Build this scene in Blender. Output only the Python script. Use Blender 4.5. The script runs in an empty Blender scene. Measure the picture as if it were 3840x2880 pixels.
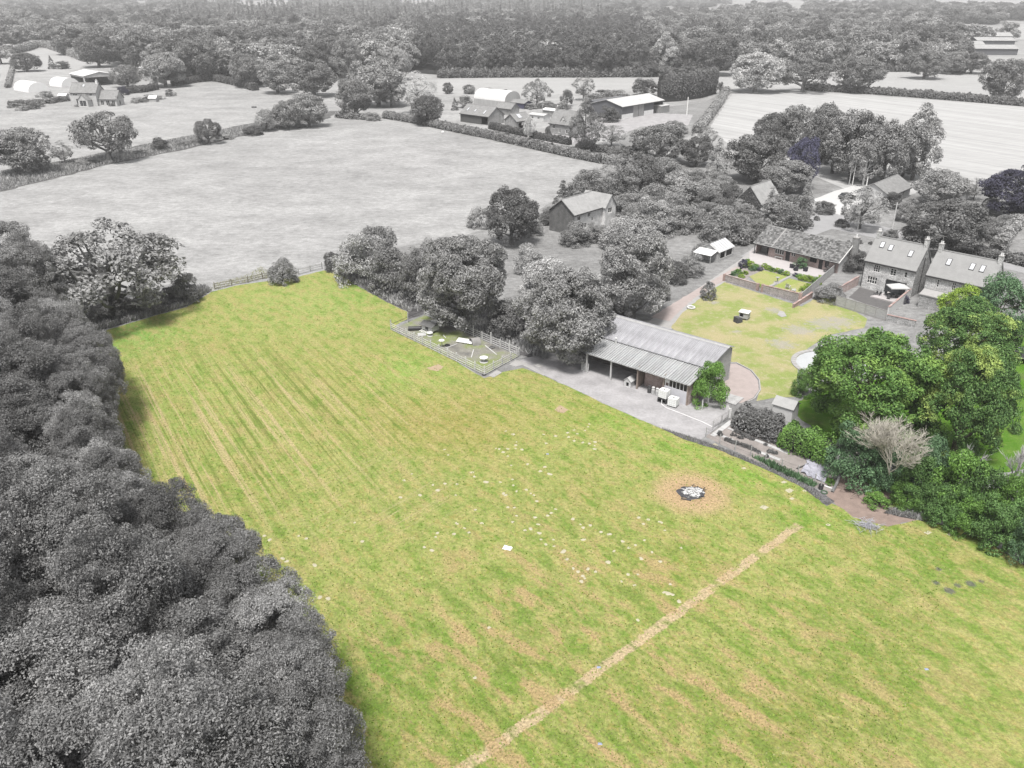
import bpy, bmesh, math, random
import numpy as np
from mathutils import Vector, Matrix

# ------------------------------------------------------------------ camera, sky, sun, exposure
SC = bpy.context.scene
COL = SC.collection
FPX, CAMH = 3106.0, 46.0                       # focal length in photo pixels, camera height in metres
PITCH = math.atan(1490 / FPX)
SP, CP = math.sin(PITCH), math.cos(PITCH)
cam = bpy.data.cameras.new('camera')
cam.sensor_width = 36.0
cam.lens = FPX / 3840 * 36.0
cam.clip_start, cam.clip_end = 0.5, 20000
camo = bpy.data.objects.new('camera', cam)
COL.objects.link(camo)
camo.location = (0, 0, CAMH)
camo.rotation_euler = (math.pi / 2 - PITCH, 0, 0)
SC.camera = camo

SUN_EL, SUN_AZ = math.radians(66), math.radians(-168)   # azimuth from +Y towards +X: a veiled sun high behind the viewer, to the left
w = bpy.data.worlds.new('World')
SC.world = w
w.use_nodes = True
nt = w.node_tree
bg = nt.nodes['Background']
sky = nt.nodes.new('ShaderNodeTexSky')
sky.sky_type = 'NISHITA'
sky.sun_disc = False
sky.sun_elevation = SUN_EL
sky.sun_rotation = SUN_AZ
sky.air_density, sky.dust_density, sky.ozone_density = 1.0, 3.0, 1.0
hs = nt.nodes.new('ShaderNodeHueSaturation')          # thin high cloud: the sky is nearly white
hs.inputs['Saturation'].default_value = 0.07
nt.links.new(sky.outputs[0], hs.inputs['Color'])
nt.links.new(hs.outputs[0], bg.inputs[0])
bg.inputs[1].default_value = 0.09
sun = bpy.data.lights.new('sun', 'SUN')
sun.energy = 2.6
sun.angle = math.radians(12)
sun.color = (1.0, 0.965, 0.92)
suno = bpy.data.objects.new('sun', sun)
COL.objects.link(suno)
d = Vector((math.sin(SUN_AZ) * math.cos(SUN_EL), math.cos(SUN_AZ) * math.cos(SUN_EL), math.sin(SUN_EL)))
suno.rotation_euler = d.to_track_quat('Z', 'Y').to_euler()
suno.location = d * 300
SC.view_settings.view_transform = 'Standard'
SC.view_settings.look = 'None'
SC.view_settings.gamma = 1.0
SC.view_settings.exposure = 1.22
SC.render.engine = 'CYCLES'
cy = SC.cycles
cy.use_denoising = True
cy.denoiser = 'OPENIMAGEDENOISE'
cy.max_bounces, cy.diffuse_bounces, cy.glossy_bounces = 5, 3, 2
cy.transmission_bounces, cy.transparent_max_bounces, cy.volume_bounces = 2, 4, 0
cy.caustics_reflective = cy.caustics_refractive = False

R_ = random.Random(7)
rng = np.random.default_rng(11)

# ------------------------------------------------------------------ photo pixel -> place on the ground
def G(x, y, z=0.0):
    cx, cyy = (x - 1920) / FPX, (y - 1440) / FPX
    t = (CAMH - z) / (SP + cyy * CP)
    return Vector((cx * t, t * (CP - cyy * SP), z))

def height_at(g, y):                              # height above ground point g that shows in photo row y
    k = (1440 - y) / FPX
    return g[1] * (k * CP - SP) / (CP + k * SP) + CAMH

def Z(ox, oy, s, pts):                            # points read off an enlarged crop
    return [(ox + a * s, oy + b * s) for a, b in pts]

# ------------------------------------------------------------------ materials
def lin(c):
    c = c / 255.0
    return c / 12.92 if c <= 0.04045 else ((c + 0.055) / 1.055) ** 2.4

KEX = 2.45
def A(r, g=None, b=None):                         # real base colour from how a sunlit flat surface shows in the photo
    if g is None: g = b = r
    return (lin(r) / KEX, lin(g) / KEX, lin(b) / KEX)

MATS = {}
class N:
    def __init__(self, name):
        self.m = bpy.data.materials.new(name)
        self.m.use_nodes = True
        self.t = self.m.node_tree
        self.b = self.t.nodes['Principled BSDF']
        self.out = self.t.nodes['Material Output']
    def n(self, typ, **kw):
        x = self.t.nodes.new(typ)
        for k, v in kw.items():
            setattr(x, k, v)
        return x
    def l(self, a, b):
        self.t.links.new(a, b)
    def val(self, sock, v):
        if isinstance(v, (int, float)):
            sock.default_value = v
        elif isinstance(v, tuple):
            sock.default_value = v if len(v) == len(sock.default_value) else (*v, 1)
        else:
            self.l(v, sock)
    def mix(self, fac, a, b, mode='MIX'):
        x = self.n('ShaderNodeMix', data_type='RGBA', blend_type=mode)
        self.val(x.inputs[0], fac); self.val(x.inputs[6], a); self.val(x.inputs[7], b)
        return x.outputs[2]
    def math(self, op, a, b=0.0, c=0.0):
        x = self.n('ShaderNodeMath', operation=op)
        self.val(x.inputs[0], a); self.val(x.inputs[1], b); self.val(x.inputs[2], c)
        return x.outputs[0]
    def rng(self, v, a, b, c=0.0, d=1.0, smooth=False):
        x = self.n('ShaderNodeMapRange')
        if smooth: x.interpolation_type = 'SMOOTHSTEP'
        self.val(x.inputs[0], v)
        for i, q in enumerate((a, b, c, d)): x.inputs[1 + i].default_value = q
        return x.outputs[0]
    def pos(self, scale=(1, 1, 1), rot=0.0, obj=False):
        g = self.n('ShaderNodeTexCoord').outputs['Object'] if obj else self.n('ShaderNodeNewGeometry').outputs['Position']
        if rot:
            r = self.n('ShaderNodeVectorRotate', rotation_type='Z_AXIS')
            self.l(g, r.inputs['Vector']); r.inputs['Angle'].default_value = rot
            g = r.outputs[0]
        if scale != (1, 1, 1):
            m = self.n('ShaderNodeVectorMath', operation='MULTIPLY')
            self.l(g, m.inputs[0]); m.inputs[1].default_value = scale
            g = m.outputs[0]
        return g
    def noise(self, vec, scale, detail=4.0, rough=0.55, dist=0.0):
        x = self.n('ShaderNodeTexNoise')
        self.l(vec, x.inputs['Vector'])
        x.inputs['Scale'].default_value = scale; x.inputs['Detail'].default_value = detail
        x.inputs['Roughness'].default_value = rough; x.inputs['Distortion'].default_value = dist
        return x.outputs[0]
    def bump(self, h, strength=0.5, dist=0.05):
        x = self.n('ShaderNodeBump')
        self.l(h, x.inputs['Height']); x.inputs['Strength'].default_value = strength
        x.inputs['Distance'].default_value = dist
        self.l(x.outputs[0], self.b.inputs['Normal'])
    def fin(self, col, rough=0.9, spec=0.2):
        self.val(self.b.inputs['Base Color'], col)
        self.b.inputs['Roughness'].default_value = rough
        self.b.inputs['Specular IOR Level'].default_value = spec
        return self.m

def mat(name, col, var=0.2, scale=1.5, rough=0.85, spec=0.25, rnd=0.0, metal=0.0, bump=0.0, obj=False, stretch=(1, 1, 1)):
    if name in MATS: return MATS[name]
    k = N(name)
    p = k.pos(stretch, obj=obj)
    a = k.noise(p, scale, 5, 0.6)
    b = k.noise(p, scale * 7.3, 3, 0.6)
    f = k.math('ADD', k.math('MULTIPLY', a, 0.65), k.math('MULTIPLY', b, 0.35))
    f = k.rng(f, 0.3, 0.7)
    lo = tuple(c * (1 - var) for c in col); hi = tuple(min(0.95, c * (1 + var)) for c in col)
    c = k.mix(f, lo, hi)
    if rnd:
        oi = k.n('ShaderNodeObjectInfo').outputs['Random']
        c = k.mix(1.0, c, k.rng(oi, 0, 1, 1 - rnd, 1 + rnd), 'MULTIPLY')
    if bump: k.bump(f, bump, 0.03)
    k.fin(c, rough, spec)
    k.b.inputs['Metallic'].default_value = metal
    MATS[name] = k.m
    return k.m

def leafmat(name, dark, light, trans=0.22, rnd=0.22, spec=0.22, top=None):
    if name in MATS: return MATS[name]
    k = N(name)
    ge = k.n('ShaderNodeNewGeometry')
    isl = ge.outputs['Random Per Island']
    oi = k.n('ShaderNodeObjectInfo').outputs['Random']
    big = k.noise(ge.outputs['Position'], 0.35, 2, 0.5)
    c = k.mix(k.rng(isl, 0, 1), dark, light)
    if top: c = k.mix(k.rng(big, 0.52, 0.68, 0, 0.75), c, top)
    c = k.mix(1.0, c, k.rng(big, 0.3, 0.7, 0.8, 1.2), 'MULTIPLY')
    c = k.mix(1.0, c, k.rng(oi, 0, 1, 1 - rnd, 1 + rnd), 'MULTIPLY')
    k.fin(c, 0.55, spec)
    tr = k.n('ShaderNodeBsdfTranslucent'); k.l(c, tr.inputs[0])
    mx = k.n('ShaderNodeMixShader'); mx.inputs[0].default_value = trans
    k.l(k.b.outputs[0], mx.inputs[1]); k.l(tr.outputs[0], mx.inputs[2])
    k.l(mx.outputs[0], k.out.inputs[0])
    MATS[name] = k.m
    return k.m

# ------------------------------------------------------------------ mesh and object helpers
def tag(o, label=None, cat=None, group=None, kind=None):
    if label: o['label'] = label
    if cat: o['category'] = cat
    if group: o['group'] = group
    if kind: o['kind'] = kind
    return o

def link(name, me, m=None, parent=None, loc=None, rz=0.0, objmat=False):
    o = bpy.data.objects.new(name, me)
    COL.objects.link(o)
    if parent is not None: o.parent = parent
    if loc is not None: o.location = loc
    if rz: o.rotation_euler = (0, 0, rz)
    if m is not None:
        if objmat:
            if not me.materials: me.materials.append(None)
            o.material_slots[0].link = 'OBJECT'
            o.material_slots[0].material = m
        elif not me.materials:
            me.materials.append(m)
    return o

def thing(name, loc, rz, label, cat, group=None):
    o = bpy.data.objects.new(name, None)
    o.empty_display_size = 0.2
    COL.objects.link(o)
    o.location = loc; o.rotation_euler = (0, 0, rz)
    return tag(o, label, cat, group)

class MB:
    def __init__(s): s.v, s.f = [], []
    def add(s, vs, fs):
        n = len(s.v); s.v += [tuple(q) for q in vs]; s.f += [tuple(i + n for i in q) for q in fs]; return s
    def box(s, x0, x1, y0, y1, z0, z1, T=None):
        vs = [(x0, y0, z0), (x1, y0, z0), (x1, y1, z0), (x0, y1, z0), (x0, y0, z1), (x1, y0, z1), (x1, y1, z1), (x0, y1, z1)]
        if T is not None: vs = [T @ Vector(q) for q in vs]
        return s.add(vs, [(0, 3, 2, 1), (4, 5, 6, 7), (0, 1, 5, 4), (1, 2, 6, 5), (2, 3, 7, 6), (3, 0, 4, 7)])
    def slab(s, a, b, c, d_, t):                       # a thick sheet with top corners a b c d and thickness t straight down
        q = [Vector(p) for p in (a, b, c, d_)]
        vs = q + [p - Vector((0, 0, t)) for p in q]
        return s.add(vs, [(0, 1, 2, 3), (7, 6, 5, 4), (0, 4, 5, 1), (1, 5, 6, 2), (2, 6, 7, 3), (3, 7, 4, 0)])
    def prism(s, poly, z0, z1):
        n = len(poly)
        vs = [(x, y, z0) for x, y in poly] + [(x, y, z1) for x, y in poly]
        return s.add(vs, [tuple(range(n - 1, -1, -1)), tuple(range(n, 2 * n))] + [(i, (i + 1) % n, n + (i + 1) % n, n + i) for i in range(n)])
    def extr(s, poly, axis, a, b):                     # poly in the plane across axis, from a to b along it
        n = len(poly)
        mk = (lambda p, q: (q, p[0], p[1])) if axis == 'x' else (lambda p, q: (p[0], q, p[1]))
        vs = [mk(p, a) for p in poly] + [mk(p, b) for p in poly]
        fs = [tuple(range(n - 1, -1, -1)), tuple(range(n, 2 * n))] + [(i, (i + 1) % n, n + (i + 1) % n, n + i) for i in range(n)]
        if axis == 'y': fs = [tuple(reversed(q)) for q in fs]
        return s.add(vs, fs)
    def tube(s, pts, rad, n=6, cap=True):
        pts = [Vector(p) for p in pts]
        if isinstance(rad, (int, float)): rad = [rad] * len(pts)
        rings = []
        for i, p in enumerate(pts):
            t = (pts[min(i + 1, len(pts) - 1)] - pts[max(i - 1, 0)]).normalized()
            u = t.orthogonal().normalized() if i == 0 else (u - t * u.dot(t)).normalized()
            vv = t.cross(u)
            rings.append([p + (u * math.cos(2 * math.pi * k / n) + vv * math.sin(2 * math.pi * k / n)) * rad[i] for k in range(n)])
        vs = [q for r in rings for q in r]
        fs = [(i * n + k, i * n + (k + 1) % n, (i + 1) * n + (k + 1) % n, (i + 1) * n + k) for i in range(len(pts) - 1) for k in range(n)]
        if cap: fs += [tuple(range(n - 1, -1, -1)), tuple(range((len(pts) - 1) * n, len(pts) * n))]
        return s.add(vs, fs)
    def lathe(s, prof, c=(0, 0), n=14):
        vs = [(c[0] + r * math.cos(2 * math.pi * k / n), c[1] + r * math.sin(2 * math.pi * k / n), z) for r, z in prof for k in range(n)]
        m_ = len(prof)
        fs = [(i * n + k, i * n + (k + 1) % n, (i + 1) * n + (k + 1) % n, (i + 1) * n + k) for i in range(m_ - 1) for k in range(n)]
        fs += [tuple(range(n - 1, -1, -1)), tuple(range((m_ - 1) * n, m_ * n))]
        return s.add(vs, fs)
    def mesh(s, name, smooth=False):
        me = bpy.data.meshes.new(name)
        me.from_pydata(s.v, [], s.f)
        if smooth: me.polygons.foreach_set('use_smooth', [True] * len(me.polygons))
        me.update()
        return me
    def build(s, name, m, parent=None, loc=None, rz=0.0, smooth=False):
        return link(name, s.mesh(name, smooth), m, parent, loc, rz)

def quadmesh(name, V):                                # V: (n, 4, 3) loose quads, fast
    n = len(V)
    me = bpy.data.meshes.new(name)
    me.vertices.add(4 * n); me.loops.add(4 * n); me.polygons.add(n)
    me.vertices.foreach_set('co', V.reshape(-1).astype(np.float32))
    me.loops.foreach_set('vertex_index', np.arange(4 * n, dtype=np.int32))
    me.polygons.foreach_set('loop_start', np.arange(0, 4 * n, 4, dtype=np.int32))
    me.polygons.foreach_set('loop_total', np.full(n, 4, dtype=np.int32))
    me.update(calc_edges=True)
    return me

def ragged(pts, step, amp, seed=1):                   # a closed outline with small irregularities
    r = random.Random(seed); out = []
    for i, a in enumerate(pts):
        b = pts[(i + 1) % len(pts)]
        a2, b2 = Vector(a[:2]), Vector(b[:2])
        n = max(1, min(60, int((b2 - a2).length / step)))
        for k in range(n):
            q = a2.lerp(b2, k / n)
            if k: q = q + Vector((r.uniform(-amp, amp), r.uniform(-amp, amp)))
            out.append(q)
    return out

def sheet(name, px, z, m, step=1.2, amp=0.12, parent=None, kind='structure', ground=False, seed=1):
    g = [Vector(q) for q in px] if ground else [G(*q) for q in px]
    o2 = ragged(g, step, amp, seed) if amp else [Vector(q[:2]) for q in g]
    me = bpy.data.meshes.new(name)
    bm = bmesh.new()
    f = bm.faces.new([bm.verts.new((q.x, q.y, 0)) for q in o2])
    f.normal_update()
    if f.normal.z < 0: f.normal_flip()
    bmesh.ops.triangulate(bm, faces=bm.faces[:])
    bm.to_mesh(me); bm.free()
    o = link(name, me, m, parent, (0, 0, z))
    if kind and parent is None: tag(o, kind=kind)
    return o

def dupe(root, loc, rz=0.0, label=None, scale=None):
    c = root.copy(); COL.objects.link(c); c.location = loc; c.rotation_euler = (0, 0, rz)
    if label: c['label'] = label
    if scale: c.scale = scale
    for ch in root.children:
        k = ch.copy(); COL.objects.link(k); k.parent = c
        for g in ch.children:
            q = g.copy(); COL.objects.link(q); q.parent = k
    return c


# ================================================================== GROUND
def field_mat():
    k = N('mown_grass')
    P0 = k.pos()
    wob = k.n('ShaderNodeTexNoise'); k.l(P0, wob.inputs['Vector']); wob.inputs['Scale'].default_value = 0.12; wob.inputs['Detail'].default_value = 4
    sub = k.n('ShaderNodeVectorMath', operation='SUBTRACT'); k.l(wob.outputs['Color'], sub.inputs[0]); sub.inputs[1].default_value = (.5, .5, .5)
    mul = k.n('ShaderNodeVectorMath', operation='MULTIPLY'); k.l(sub.outputs[0], mul.inputs[0]); mul.inputs[1].default_value = (9, 9, 0)
    ad = k.n('ShaderNodeVectorMath', operation='ADD'); k.l(P0, ad.inputs[0]); k.l(mul.outputs[0], ad.inputs[1])
    PW = ad.outputs[0]
    def dist(px, vec, ex=0.0):
        g = G(*px)
        x = k.n('ShaderNodeVectorMath', operation='DISTANCE'); k.l(vec, x.inputs[0]); x.inputs[1].default_value = (g.x, g.y, 0)
        return x.outputs['Value']
    c = A(178, 191, 98)
    blobs = [((1200, 1130), 18, (180, 203, 106), .8), ((480, 1260), 9, (142, 199, 79), .9), ((620, 1500), 13, (172, 197, 91), .8),
             ((1350, 1480), 13, (184, 188, 98), .8), ((1690, 1580), 11, (182, 171, 87), .9), ((1540, 1380), 7, (163, 205, 82), .85),
             ((1380, 1090), 8, (143, 193, 70), .7), ((2200, 1560), 6, (168, 184, 79), .8), ((1600, 1850), 9, (170, 184, 93), .8),
             ((900, 1800), 8, (161, 182, 79), .8), ((2120, 1900), 9, (168, 180, 91), .8),
             ((2560, 1690), 5, (143, 193, 55), .95), ((2800, 1790), 4.5, (140, 191, 49), .95), ((3050, 1930), 5, (140, 184, 53), .95),
             ((2330, 1590), 4, (152, 193, 66), .8),
             ((2000, 2400), 10, (152, 171, 79), .8), ((3300, 2500), 11, (140, 164, 63), .85), ((3560, 2150), 8, (130, 167, 49), .9),
             ((1750, 2750), 9, (140, 167, 58), .85), ((3000, 2750), 8, (159, 158, 77), .7), ((2500, 2700), 8, (150, 164, 72), .7),
             ((1450, 2500), 5, (125, 166, 51), .85), ((2500, 2150), 7, (159, 173, 74), .7)]
    for px, r, col, s in blobs:
        f = k.rng(dist(px, PW), r * 1.35, 0.0, 0, s, True)
        c = k.mix(f, c, A(*col))
    MOW = math.radians(-58)                                     # the mower ran this way
    ps = k.pos((0.6, 1.0, 1), -MOW)
    # blotches: straw, fresh green, scorched
    n1 = k.noise(ps, 0.75, 6, 0.62)
    n2 = k.noise(ps, 1.9, 5, 0.65, 0.3)
    n3 = k.noise(P0, 7.0, 4, 0.7)
    n4 = k.noise(P0, 0.16, 4, 0.6)
    c = k.mix(k.rng(n1, 0.47, 0.62, 0, 0.75, True), c, A(206, 198, 122))
    c = k.mix(k.rng(n2, 0.51, 0.65, 0, 0.55, True), c, A(198, 174, 96))
    c = k.mix(k.rng(n1, 0.48, 0.36, 0, 0.7, True), c, A(128, 168, 48))
    n5 = k.noise(P0, 2.6, 4, 0.7)
    c = k.mix(k.rng(n5, 0.53, 0.64, 0, 0.7, True), c, A(104, 138, 36))
    c = k.mix(k.rng(n5, 0.46, 0.36, 0, 0.5, True), c, A(216, 212, 140))
    c = k.mix(k.rng(n4, 0.56, 0.75, 0, 0.4, True), c, A(196, 182, 108))
    # mower tracks, strongest on the far left part of the field
    pl = k.pos((0.012, 1.0, 1), -MOW)
    ln = k.noise(pl, 1.25, 3, 0.8)
    ln2 = k.noise(k.pos((0.03, 1.0, 1), -MOW), 4.0, 2, 0.6)
    wt = k.rng(dist((800, 1600), P0), 34, 10, 0.12, 1.0, True)
    c = k.mix(k.math('MULTIPLY', k.rng(ln, 0.52, 0.62, 0, 0.9, True), wt), c, A(214, 196, 140))
    c = k.mix(k.math('MULTIPLY', k.rng(ln, 0.47, 0.38, 0, 0.75, True), wt), c, A(128, 148, 56))
    c = k.mix(k.math('MULTIPLY', k.rng(ln2, 0.56, 0.7, 0, 0.5, True), wt), c, A(128, 128, 60))
    # cross tracks in the middle, running the other way
    lc = k.noise(k.pos((0.03, 1.0, 1), -math.radians(48)), 2.6, 3, 0.7)
    wc = k.math('MULTIPLY', k.rng(dist((1450, 1840), P0), 12, 4, 0, 0.8, True), 1.0)
    c = k.mix(k.math('MULTIPLY', k.rng(lc, 0.54, 0.66, 0, 1, True), wc), c, A(206, 196, 140))
    # the scorched ring round the fire
    gd = dist((2594, 1848), P0)
    rg = k.math('ADD', gd, k.math('MULTIPLY', k.math('SUBTRACT', n2, 0.5), 2.6))
    c = k.mix(k.rng(rg, 5.0, 2.4, 0, 0.9, True), c, A(220, 186, 142))
    c = k.mix(k.rng(rg, 2.4, 1.2, 0, 0.45, True), c, A(196, 160, 122))
    # the straight line of dry straw, broken and frayed
    sa, sb = G(1735, 2885), G(3000, 1966)
    va = k.n('ShaderNodeVectorMath', operation='SUBTRACT'); k.l(P0, va.inputs[0]); va.inputs[1].default_value = (sa.x, sa.y, 0)
    vr = k.n('ShaderNodeVectorRotate', rotation_type='Z_AXIS'); k.l(va.outputs[0], vr.inputs['Vector']); vr.inputs['Angle'].default_value = -math.atan2(sb.y - sa.y, sb.x - sa.x)
    sx = k.n('ShaderNodeSeparateXYZ'); k.l(vr.outputs[0], sx.inputs[0])
    off = k.math('ADD', k.math('ABSOLUTE', k.math('ADD', sx.outputs[1], k.math('MULTIPLY', k.math('SUBTRACT', k.noise(vr.outputs[0], .5, 2, .5), .5), .5))), k.math('MULTIPLY', k.math('SUBTRACT', k.noise(P0, 3.2, 4, .7), .5), .75))
    inl = k.math('MULTIPLY', k.rng(off, .50, .36, 0, 1, True), k.math('MULTIPLY', k.rng(sx.outputs[0], (sb - sa).length, (sb - sa).length - .3), k.rng(sx.outputs[0], -1.0, -.5)))
    gap = k.rng(k.noise(k.pos((1, 1, 1)), .55, 2, .6), .36, .45, .25, 1, True)
    c = k.mix(k.math('MULTIPLY', k.math('MULTIPLY', inl, gap), .9), c, A(226, 200, 160))
    # worn grey patches near the right edge
    for px, r in (((3560, 2215), .55), ((3590, 2195), .35), ((3640, 2190), .5), ((3680, 2180), .3), ((3510, 2185), .35), ((3520, 2135), .3)):
        f = k.rng(k.math('ADD', dist(px, P0), k.math('MULTIPLY', k.math('SUBTRACT', n3, 0.5), 0.9)), r, r * .6, 0, 0.75, True)
        c = k.mix(f, c, A(112, 108, 118))
    # broad tired and fresh areas
    n6 = k.noise(k.pos((.4, 1, 1), math.radians(47)), 0.55, 5, 0.62)
    wf = k.rng(dist((2300, 2600), P0), 30, 8, 0.35, 1.0, True)
    c = k.mix(k.math('MULTIPLY', k.rng(n6, 0.50, 0.63, 0, 0.85, True), wf), c, A(206, 176, 124))
    c = k.mix(k.math('MULTIPLY', k.rng(n6, 0.47, 0.36, 0, 0.6, True), wf), c, A(116, 150, 44))
    hsv = k.n('ShaderNodeHueSaturation'); k.l(c, hsv.inputs['Color']); hsv.inputs['Saturation'].default_value = 0.92; hsv.inputs['Value'].default_value = 1.04
    c = hsv.outputs[0]
    # blade-scale speckle
    sp = k.noise(P0, 5.2, 5, 0.75)
    c = k.mix(1.0, c, k.rng(sp, 0.32, 0.68, 0.48, 1.5), 'MULTIPLY')
    c = k.mix(k.rng(n3, 0.60, 0.74, 0, 0.5), c, A(86, 100, 36))
    k.bump(sp, 0.7, 0.09)
    return k.fin(c, 0.95, 0.1)

def pasture_mat(name, col, streak=0.35, rot=0.0, dark=None, sc=1.0):
    k = N(name)
    P0 = k.pos()
    st = k.pos((0.75, 1.0, 1), rot)
    a = k.noise(st, 0.12 * sc, 6, 0.6)
    b = k.noise(st, 0.75 * sc, 5, 0.7)
    e = k.noise(P0, 2.4 * sc, 4, 0.7)
    g = k.noise(P0, 0.02 * sc, 4, 0.6)
    c = k.mix(k.rng(a, 0.35, 0.65), tuple(x * (1 - streak * .45) for x in col), tuple(x * (1 + streak * .35) for x in col))
    c = k.mix(1.0, c, k.rng(b, 0.3, 0.7, 1 - streak * .9, 1 + streak * .55), 'MULTIPLY')
    c = k.mix(1.0, c, k.rng(e, 0.3, 0.7, 1 - streak * .55, 1 + streak * .45), 'MULTIPLY')
    c = k.mix(1.0, c, k.rng(g, 0.3, 0.7, 1 - streak * .4, 1 + streak * .3), 'MULTIPLY')
    k.bump(b, 0.5, 0.25)
    return k.fin(c, 0.95, 0.1)

def stubble_mat():
    k = N('stubble')
    pl = k.pos((0.02, 1, 1), math.radians(58))
    a = k.noise(pl, 0.35, 3, 0.7)
    b = k.noise(k.pos((.3, 1, 1)), 0.5, 5, 0.7)
    c = k.mix(k.rng(a, 0.36, 0.64), A(206), A(234))
    c = k.mix(1.0, c, k.rng(b, 0.3, 0.7, 0.9, 1.08), 'MULTIPLY')
    return k.fin(c, 0.95, 0.1)

M_PAST = pasture_mat('grey_pasture', A(207, 207, 207), 0.34)
M_LAND = pasture_mat('far_land', A(196, 196, 196), 0.3, sc=.3)
M_PALE = pasture_mat('pale_hay', A(214, 214, 214), 0.13, 0.4)
M_ROUGH = pasture_mat('rough_grass_grey', A(140, 140, 140), 0.6, sc=2.0)
M_ROUGHD = pasture_mat('rough_bank_grey', A(130, 128, 130), 0.7, sc=3.0)
M_WOODF = pasture_mat('leaf_litter', A(70, 70, 70), 0.5, sc=2.0)
M_YARDG = pasture_mat('orchard_grass_grey', A(184, 184, 184), 0.4, sc=1.4)
M_FIELD = field_mat()
M_GRAVEL = mat('gravel', A(206, 204, 206), 0.3, 0.42, bump=0.4)
M_ROAD = mat('road_tarmac', A(198, 198, 200), 0.12, 0.4)
M_WHITE_DRIVE = mat('white_gravel', A(246, 246, 246), 0.06, 1.0)
M_PAVE = mat('pale_paving', A(232, 226, 226), 0.08, 0.8)
M_CONC = mat('concrete', A(208, 206, 205), 0.14, 1.2)
M_SOIL = mat('dry_soil', A(184, 176, 172), 0.22, 1.1, bump=0.5)
M_EARTH = mat('pink_earth', A(178, 158, 148), 0.28, 1.2, bump=0.6)
M_STUB = stubble_mat()

BIG = 9000
sheet('ground', [(-BIG, -200), (BIG, -200), (BIG, BIG), (-BIG, BIG)], 0.0, M_PAST, amp=0, ground=True)
def lawnmat(name, base, g, s, o, worn=False):
    k = N(name)
    P0 = k.pos()
    a = k.noise(P0, 0.22, 4, 0.6); b = k.noise(P0, 1.1, 5, 0.65); e = k.noise(P0, 6, 4, 0.7)
    c = k.mix(k.rng(a, 0.42, 0.62, 0, 0.95, True), base, g)
    c = k.mix(k.rng(b, 0.5, 0.7, 0, 0.75, True), c, s)
    c = k.mix(k.rng(a, 0.44, 0.3, 0, 0.7, True), c, o)
    if worn:                                                    # thin worn ground showing through the turf
        for px, rr in (((2930, 1290), 2.2), ((3000, 1240), 2.6), ((3090, 1215), 3.0), ((3150, 1205), 2.6), ((2905, 1165), 1.6), ((2680, 1135), .9), ((2760, 1245), .8)):
            gg = G(*px)
            x = k.n('ShaderNodeVectorMath', operation='DISTANCE'); k.l(P0, x.inputs[0]); x.inputs[1].default_value = (gg.x, gg.y, 0)
            dd = k.math('ADD', x.outputs['Value'], k.math('MULTIPLY', k.math('SUBTRACT', b, 0.5), rr * 4))
            c = k.mix(k.rng(dd, rr, rr * .4, 0, .75, True), c, A(204, 198, 190))
    c = k.mix(1.0, c, k.rng(e, 0.3, 0.7, 0.75, 1.22), 'MULTIPLY')
    k.bump(e, 0.5, 0.06)
    return k.fin(c, 0.95, 0.1)
M_LAWN = lawnmat('garden_lawn', A(206, 200, 148), A(172, 190, 108), A(224, 212, 178), A(218, 204, 162), True)
M_LAWN2 = lawnmat('deep_green_lawn', A(116, 158, 62), A(96, 148, 40), A(150, 172, 92), A(120, 130, 84))  # side lawn turf, deeper green than the garden lawn
M_LAWN3 = lawnmat('walled_lawn', A(196, 200, 132), A(180, 196, 106), A(214, 204, 152), A(206, 196, 140))

# the colour-left field, running on under the left wood and behind the camera
FIELD = [(395, 1240), (560, 1190), (700, 1152), (790, 1096), (880, 1072), (960, 1060), (1110, 1040), (1215, 1014), (1262, 1022), (1330, 1066), (1430, 1122), (1532, 1172),
         (1528, 1196), (1480, 1222), (1815, 1418), (1880, 1396), (1960, 1380), (2060, 1418), (2170, 1468), (2300, 1530), (2480, 1608), (2625, 1655), (2760, 1706),
         (2900, 1764), (3000, 1816), (3070, 1866), (3160, 1908), (3200, 1940), (3240, 1952), (3330, 1975), (3440, 1950), (3560, 1960), (3680, 2010), (3840, 2110)]
fg = [G(*q) for q in FIELD] + [Vector((48, 40, 0)), Vector((30, 14, 0)), Vector((-60, 14, 0)), Vector((-62, 90, 0))]
field = sheet('grass_field', fg, 0.012, M_FIELD, 0.8, 0.10, ground=True)

far = [((0, 214), (180, 180), (330, 235), (300, 258), (0, 300)), ((1640, 286), (2390, 283), (2380, 330), (1900, 370), (1640, 355)),
       ((2420, 270), (3840, 262), (3840, 388), (3000, 332), (2720, 332))]
for i, q in enumerate(far): sheet('hay_meadow', q, 0.006 + .001 * i, M_PALE, 8, .6)
sheet('stubble_field', [(2660, 480), (2748, 348), (3030, 342), (3400, 368), (3840, 398), (4300, 430), (4300, 760), (3840, 700), (3560, 690), (3300, 760), (3000, 640), (2760, 560)], 0.010, M_STUB, 5, .4)
for i, q in enumerate([((420, 128), (680, 122), (720, 138), (440, 150)), ((150, 72), (210, 74), (190, 92), (140, 90)), ((2470, 34), (2560, 34), (2560, 48), (2470, 48)),
                       ((2970, 42), (3000, 38), (3010, 58), (2980, 62)), ((3260, 40), (3350, 44), (3350, 52), (3260, 50)), ((3770, 90), (3900, 88), (3900, 152), (3790, 150)),
                       ((900, 18), (1080, 20), (1070, 34), (920, 36)), ((2740, 4), (3300, 2), (3840, 4), (3840, 24), (3500, 12), (3000, 14))]):
    sheet('far_meadow', q, 0.3, M_PALE, 40, 3)
sheet('farm_track', [(2480, 460), (2500, 400), (2640, 385), (2700, 350), (2712, 360), (2660, 480), (2560, 520), (2400, 560), (2330, 545), (2290, 470)], 0.014, M_YARDG, 3, .3)
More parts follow.
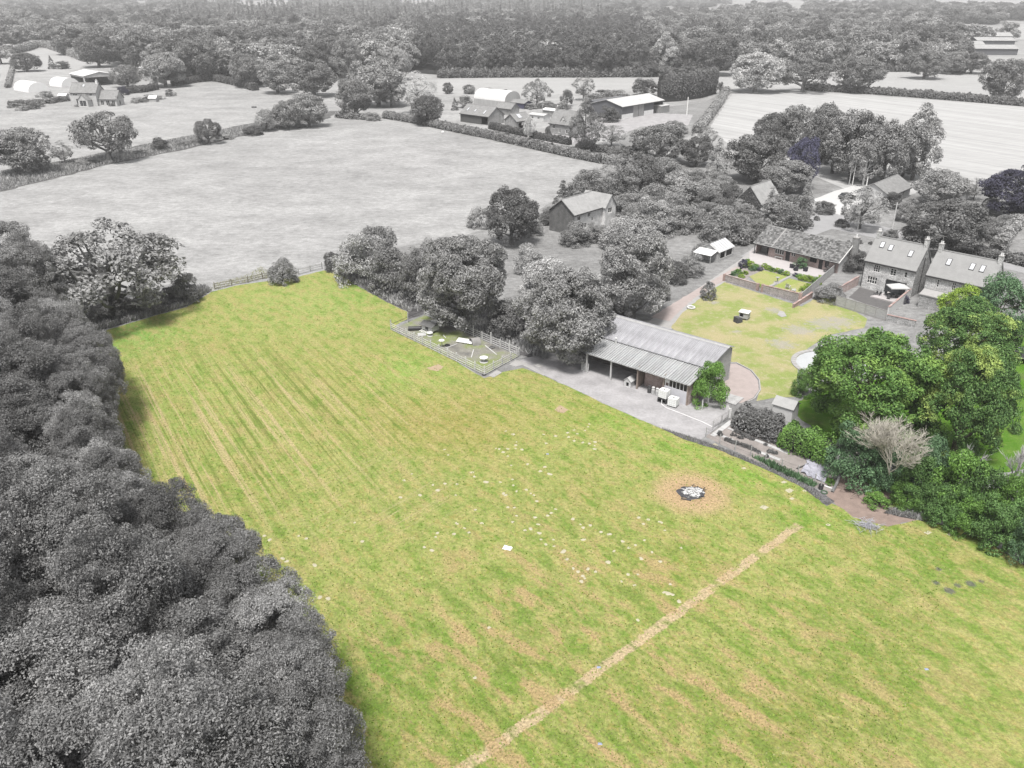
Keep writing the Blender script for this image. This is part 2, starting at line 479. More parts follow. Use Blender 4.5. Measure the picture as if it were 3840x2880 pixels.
sheet('farmyard', [(1900, 520), (2060, 500), (2100, 470), (2250, 440), (2470, 425), (2600, 430), (2580, 470), (2400, 475), (2300, 520), (2120, 545)], 0.018, M_GRAVEL, 3, .3)

# house side: rough orchard ground, road, drives
sheet('orchard_ground', [(1240, 1010), (1420, 940), (1750, 880), (2000, 800), (2250, 640), (2600, 560), (3000, 640), (3300, 760), (3560, 690), (3840, 700), (4300, 760), (4400, 2400), (3840, 2110), (3680, 2010), (3560, 1960),
      (3440, 1950), (3330, 1975), (3240, 1952), (3160, 1908), (3000, 1816), (2760, 1706), (2480, 1608), (2060, 1418), (1960, 1380), (1815, 1418), (1480, 1222), (1532, 1172), (1330, 1066)], 0.004, M_YARDG, 2, .2)
sheet('hedge_bank', [(1215, 1012), (1262, 1022), (1330, 1066), (1430, 1122), (1532, 1172), (1500, 1210), (1600, 1175), (1950, 1330), (2040, 1360), (2140, 1300), (1900, 1150), (1600, 1000), (1340, 960)], 0.008, M_ROUGHD, 1, .2)
sheet('road', [(2985, 770), (3060, 786), (3150, 806), (3300, 846), (3400, 872), (3560, 912), (3840, 985), (4200, 1080), (4200, 1120), (3840, 1024), (3600, 966), (3450, 930), (3300, 896), (3120, 858), (3060, 880), (2960, 880), (2900, 930), (2840, 985), (2780, 960), (2860, 905), (2930, 860), (2970, 820)], 0.012, M_ROAD, 2, .1)
sheet('white_drive', [(3040, 752), (3130, 716), (3210, 694), (3300, 712), (3270, 750), (3190, 776), (3150, 806), (3110, 796), (3140, 768)], 0.016, M_WHITE_DRIVE, 2, .1)
sheet('drive', [(2860, 905), (2930, 940), (2800, 1010), (2700, 1070), (2600, 1140), (2530, 1222), (2500, 1250), (2400, 1232), (2480, 1170), (2620, 1080), (2760, 985)], 0.016, M_CONC, 1, .05)
M_PINKB = mat('worn_pink_brick', A(214, 200, 196), 0.14, 1.1)
sheet('brick_paving', [(2760, 1000), (2790, 1005), (2700, 1062), (2600, 1120), (2510, 1205), (2440, 1190), (2520, 1140), (2640, 1070)], 0.020, M_PINKB, .8, .12)
sheet('gravel_yard', [(1950, 1352), (1990, 1382), (2060, 1416), (2300, 1528), (2480, 1606), (2625, 1652), (2690, 1600), (2745, 1540), (2720, 1490), (2640, 1440), (2560, 1380), (2430, 1250), (2300, 1180), (2180, 1250), (2050, 1320)], 0.016, M_GRAVEL, 1, .1)
sheet('brick_terrace', [(2700, 1366), (2760, 1364), (2815, 1392), (2842, 1428), (2846, 1462), (2825, 1492), (2780, 1512), (2720, 1506), (2680, 1480), (2640, 1430)], 0.020, M_PINKB, .6, .02)
lawn = sheet('garden_lawn', [(2516, 1228), (2560, 1172), (2640, 1106), (2716, 1058), (2850, 1100), (3006, 1150), (3060, 1118), (3130, 1120), (3252, 1196), (3240, 1230), (3110, 1256), (3030, 1306), (2996, 1356), (2990, 1410), (2990, 1488), (2900, 1492), (2836, 1504), (2852, 1460), (2846, 1424), (2816, 1388), (2760, 1360), (2700, 1352), (2600, 1290)], 0.018, M_LAWN, 1, .08)
sheet('side_lawn', [(2970, 1520), (3050, 1470), (3400, 1400), (3700, 1290), (3840, 1230), (4200, 1300), (4200, 1800), (3840, 1760), (3600, 1800), (3300, 1700), (3100, 1640), (2990, 1560)], 0.018, M_LAWN2, 1, .2)
sheet('patio', Z(2540, 780, .3255, [(830, 500), (890, 480), (1090, 550), (1660, 690), (1760, 720), (1690, 810), (1500, 775), (1330, 760), (1280, 745), (900, 640), (830, 610)]), 0.024, M_PAVE, 2, .03)
sheet('house_patio', Z(3080, 840, .3436, [(420, 690), (700, 770), (980, 780), (960, 800), (720, 960), (560, 905), (300, 800)]), 0.022, mat('dark_paving', A(128, 126, 126), .2), 1, .03)
sheet('vegetable_plot', Z(2600, 1450, .2893, [(160, 650), (500, 420), (1100, 640), (1700, 960), (1880, 1060), (1800, 1370), (1560, 1300), (1300, 1200), (700, 920)]), 0.016, M_SOIL, .6, .06)
sheet('bare_earth', Z(2560, 1300, .5787, [(930, 960), (1000, 860), (1080, 810), (1200, 850), (1330, 930), (1400, 1000), (1520, 1075), (1530, 1128), (1420, 1140), (1330, 1180), (1210, 1165), (1130, 1125), (1020, 1065)]), 0.010, M_EARTH, .6, .15)
sheet('hedge_bank', Z(2560, 1300, .5787, [(1300, 1080), (1450, 1040), (1800, 1090), (2212, 1240), (2500, 1400), (2500, 1560), (2212, 1420), (2080, 1330), (1940, 1240), (1800, 1180), (1500, 1120)]), 0.022, M_ROUGHD, .6, .15)
sheet('hedge_bank', [(2480, 1606), (2625, 1650), (2760, 1700), (2900, 1758), (3050, 1830), (3130, 1880), (3100, 1898), (3000, 1824), (2860, 1756), (2700, 1690), (2560, 1646)], 0.024, M_ROUGHD, .5, .08)
sheet('hedge_bank', [(0, 640), (250, 600), (600, 530), (900, 470), (1180, 420), (1270, 416), (1230, 445), (1000, 490), (700, 560), (420, 615), (200, 672), (0, 720)], 0.010, M_ROUGH, 3, .8)
sheet('wood_floor', [G(x - 130, y) for x, y in [(120, 1050), (330, 1240), (405, 1300), (442, 1350), (445, 1400), (412, 1460), (425, 1560), (478, 1680), (555, 1780), (660, 1872), (770, 1908), (900, 1935), (950, 2005), (1010, 2115), (1090, 2212), (1190, 2292), (1262, 2400), (1300, 2520), (1335, 2660), (1366, 2780), (1400, 2900)]] + [Vector((-18, 10, 0)), Vector((-75, 10, 0)), Vector((-110, 60, 0)), Vector((-110, 150, 0))], 0.020, M_WOODF, 2, .4, ground=True)

# ================================================================== TREES, BUSHES, HEDGES
def unit(v):
    return v / np.maximum(np.linalg.norm(v, axis=-1, keepdims=True), 1e-9)

def leaf_quads(p, nrm, s, r, asp=1.0, fold=0.25, wid=0.48):
    n = len(p)
    a = unit(np.cross(nrm, unit(r.normal(size=(n, 3)))))
    b = np.cross(nrm, a)
    s = s[:, None]
    V = np.empty((n, 4, 3))
    V[:, 0] = p - a * s - nrm * s * fold
    V[:, 1] = p + b * s * wid
    V[:, 2] = p + a * s - nrm * s * fold
    V[:, 3] = p - b * s * wid
    return V

def lumpy(th, t, r):
    ph = r.uniform(0, 6.28, 6)
    return 1 + .10 * np.sin(2 * th + ph[0] + 3 * t) + .09 * np.sin(3 * th + ph[1] - 4 * t) + .07 * np.sin(5 * th + ph[2] + 7 * t) + .06 * np.sin(9 * t + ph[3])

PROF = {
    'oak': lambda t: .5 * np.sqrt(np.clip(1 - ((t - .42) / .60) ** 2, 0, 1)) * (1 - .12 * (t < .15)),
    'oval': lambda t: .5 * np.clip(np.sin(np.pi * np.clip(t, 0, 1) ** .75), 0, 1) ** .75,
    'cone': lambda t: .5 * (1 - t) ** .85 + .015,
    'pine': lambda t: .5 * np.clip(np.sin(np.pi * np.clip(t * .82 + .12, 0, 1)), 0, 1) ** .8,
    'bush': lambda t: .5 * np.sqrt(np.clip(1 - (t * .98) ** 2.2, 0, 1)) * np.clip(.8 + t * 1.2, 0, 1),
    'airy': lambda t: .5 * np.clip(np.sin(np.pi * np.clip(t * .9 + .08, 0, 1)), 0, 1) ** .7,
}
def crown(name, seed, kind, nc, nl, leaf, c0, cr, asp=1.2, inner=.22, upb=.35, squash=.75, droop=0.0, lobes=16, lrad=.19):
    r = np.random.default_rng(seed)
    if kind in ('oak', 'bush'):                     # limbs carry rounded masses of leaf, each mass made of clumps
        nlobe = lobes
        dz = -.8 if kind == 'oak' else -.12
        D_ = []
        while len(D_) < nlobe:                     # evenly spread directions
            q = unit(r.normal(size=(60, 3))); q = q[q[:, 2] > dz]
            if not D_: D_.append(q[0]); continue
            dd = (q @ np.array(D_).T).max(1); D_.append(q[dd.argmin()] if r.random() < .75 else q[0])
        D_ = np.array(D_)
        ch = 1 - c0
        zc = c0 + (.45 if kind == 'oak' else .22) * ch
        zr = np.where(D_[:, 2] > 0, .93 - zc, (zc - c0) * 1.05)
        lr = lrad * (.75 + .5 * r.random(nlobe))
        k_ = (.86 + .24 * r.random(nlobe))
        LC = np.stack([D_[:, 0] * np.maximum(.5 * k_ - lr, .02), D_[:, 1] * np.maximum(.5 * k_ - lr, .02), (zc + D_[:, 2] * zr * k_) * asp - np.sign(D_[:, 2]) * lr * np.abs(D_[:, 2])], 1)
        n = nc
        li = r.integers(nlobe, size=n)
        uu = unit(r.normal(size=(n, 3)))
        ow = unit(LC[li] - np.array([0, 0, zc * asp]) + np.array([0, 0, .12]))
        fl = ((uu * ow).sum(1) < -.1) & (r.random(n) < .8); uu[fl] *= -1
        c = cr * (0.65 + 0.8 * r.random(n))
        C = LC[li] + uu * (np.maximum(lr[li] - c * .5, .01) * np.where(r.random(n) < inner, r.random(n), 1))[:, None]
        C[:, 2] = np.clip(C[:, 2], (c0 * asp) + c * .3, asp * 1.0)
        if kind == 'bush':
            fill_ = r.random(n) < .22; th2 = r.random(n) * 6.283
            C[fill_] = np.stack([np.cos(th2) * .40, np.sin(th2) * .40, r.random(n) * .4 * asp], 1)[fill_]
        out = unit((C - np.array([0, 0, zc * asp])) * .5 + uu * .3)
    else:
        t = r.random(nc * 6)
        prof = PROF[kind](t)
        keep = r.random(nc * 6) < (prof / .5) ** .8 + .05
        t = t[keep][:nc]; n = len(t)
        th = r.random(n) * 2 * np.pi
        R = PROF[kind](t) * lumpy(th, t, r)
        c = cr * (0.65 + 0.8 * r.random(n))
        q = np.where(r.random(n) < inner, r.random(n) ** .6 * .75, 1.0 - r.random(n) * .10)
        rad = np.maximum(R - c * .75, 0) * q
        C = np.stack([rad * np.cos(th), rad * np.sin(th), (c0 + t * (1 - c0 - .03)) * asp], 1)
        mid = np.array([0, 0, (c0 + .40 * (1 - c0)) * asp])
        out = unit(C - mid)
    idx = np.repeat(np.arange(n), nl)
    m = len(idx)
    u = unit(r.normal(size=(m, 3)))
    bias = (u * unit(out[idx] + np.array([0, 0, upb]))).sum(1)
    flip = (bias < -.15) & (r.random(m) < .8)
    u[flip] *= -1
    rr = (.72 + .33 * r.random(m)) * np.where(r.random(m) < .2, r.random(m), 1)
    off = u * (c[idx] * rr)[:, None]
    off[:, 2] *= squash
    if droop: off[:, 2] -= droop * (np.hypot(off[:, 0], off[:, 1]) + .3 * r.random(m) * c[idx])
    p = C[idx] + off
    nrm = unit(u * .55 + np.array([0, 0, .45]) + r.normal(size=(m, 3)) * .42)
    V = leaf_quads(p, nrm, leaf * (.65 + .7 * r.random(m)), r)
    V[:, :, 2] /= asp
    V[:, :, 2] = np.maximum(V[:, :, 2], 0.005)
    me = quadmesh(name, V)
    return me, C / np.array([1, 1, asp])

def trunk(name, seed, C, c0, r0=.032, top=.6, limbs=9, asp=1.2, lean=.03):
    r = random.Random(seed)
    b = MB()
    zt = c0 + top * (1 - c0)
    pts = [(0, 0, -.01), (r.uniform(-lean, lean) * .3, r.uniform(-lean, lean) * .3, zt * .35), (r.uniform(-lean, lean), r.uniform(-lean, lean), zt * .7), (r.uniform(-lean, lean), r.uniform(-lean, lean), zt)]
    b.tube(pts, [r0 * 1.35, r0, r0 * .8, r0 * .35], 7)
    idx = list(range(len(C))); r.shuffle(idx)
    for i in idx[:limbs]:
        z0 = r.uniform(max(c0 * .75, .05), max(zt * .8, .08))
        e = C[i]
        z0 = min(z0, e[2])
        mid = (e[0] * .5, e[1] * .5, z0 + (e[2] - z0) * .38)
        b.tube([(0, 0, z0), mid, (e[0] * .95, e[1] * .95, e[2])], [r0 * .55, r0 * .34, r0 * .1], 5, False)
    return b.mesh(name)

PROTO = {}
def proto(key, n, kind, nc, nl, leaf, c0, cr, asp=1.2, r0=.032, limbs=9, top=.6, **kw):
    L = []
    for i in range(n):
        s = hash_(key) + i * 17
        me, C = crown('crown_' + key, s, kind, nc, nl, leaf, c0, cr, asp, **kw)
        L.append((me, trunk('trunk_' + key, s, C, c0, r0, top, limbs, asp)))
    PROTO[key] = L
def hash_(s): return sum(ord(c) * (i + 3) for i, c in enumerate(s))

proto('near', 4, 'oak', 380, 185, .0080, .12, .072, 1.55, limbs=14, inner=.12, lobes=24, lrad=.19)
proto('oak', 3, 'oak', 230, 90, .0160, .05, .085, 1.05, limbs=14, inner=.15, lobes=24, lrad=.18)
proto('big', 3, 'oak', 480, 110, .0116, .03, .062, 1.05, limbs=12, inner=.12, lobes=34, lrad=.165)
proto('gappy', 2, 'oak', 140, 80, .0155, .14, .075, .85, r0=.035, limbs=30, inner=.2, lobes=22, lrad=.14)
proto('oval', 2, 'oval', 120, 110, .018, .08, .10, 1.4, limbs=10)
proto('bush', 3, 'bush', 150, 85, .0180, .0, .10, .9, lobes=12, lrad=.2, r0=.02, limbs=10, top=.4)
proto('airy', 2, 'airy', 95, 75, .017, .18, .085, 1.5, r0=.02, limbs=20, inner=.3, squash=.9)
proto('weep', 2, 'airy', 90, 85, .016, .22, .08, 1.1, r0=.025, limbs=16, inner=.25, droop=.8)
proto('cone', 2, 'cone', 130, 70, .020, .04, .085, 1.7, r0=.02, limbs=6, inner=.1, squash=.5, droop=.35)
proto('foak', 3, 'oak', 110, 46, .032, .04, .11, 1.15, limbs=7, lobes=15, lrad=.21)
proto('fpine', 2, 'pine', 60, 55, .034, .38, .12, 1.9, r0=.022, limbs=8, top=.8)
proto('fcone', 2, 'cone', 70, 45, .036, .10, .11, 2.1, r0=.02, limbs=4, squash=.5, droop=.3)
proto('shrub', 2, 'bush', 60, 55, .033, .0, .13, .9, lobes=8, lrad=.22, r0=.02, limbs=6, top=.4)

LG = lambda v: (v, v, v)
LEAF = {
    'grey': leafmat('leaves_grey', LG(0.130), LG(0.296)),
    'dark': leafmat('leaves_dark_grey', LG(0.078), LG(0.199)),
    'wood': leafmat('leaves_wood_grey', LG(0.078), LG(0.254), rnd=.3),
    'mid': leafmat('leaves_mid_grey', LG(0.174), LG(0.382)),
    'pale': leafmat('leaves_pale_grey', LG(0.312), LG(0.625)),
    'far': leafmat('leaves_far_hazed_grey', LG(0.146), LG(0.347), rnd=.42),  # distant leaves made paler: part of the haze is put into the colour
    'conif': leafmat('leaves_conifer_grey', LG(0.087), LG(0.192)),
    'purple': leafmat('leaves_purple', (.034, .033, .052), (.085, .083, .122)),
    'violet': leafmat('leaves_violet', (.05, .05, .085), (.11, .11, .175)),
    'green': leafmat('leaves_green', (.055, .125, .02), (.17, .31, .065), rnd=.1, spec=.35),
    'ash': leafmat('leaves_ash_green', (.055, .125, .028), (.165, .29, .075), rnd=.1, top=(.22, .34, .08)),
    'tipped': leafmat('leaves_yellow_tipped', (.042, .10, .028), (.135, .23, .07), rnd=.08, top=(.30, .37, .10)),
    'blue': leafmat('leaves_blue_green', (.05, .105, .05), (.14, .23, .12), rnd=.1),
    'lime': leafmat('leaves_lime', (.13, .21, .03), (.30, .42, .07), rnd=.1),
    'deep': leafmat('leaves_deep_green', (.042, .095, .026), (.135, .235, .075), rnd=.15),
    'dry': leafmat('leaves_dry_yellow', (.18, .19, .08), (.30, .30, .14), rnd=.1),
}
M_BARK = mat('bark_grey', (.11, .11, .11), .35, 3.0, bump=.5, obj=True)
M_BARKP = mat('bark_pale', (.42, .42, .42), .3, 3.0, obj=True)
M_BARKB = mat('bark_brown', (.13, .11, .09), .35, 3.0, obj=True)

def tree_at(name, kind, m, g, w_, h_, label, cat='tree', group=None, rz=None, bark=None, var=None):
    L = PROTO[kind]
    me, tr = L[R_.randrange(len(L)) if var is None else var % len(L)]
    t = thing(name, (g[0], g[1], 0), R_.uniform(0, 6.28) if rz is None else rz, label, cat, group)
    t.scale = (w_, w_, h_)
    link('crown', me, LEAF[m], t, objmat=True)
    link('trunk', tr, bark or M_BARK, t, objmat=True)
    return t

def T(kind, m, x, by, ty, wpx, label, name=None, cat=None, group=None, bark=None, var=None):
    g = G(x, by)
    h_ = max(0.4, height_at(g, ty))
    dep = g.y * CP + CAMH * SP
    w_ = wpx * dep / FPX
    bush = kind in ('bush', 'shrub')
    return tree_at(name or ('bush' if bush else 'tree'), kind, m, g, w_, h_, label, cat or ('bush' if bush else 'tree'), group, None, bark, var)

# ---- hedgerow and field trees on the left
T('oak', 'grey', 100, 650, 452, 225, 'dense round oak at the left edge of the grey pasture', 'oak_tree')
T('airy', 'mid', 245, 612, 525, 80, 'small spiky willow beside the oak at the left edge')
T('gappy', 'grey', 412, 604, 398, 235, 'lone oak with bare lower trunk standing below the left farmhouse', 'oak_tree')
T('bush', 'dark', 605, 562, 512, 70, 'round dark bush in the hedgerow right of the lone oak')
T('gappy', 'dark', 785, 540, 436, 105, 'thin gnarled half-dead tree in the middle of the sparse hedgerow')
T('bush', 'dark', 950, 506, 468, 75, 'low dark bush left of the three small hedgerow trees')
T('oak', 'mid', 1000, 492, 396, 78, 'smallest of the three hedgerow trees, next to the low dark bush')
T('oak', 'grey', 1080, 484, 362, 105, 'middle one of the three small hedgerow trees')
T('oak', 'mid', 1160, 476, 328, 150, 'tallest of the three hedgerow trees, with wide low branches')
for i, (x, by, w_, ty) in enumerate([(690, 545, 60, 525), (740, 536, 60, 512), (840, 522, 70, 500), (1040, 480, 60, 462), (1110, 476, 70, 455), (330, 612, 90, 590), (520, 572, 80, 552)]):
    T('shrub', 'mid', x, by, ty, w_, 'low scrubby bramble clump in the sparse hedgerow left of the pasture', 'bramble', 'bush', 'bramble clumps in the sparse hedgerow')
# ---- row of big trees in front of the far wood
T('oak', 'grey', 930, 328, 178, 125, 'leftmost big tree of the row at the top edge of the pasture')
T('oval', 'mid', 1043, 350, 188, 150, 'tall ivy-draped tree, second in the row above the pasture')
T('oak', 'grey', 1178, 362, 206, 185, 'wide rounded tree, third in the row above the pasture')
T('oak', 'mid', 1420, 398, 198, 220, 'broadest and tallest domed tree in the row above the pasture')
T('oak', 'grey', 1334, 440, 278, 145, 'rounded tree standing in front of the broadest domed tree')
T('oak', 'grey', 1468, 402, 278, 105, 'narrow round tree left of the pale tree at the pasture hedge')
T('airy', 'pale', 1568, 424, 266, 135, 'pale silvery tree near the left end of the long hedge')
T('oak', 'dark', 1603, 470, 338, 125, 'dark round tree growing out of the long pasture hedge')
T('oak', 'far', 1200, 290, 128, 130, 'grey tree rising behind the third tree of the row')
T('oval', 'mid', 1308, 300, 108, 110, 'pale upright tree standing tall at the wood edge behind the row')
T('oak', 'mid', 1486, 300, 156, 120, 'round tree at the wood edge above the pale silvery tree')
T('bush', 'mid', 1400, 452, 415, 60, 'round bush at the left end of the long pasture hedge')
# ---- around the left farm
T('oak', 'dark', 104, 268, 186, 112, 'spreading low tree in the paddock behind the polytunnels')
T('cone', 'conif', 195, 258, 204, 32, 'small conifer beside the spreading low tree')
T('foak', 'dark', 235, 258, 226, 60, 'dark bush right of the small conifer behind the polytunnels', 'bush', 'bush')
T('oak', 'dark', 373, 252, 98, 145, 'dark tree at the wood edge behind the white roofed barns')
T('oak', 'mid', 480, 328, 230, 120, 'light rounded tree standing over the white roofed barns')
T('oak', 'mid', 622, 326, 170, 170, 'tall tree right of the white roofed barns')
T('oak', 'grey', 746, 302, 118, 180, 'huge dark tree at the wood edge left of the hedge corner')
T('foak', 'far', 270, 205, 76, 135, 'dark tree at the wood edge above the small paddock')
T('foak', 'far', 78, 172, 82, 155, 'broad tree at the top left above the small paddock')
T('foak', 'far', 6, 240, 160, 90, 'tree cut by the left frame edge beside the field track')
T('foak', 'far', 0, 182, 110, 110, 'upper tree cut by the left frame edge')
T('bush', 'purple', 464, 356, 320, 45, 'dark purple bush beside the left farmhouse gable')
for i, (x, by, ty, w_) in enumerate([(60, 402, 384, 60), (120, 408, 372, 60), (150, 400, 386, 40), (85, 414, 395, 45), (180, 388, 366, 50), (210, 384, 368, 40), (290, 400, 388, 22), (420, 398, 384, 24), (560, 378, 350, 60), (600, 372, 356, 40), (520, 384, 362, 60), (640, 360, 330, 40), (170, 364, 338, 60)]):
    T('shrub', ['mid', 'grey', 'dark'][i % 3], x, by, ty, w_, 'small garden shrub round the left farmhouse', 'shrub', 'bush', 'shrubs round the left farmhouse')
# ---- around the middle farm
T('foak', 'dark', 1679, 352, 304, 42, 'small lollipop tree in the field left of the arched barn')
T('foak', 'mid', 1759, 352, 312, 50, 'pale round bush behind the arched barn', 'bush', 'bush')
T('shrub', 'dark', 1828, 356, 325, 62, 'dark bush on the field edge behind the arched barn roof')
T('foak', 'grey', 1896, 366, 331, 22, 'slim sapling behind the right end of the arched barn', 'sapling', 'tree')
T('cone', 'conif', 1705, 413, 362, 34, 'small dark conifer left of the arched barn')
T('foak', 'mid', 1744, 404, 350, 58, 'round bush between small conifer and arched barn', 'bush', 'bush')
T('weep', 'grey', 2013, 396, 292, 106, 'weeping birch standing alone behind the middle farm')
T('airy', 'grey', 2187, 376, 280, 88, 'airy birch left of the big white roofed barn')
T('foak', 'grey', 2126, 398, 326, 52, 'slender tree left of the airy birch behind the middle farm')
for i, (x, by, ty, w_) in enumerate([(2260, 372, 330, 90), (2320, 368, 332, 80), (2050, 404, 375, 80), (2110, 408, 380, 70), (2230, 392, 345, 90), (1990, 408, 384, 60)]):
    T('shrub', 'grey', x, by, ty, w_, 'grey bush in the thicket behind the middle farm buildings', 'bush', 'bush', 'thicket behind the middle farm')
T('foak', 'dark', 2417, 358, 286, 104, 'dark rounded evergreen at the end of the tall clipped hedge')
T('oval', 'grey', 2191, 566, 370, 130, 'tall oval tree in front of the dormer house')
T('bush', 'dark', 2282, 455, 390, 92, 'rounded bush at the left end of the big white roofed barn')
T('airy', 'mid', 2292, 548, 462, 115, 'feathery bush right of the tall oval tree')
T('foak', 'dark', 2054, 512, 468, 24, 'small clipped conical bush by the dormer house', 'bush', 'bush')
T('weep', 'pale', 1983, 520, 436, 58, 'small pale birch between the two farm hedges', bark=M_BARKP)
T('oak', 'grey', 2465, 606, 450, 220, 'wide oak above the parked white car')
T('bush', 'mid', 2534, 500, 442, 90, 'light bush behind the wide oak')
T('bush', 'grey', 2320, 585, 545, 90, 'bush at the right end of the long pasture hedge')
# ---- far side right
T('oval', 'pale', 2489, 275, 120, 122, 'pale poplar standing out against the dark wood')
T('oak', 'dark', 2233, 285, 108, 160, 'large dark oak at the wood edge behind the middle farm', var=1)
T('oak', 'dark', 2680, 282, 110, 190, 'large dark tree at the wood edge right of the pale poplar')
for i, (x, w_, ty) in enumerate([(2380, 70, 225), (2430, 80, 238), (2500, 110, 246), (2580, 110, 240), (2650, 90, 246), (2200, 70, 250), (2100, 80, 245), (2000, 70, 250), (1900, 80, 246), (1800, 80, 252), (1720, 70, 250)]):
    T('foak', 'dark', x, 287, ty, w_, 'bushy undergrowth shrub along the foot of the far wood', 'bush', 'bush', 'shrubs along the foot of the far wood')
T('oak', 'pale', 2830, 346, 172, 205, 'big pale domed tree at the corner of the white stubble field')
T('gappy', 'grey', 3010, 346, 204, 195, 'spreading ragged tree right of the pale domed tree')
T('oak', 'grey', 3216, 347, 192, 180, 'fine round oak on a forked trunk by the dark field hedge', 'oak_tree')
T('oak', 'grey', 3464, 296, 170, 142, 'round oak on a pale trunk in the upper right meadow', 'oak_tree')
T('oak', 'grey', 3640, 276, 184, 120, 'low spreading tree beside the far right farm meadow')
T('oak', 'grey', 3572, 278, 180, 110, 'dark tree left of the low spreading tree in the upper right')
T('oak', 'grey', 3748, 380, 196, 172, 'big ragged oak standing in the dark field hedge at the right', 'oak_tree')
T('foak', 'grey', 3838, 300, 205, 95, 'tree cut by the right frame edge beside the big ragged oak')
T('foak', 'far', 3775, 155, 74, 95, 'dark tree behind the far right farm barns')
T('foak', 'far', 3660, 170, 80, 130, 'tree behind the left end of the far right farm barns')
for i, (x, by, ty, w_) in enumerate([(3341, 353, 331, 14), (3394, 356, 337, 20), (3447, 361, 333, 22), (3484, 363, 329, 32), (3657, 375, 350, 22)]):
    T('foak', 'grey', x, by, ty, w_, 'small sapling growing in the dark field hedge at the upper right', 'sapling', 'tree', 'saplings in the dark field hedge')
T('foak', 'grey', 2700, 350, 300, 24, 'thin bare sapling at the top of the track hedge', 'sapling', 'tree')
# ---- group by the road at the right
T('oval', 'mid', 3420, 676, 386, 185, 'tall airy willow at the right end of the roadside trees')
T('oak', 'grey', 3190, 672, 372, 235, 'tallest dense tree in the middle of the roadside trees')
T('oak', 'grey', 3305, 690, 420, 190, 'roadside tree between the tallest one and the airy willow')
T('oak', 'grey', 3074, 615, 350, 160, 'upright tree rising at the back of the roadside trees')
T('oak', 'grey', 2972, 575, 365, 140, 'narrow tree at the back of the roadside group, left of the upright one')
T('oak', 'dark', 2880, 575, 402, 130, 'dark round tree at the left back of the roadside group')
T('oak', 'violet', 3000, 705, 490, 120, 'violet-leaved tree among the grey roadside trees')
T('weep', 'mid', 3235, 696, 532, 110, 'weeping birch with white stems beside the white drive', bark=M_BARKP)
T('cone', 'mid', 2685, 690, 505, 110, 'upright conical tree right of the parked white car')
T('oak', 'dark', 3120, 650, 410, 170, 'dark tree filling the roadside group behind the violet-leaved tree')
T('oak', 'grey', 3385, 660, 440, 150, 'grey tree filling the roadside group left of the airy willow')
T('oak', 'dark', 2830, 680, 478, 240, 'large dark oak behind the ivy-covered cottage')
T('oak', 'grey', 2945, 720, 585, 200, 'broad tree between ivy-covered cottage and white drive')
T('oak', 'dark', 2610, 620, 500, 130, 'dark tree between the wide oak and the upright tree')
T('airy', 'grey', 2640, 560, 470, 90, 'light birch at the edge of the white stubble field')
T('cone', 'mid', 2878, 862, 694, 105, 'conical spruce at the left of the pair before the ivy-covered cottage', 'spruce_tree')
T('cone', 'mid', 3011, 850, 646, 90, 'tall conical spruce by the junction of drive and road', 'spruce_tree')
T('bush', 'grey', 2945, 852, 700, 170, 'large rounded bush between the two conical spruces')
T('weep', 'mid', 3222, 858, 696, 190, 'pale weeping tree on the round grass island by the road')
T('oak', 'mid', 3515, 770, 615, 195, 'light tree standing behind the big dark roadside tree')
T('oak', 'dark', 3535, 945, 725, 300, 'big dark spreading tree behind the stone houses')
T('oak', 'purple', 3795, 815, 600, 260, 'dark purple copper beech at the right edge by the stubble field')
T('airy', 'mid', 3650, 750, 664, 85, 'light feathery tree left of the copper beech')
T('weep', 'mid', 3712, 806, 735, 85, 'drooping bush at the foot of the copper beech', 'bush', 'bush')
for i, (x, by, ty, w_, m_) in enumerate([(3700, 905, 810, 110, 'mid'), (3650, 880, 800, 90, 'grey'), (3760, 850, 800, 70, 'mid'), (3400, 830, 740, 90, 'grey'), (3340, 780, 710, 80, 'dark'), (3440, 880, 820, 80, 'dark'), (3340, 890, 855, 60, 'grey'), (3620, 860, 780, 80, 'grey')]):
    T('bush', m_, x, by, ty, w_, 'grey bush in the scrub along the road behind the stone houses', 'bush', 'bush', 'scrub along the road')
T('bush', 'dark', 3092, 800, 744, 75, 'dark clipped bush beside the white drive gate')
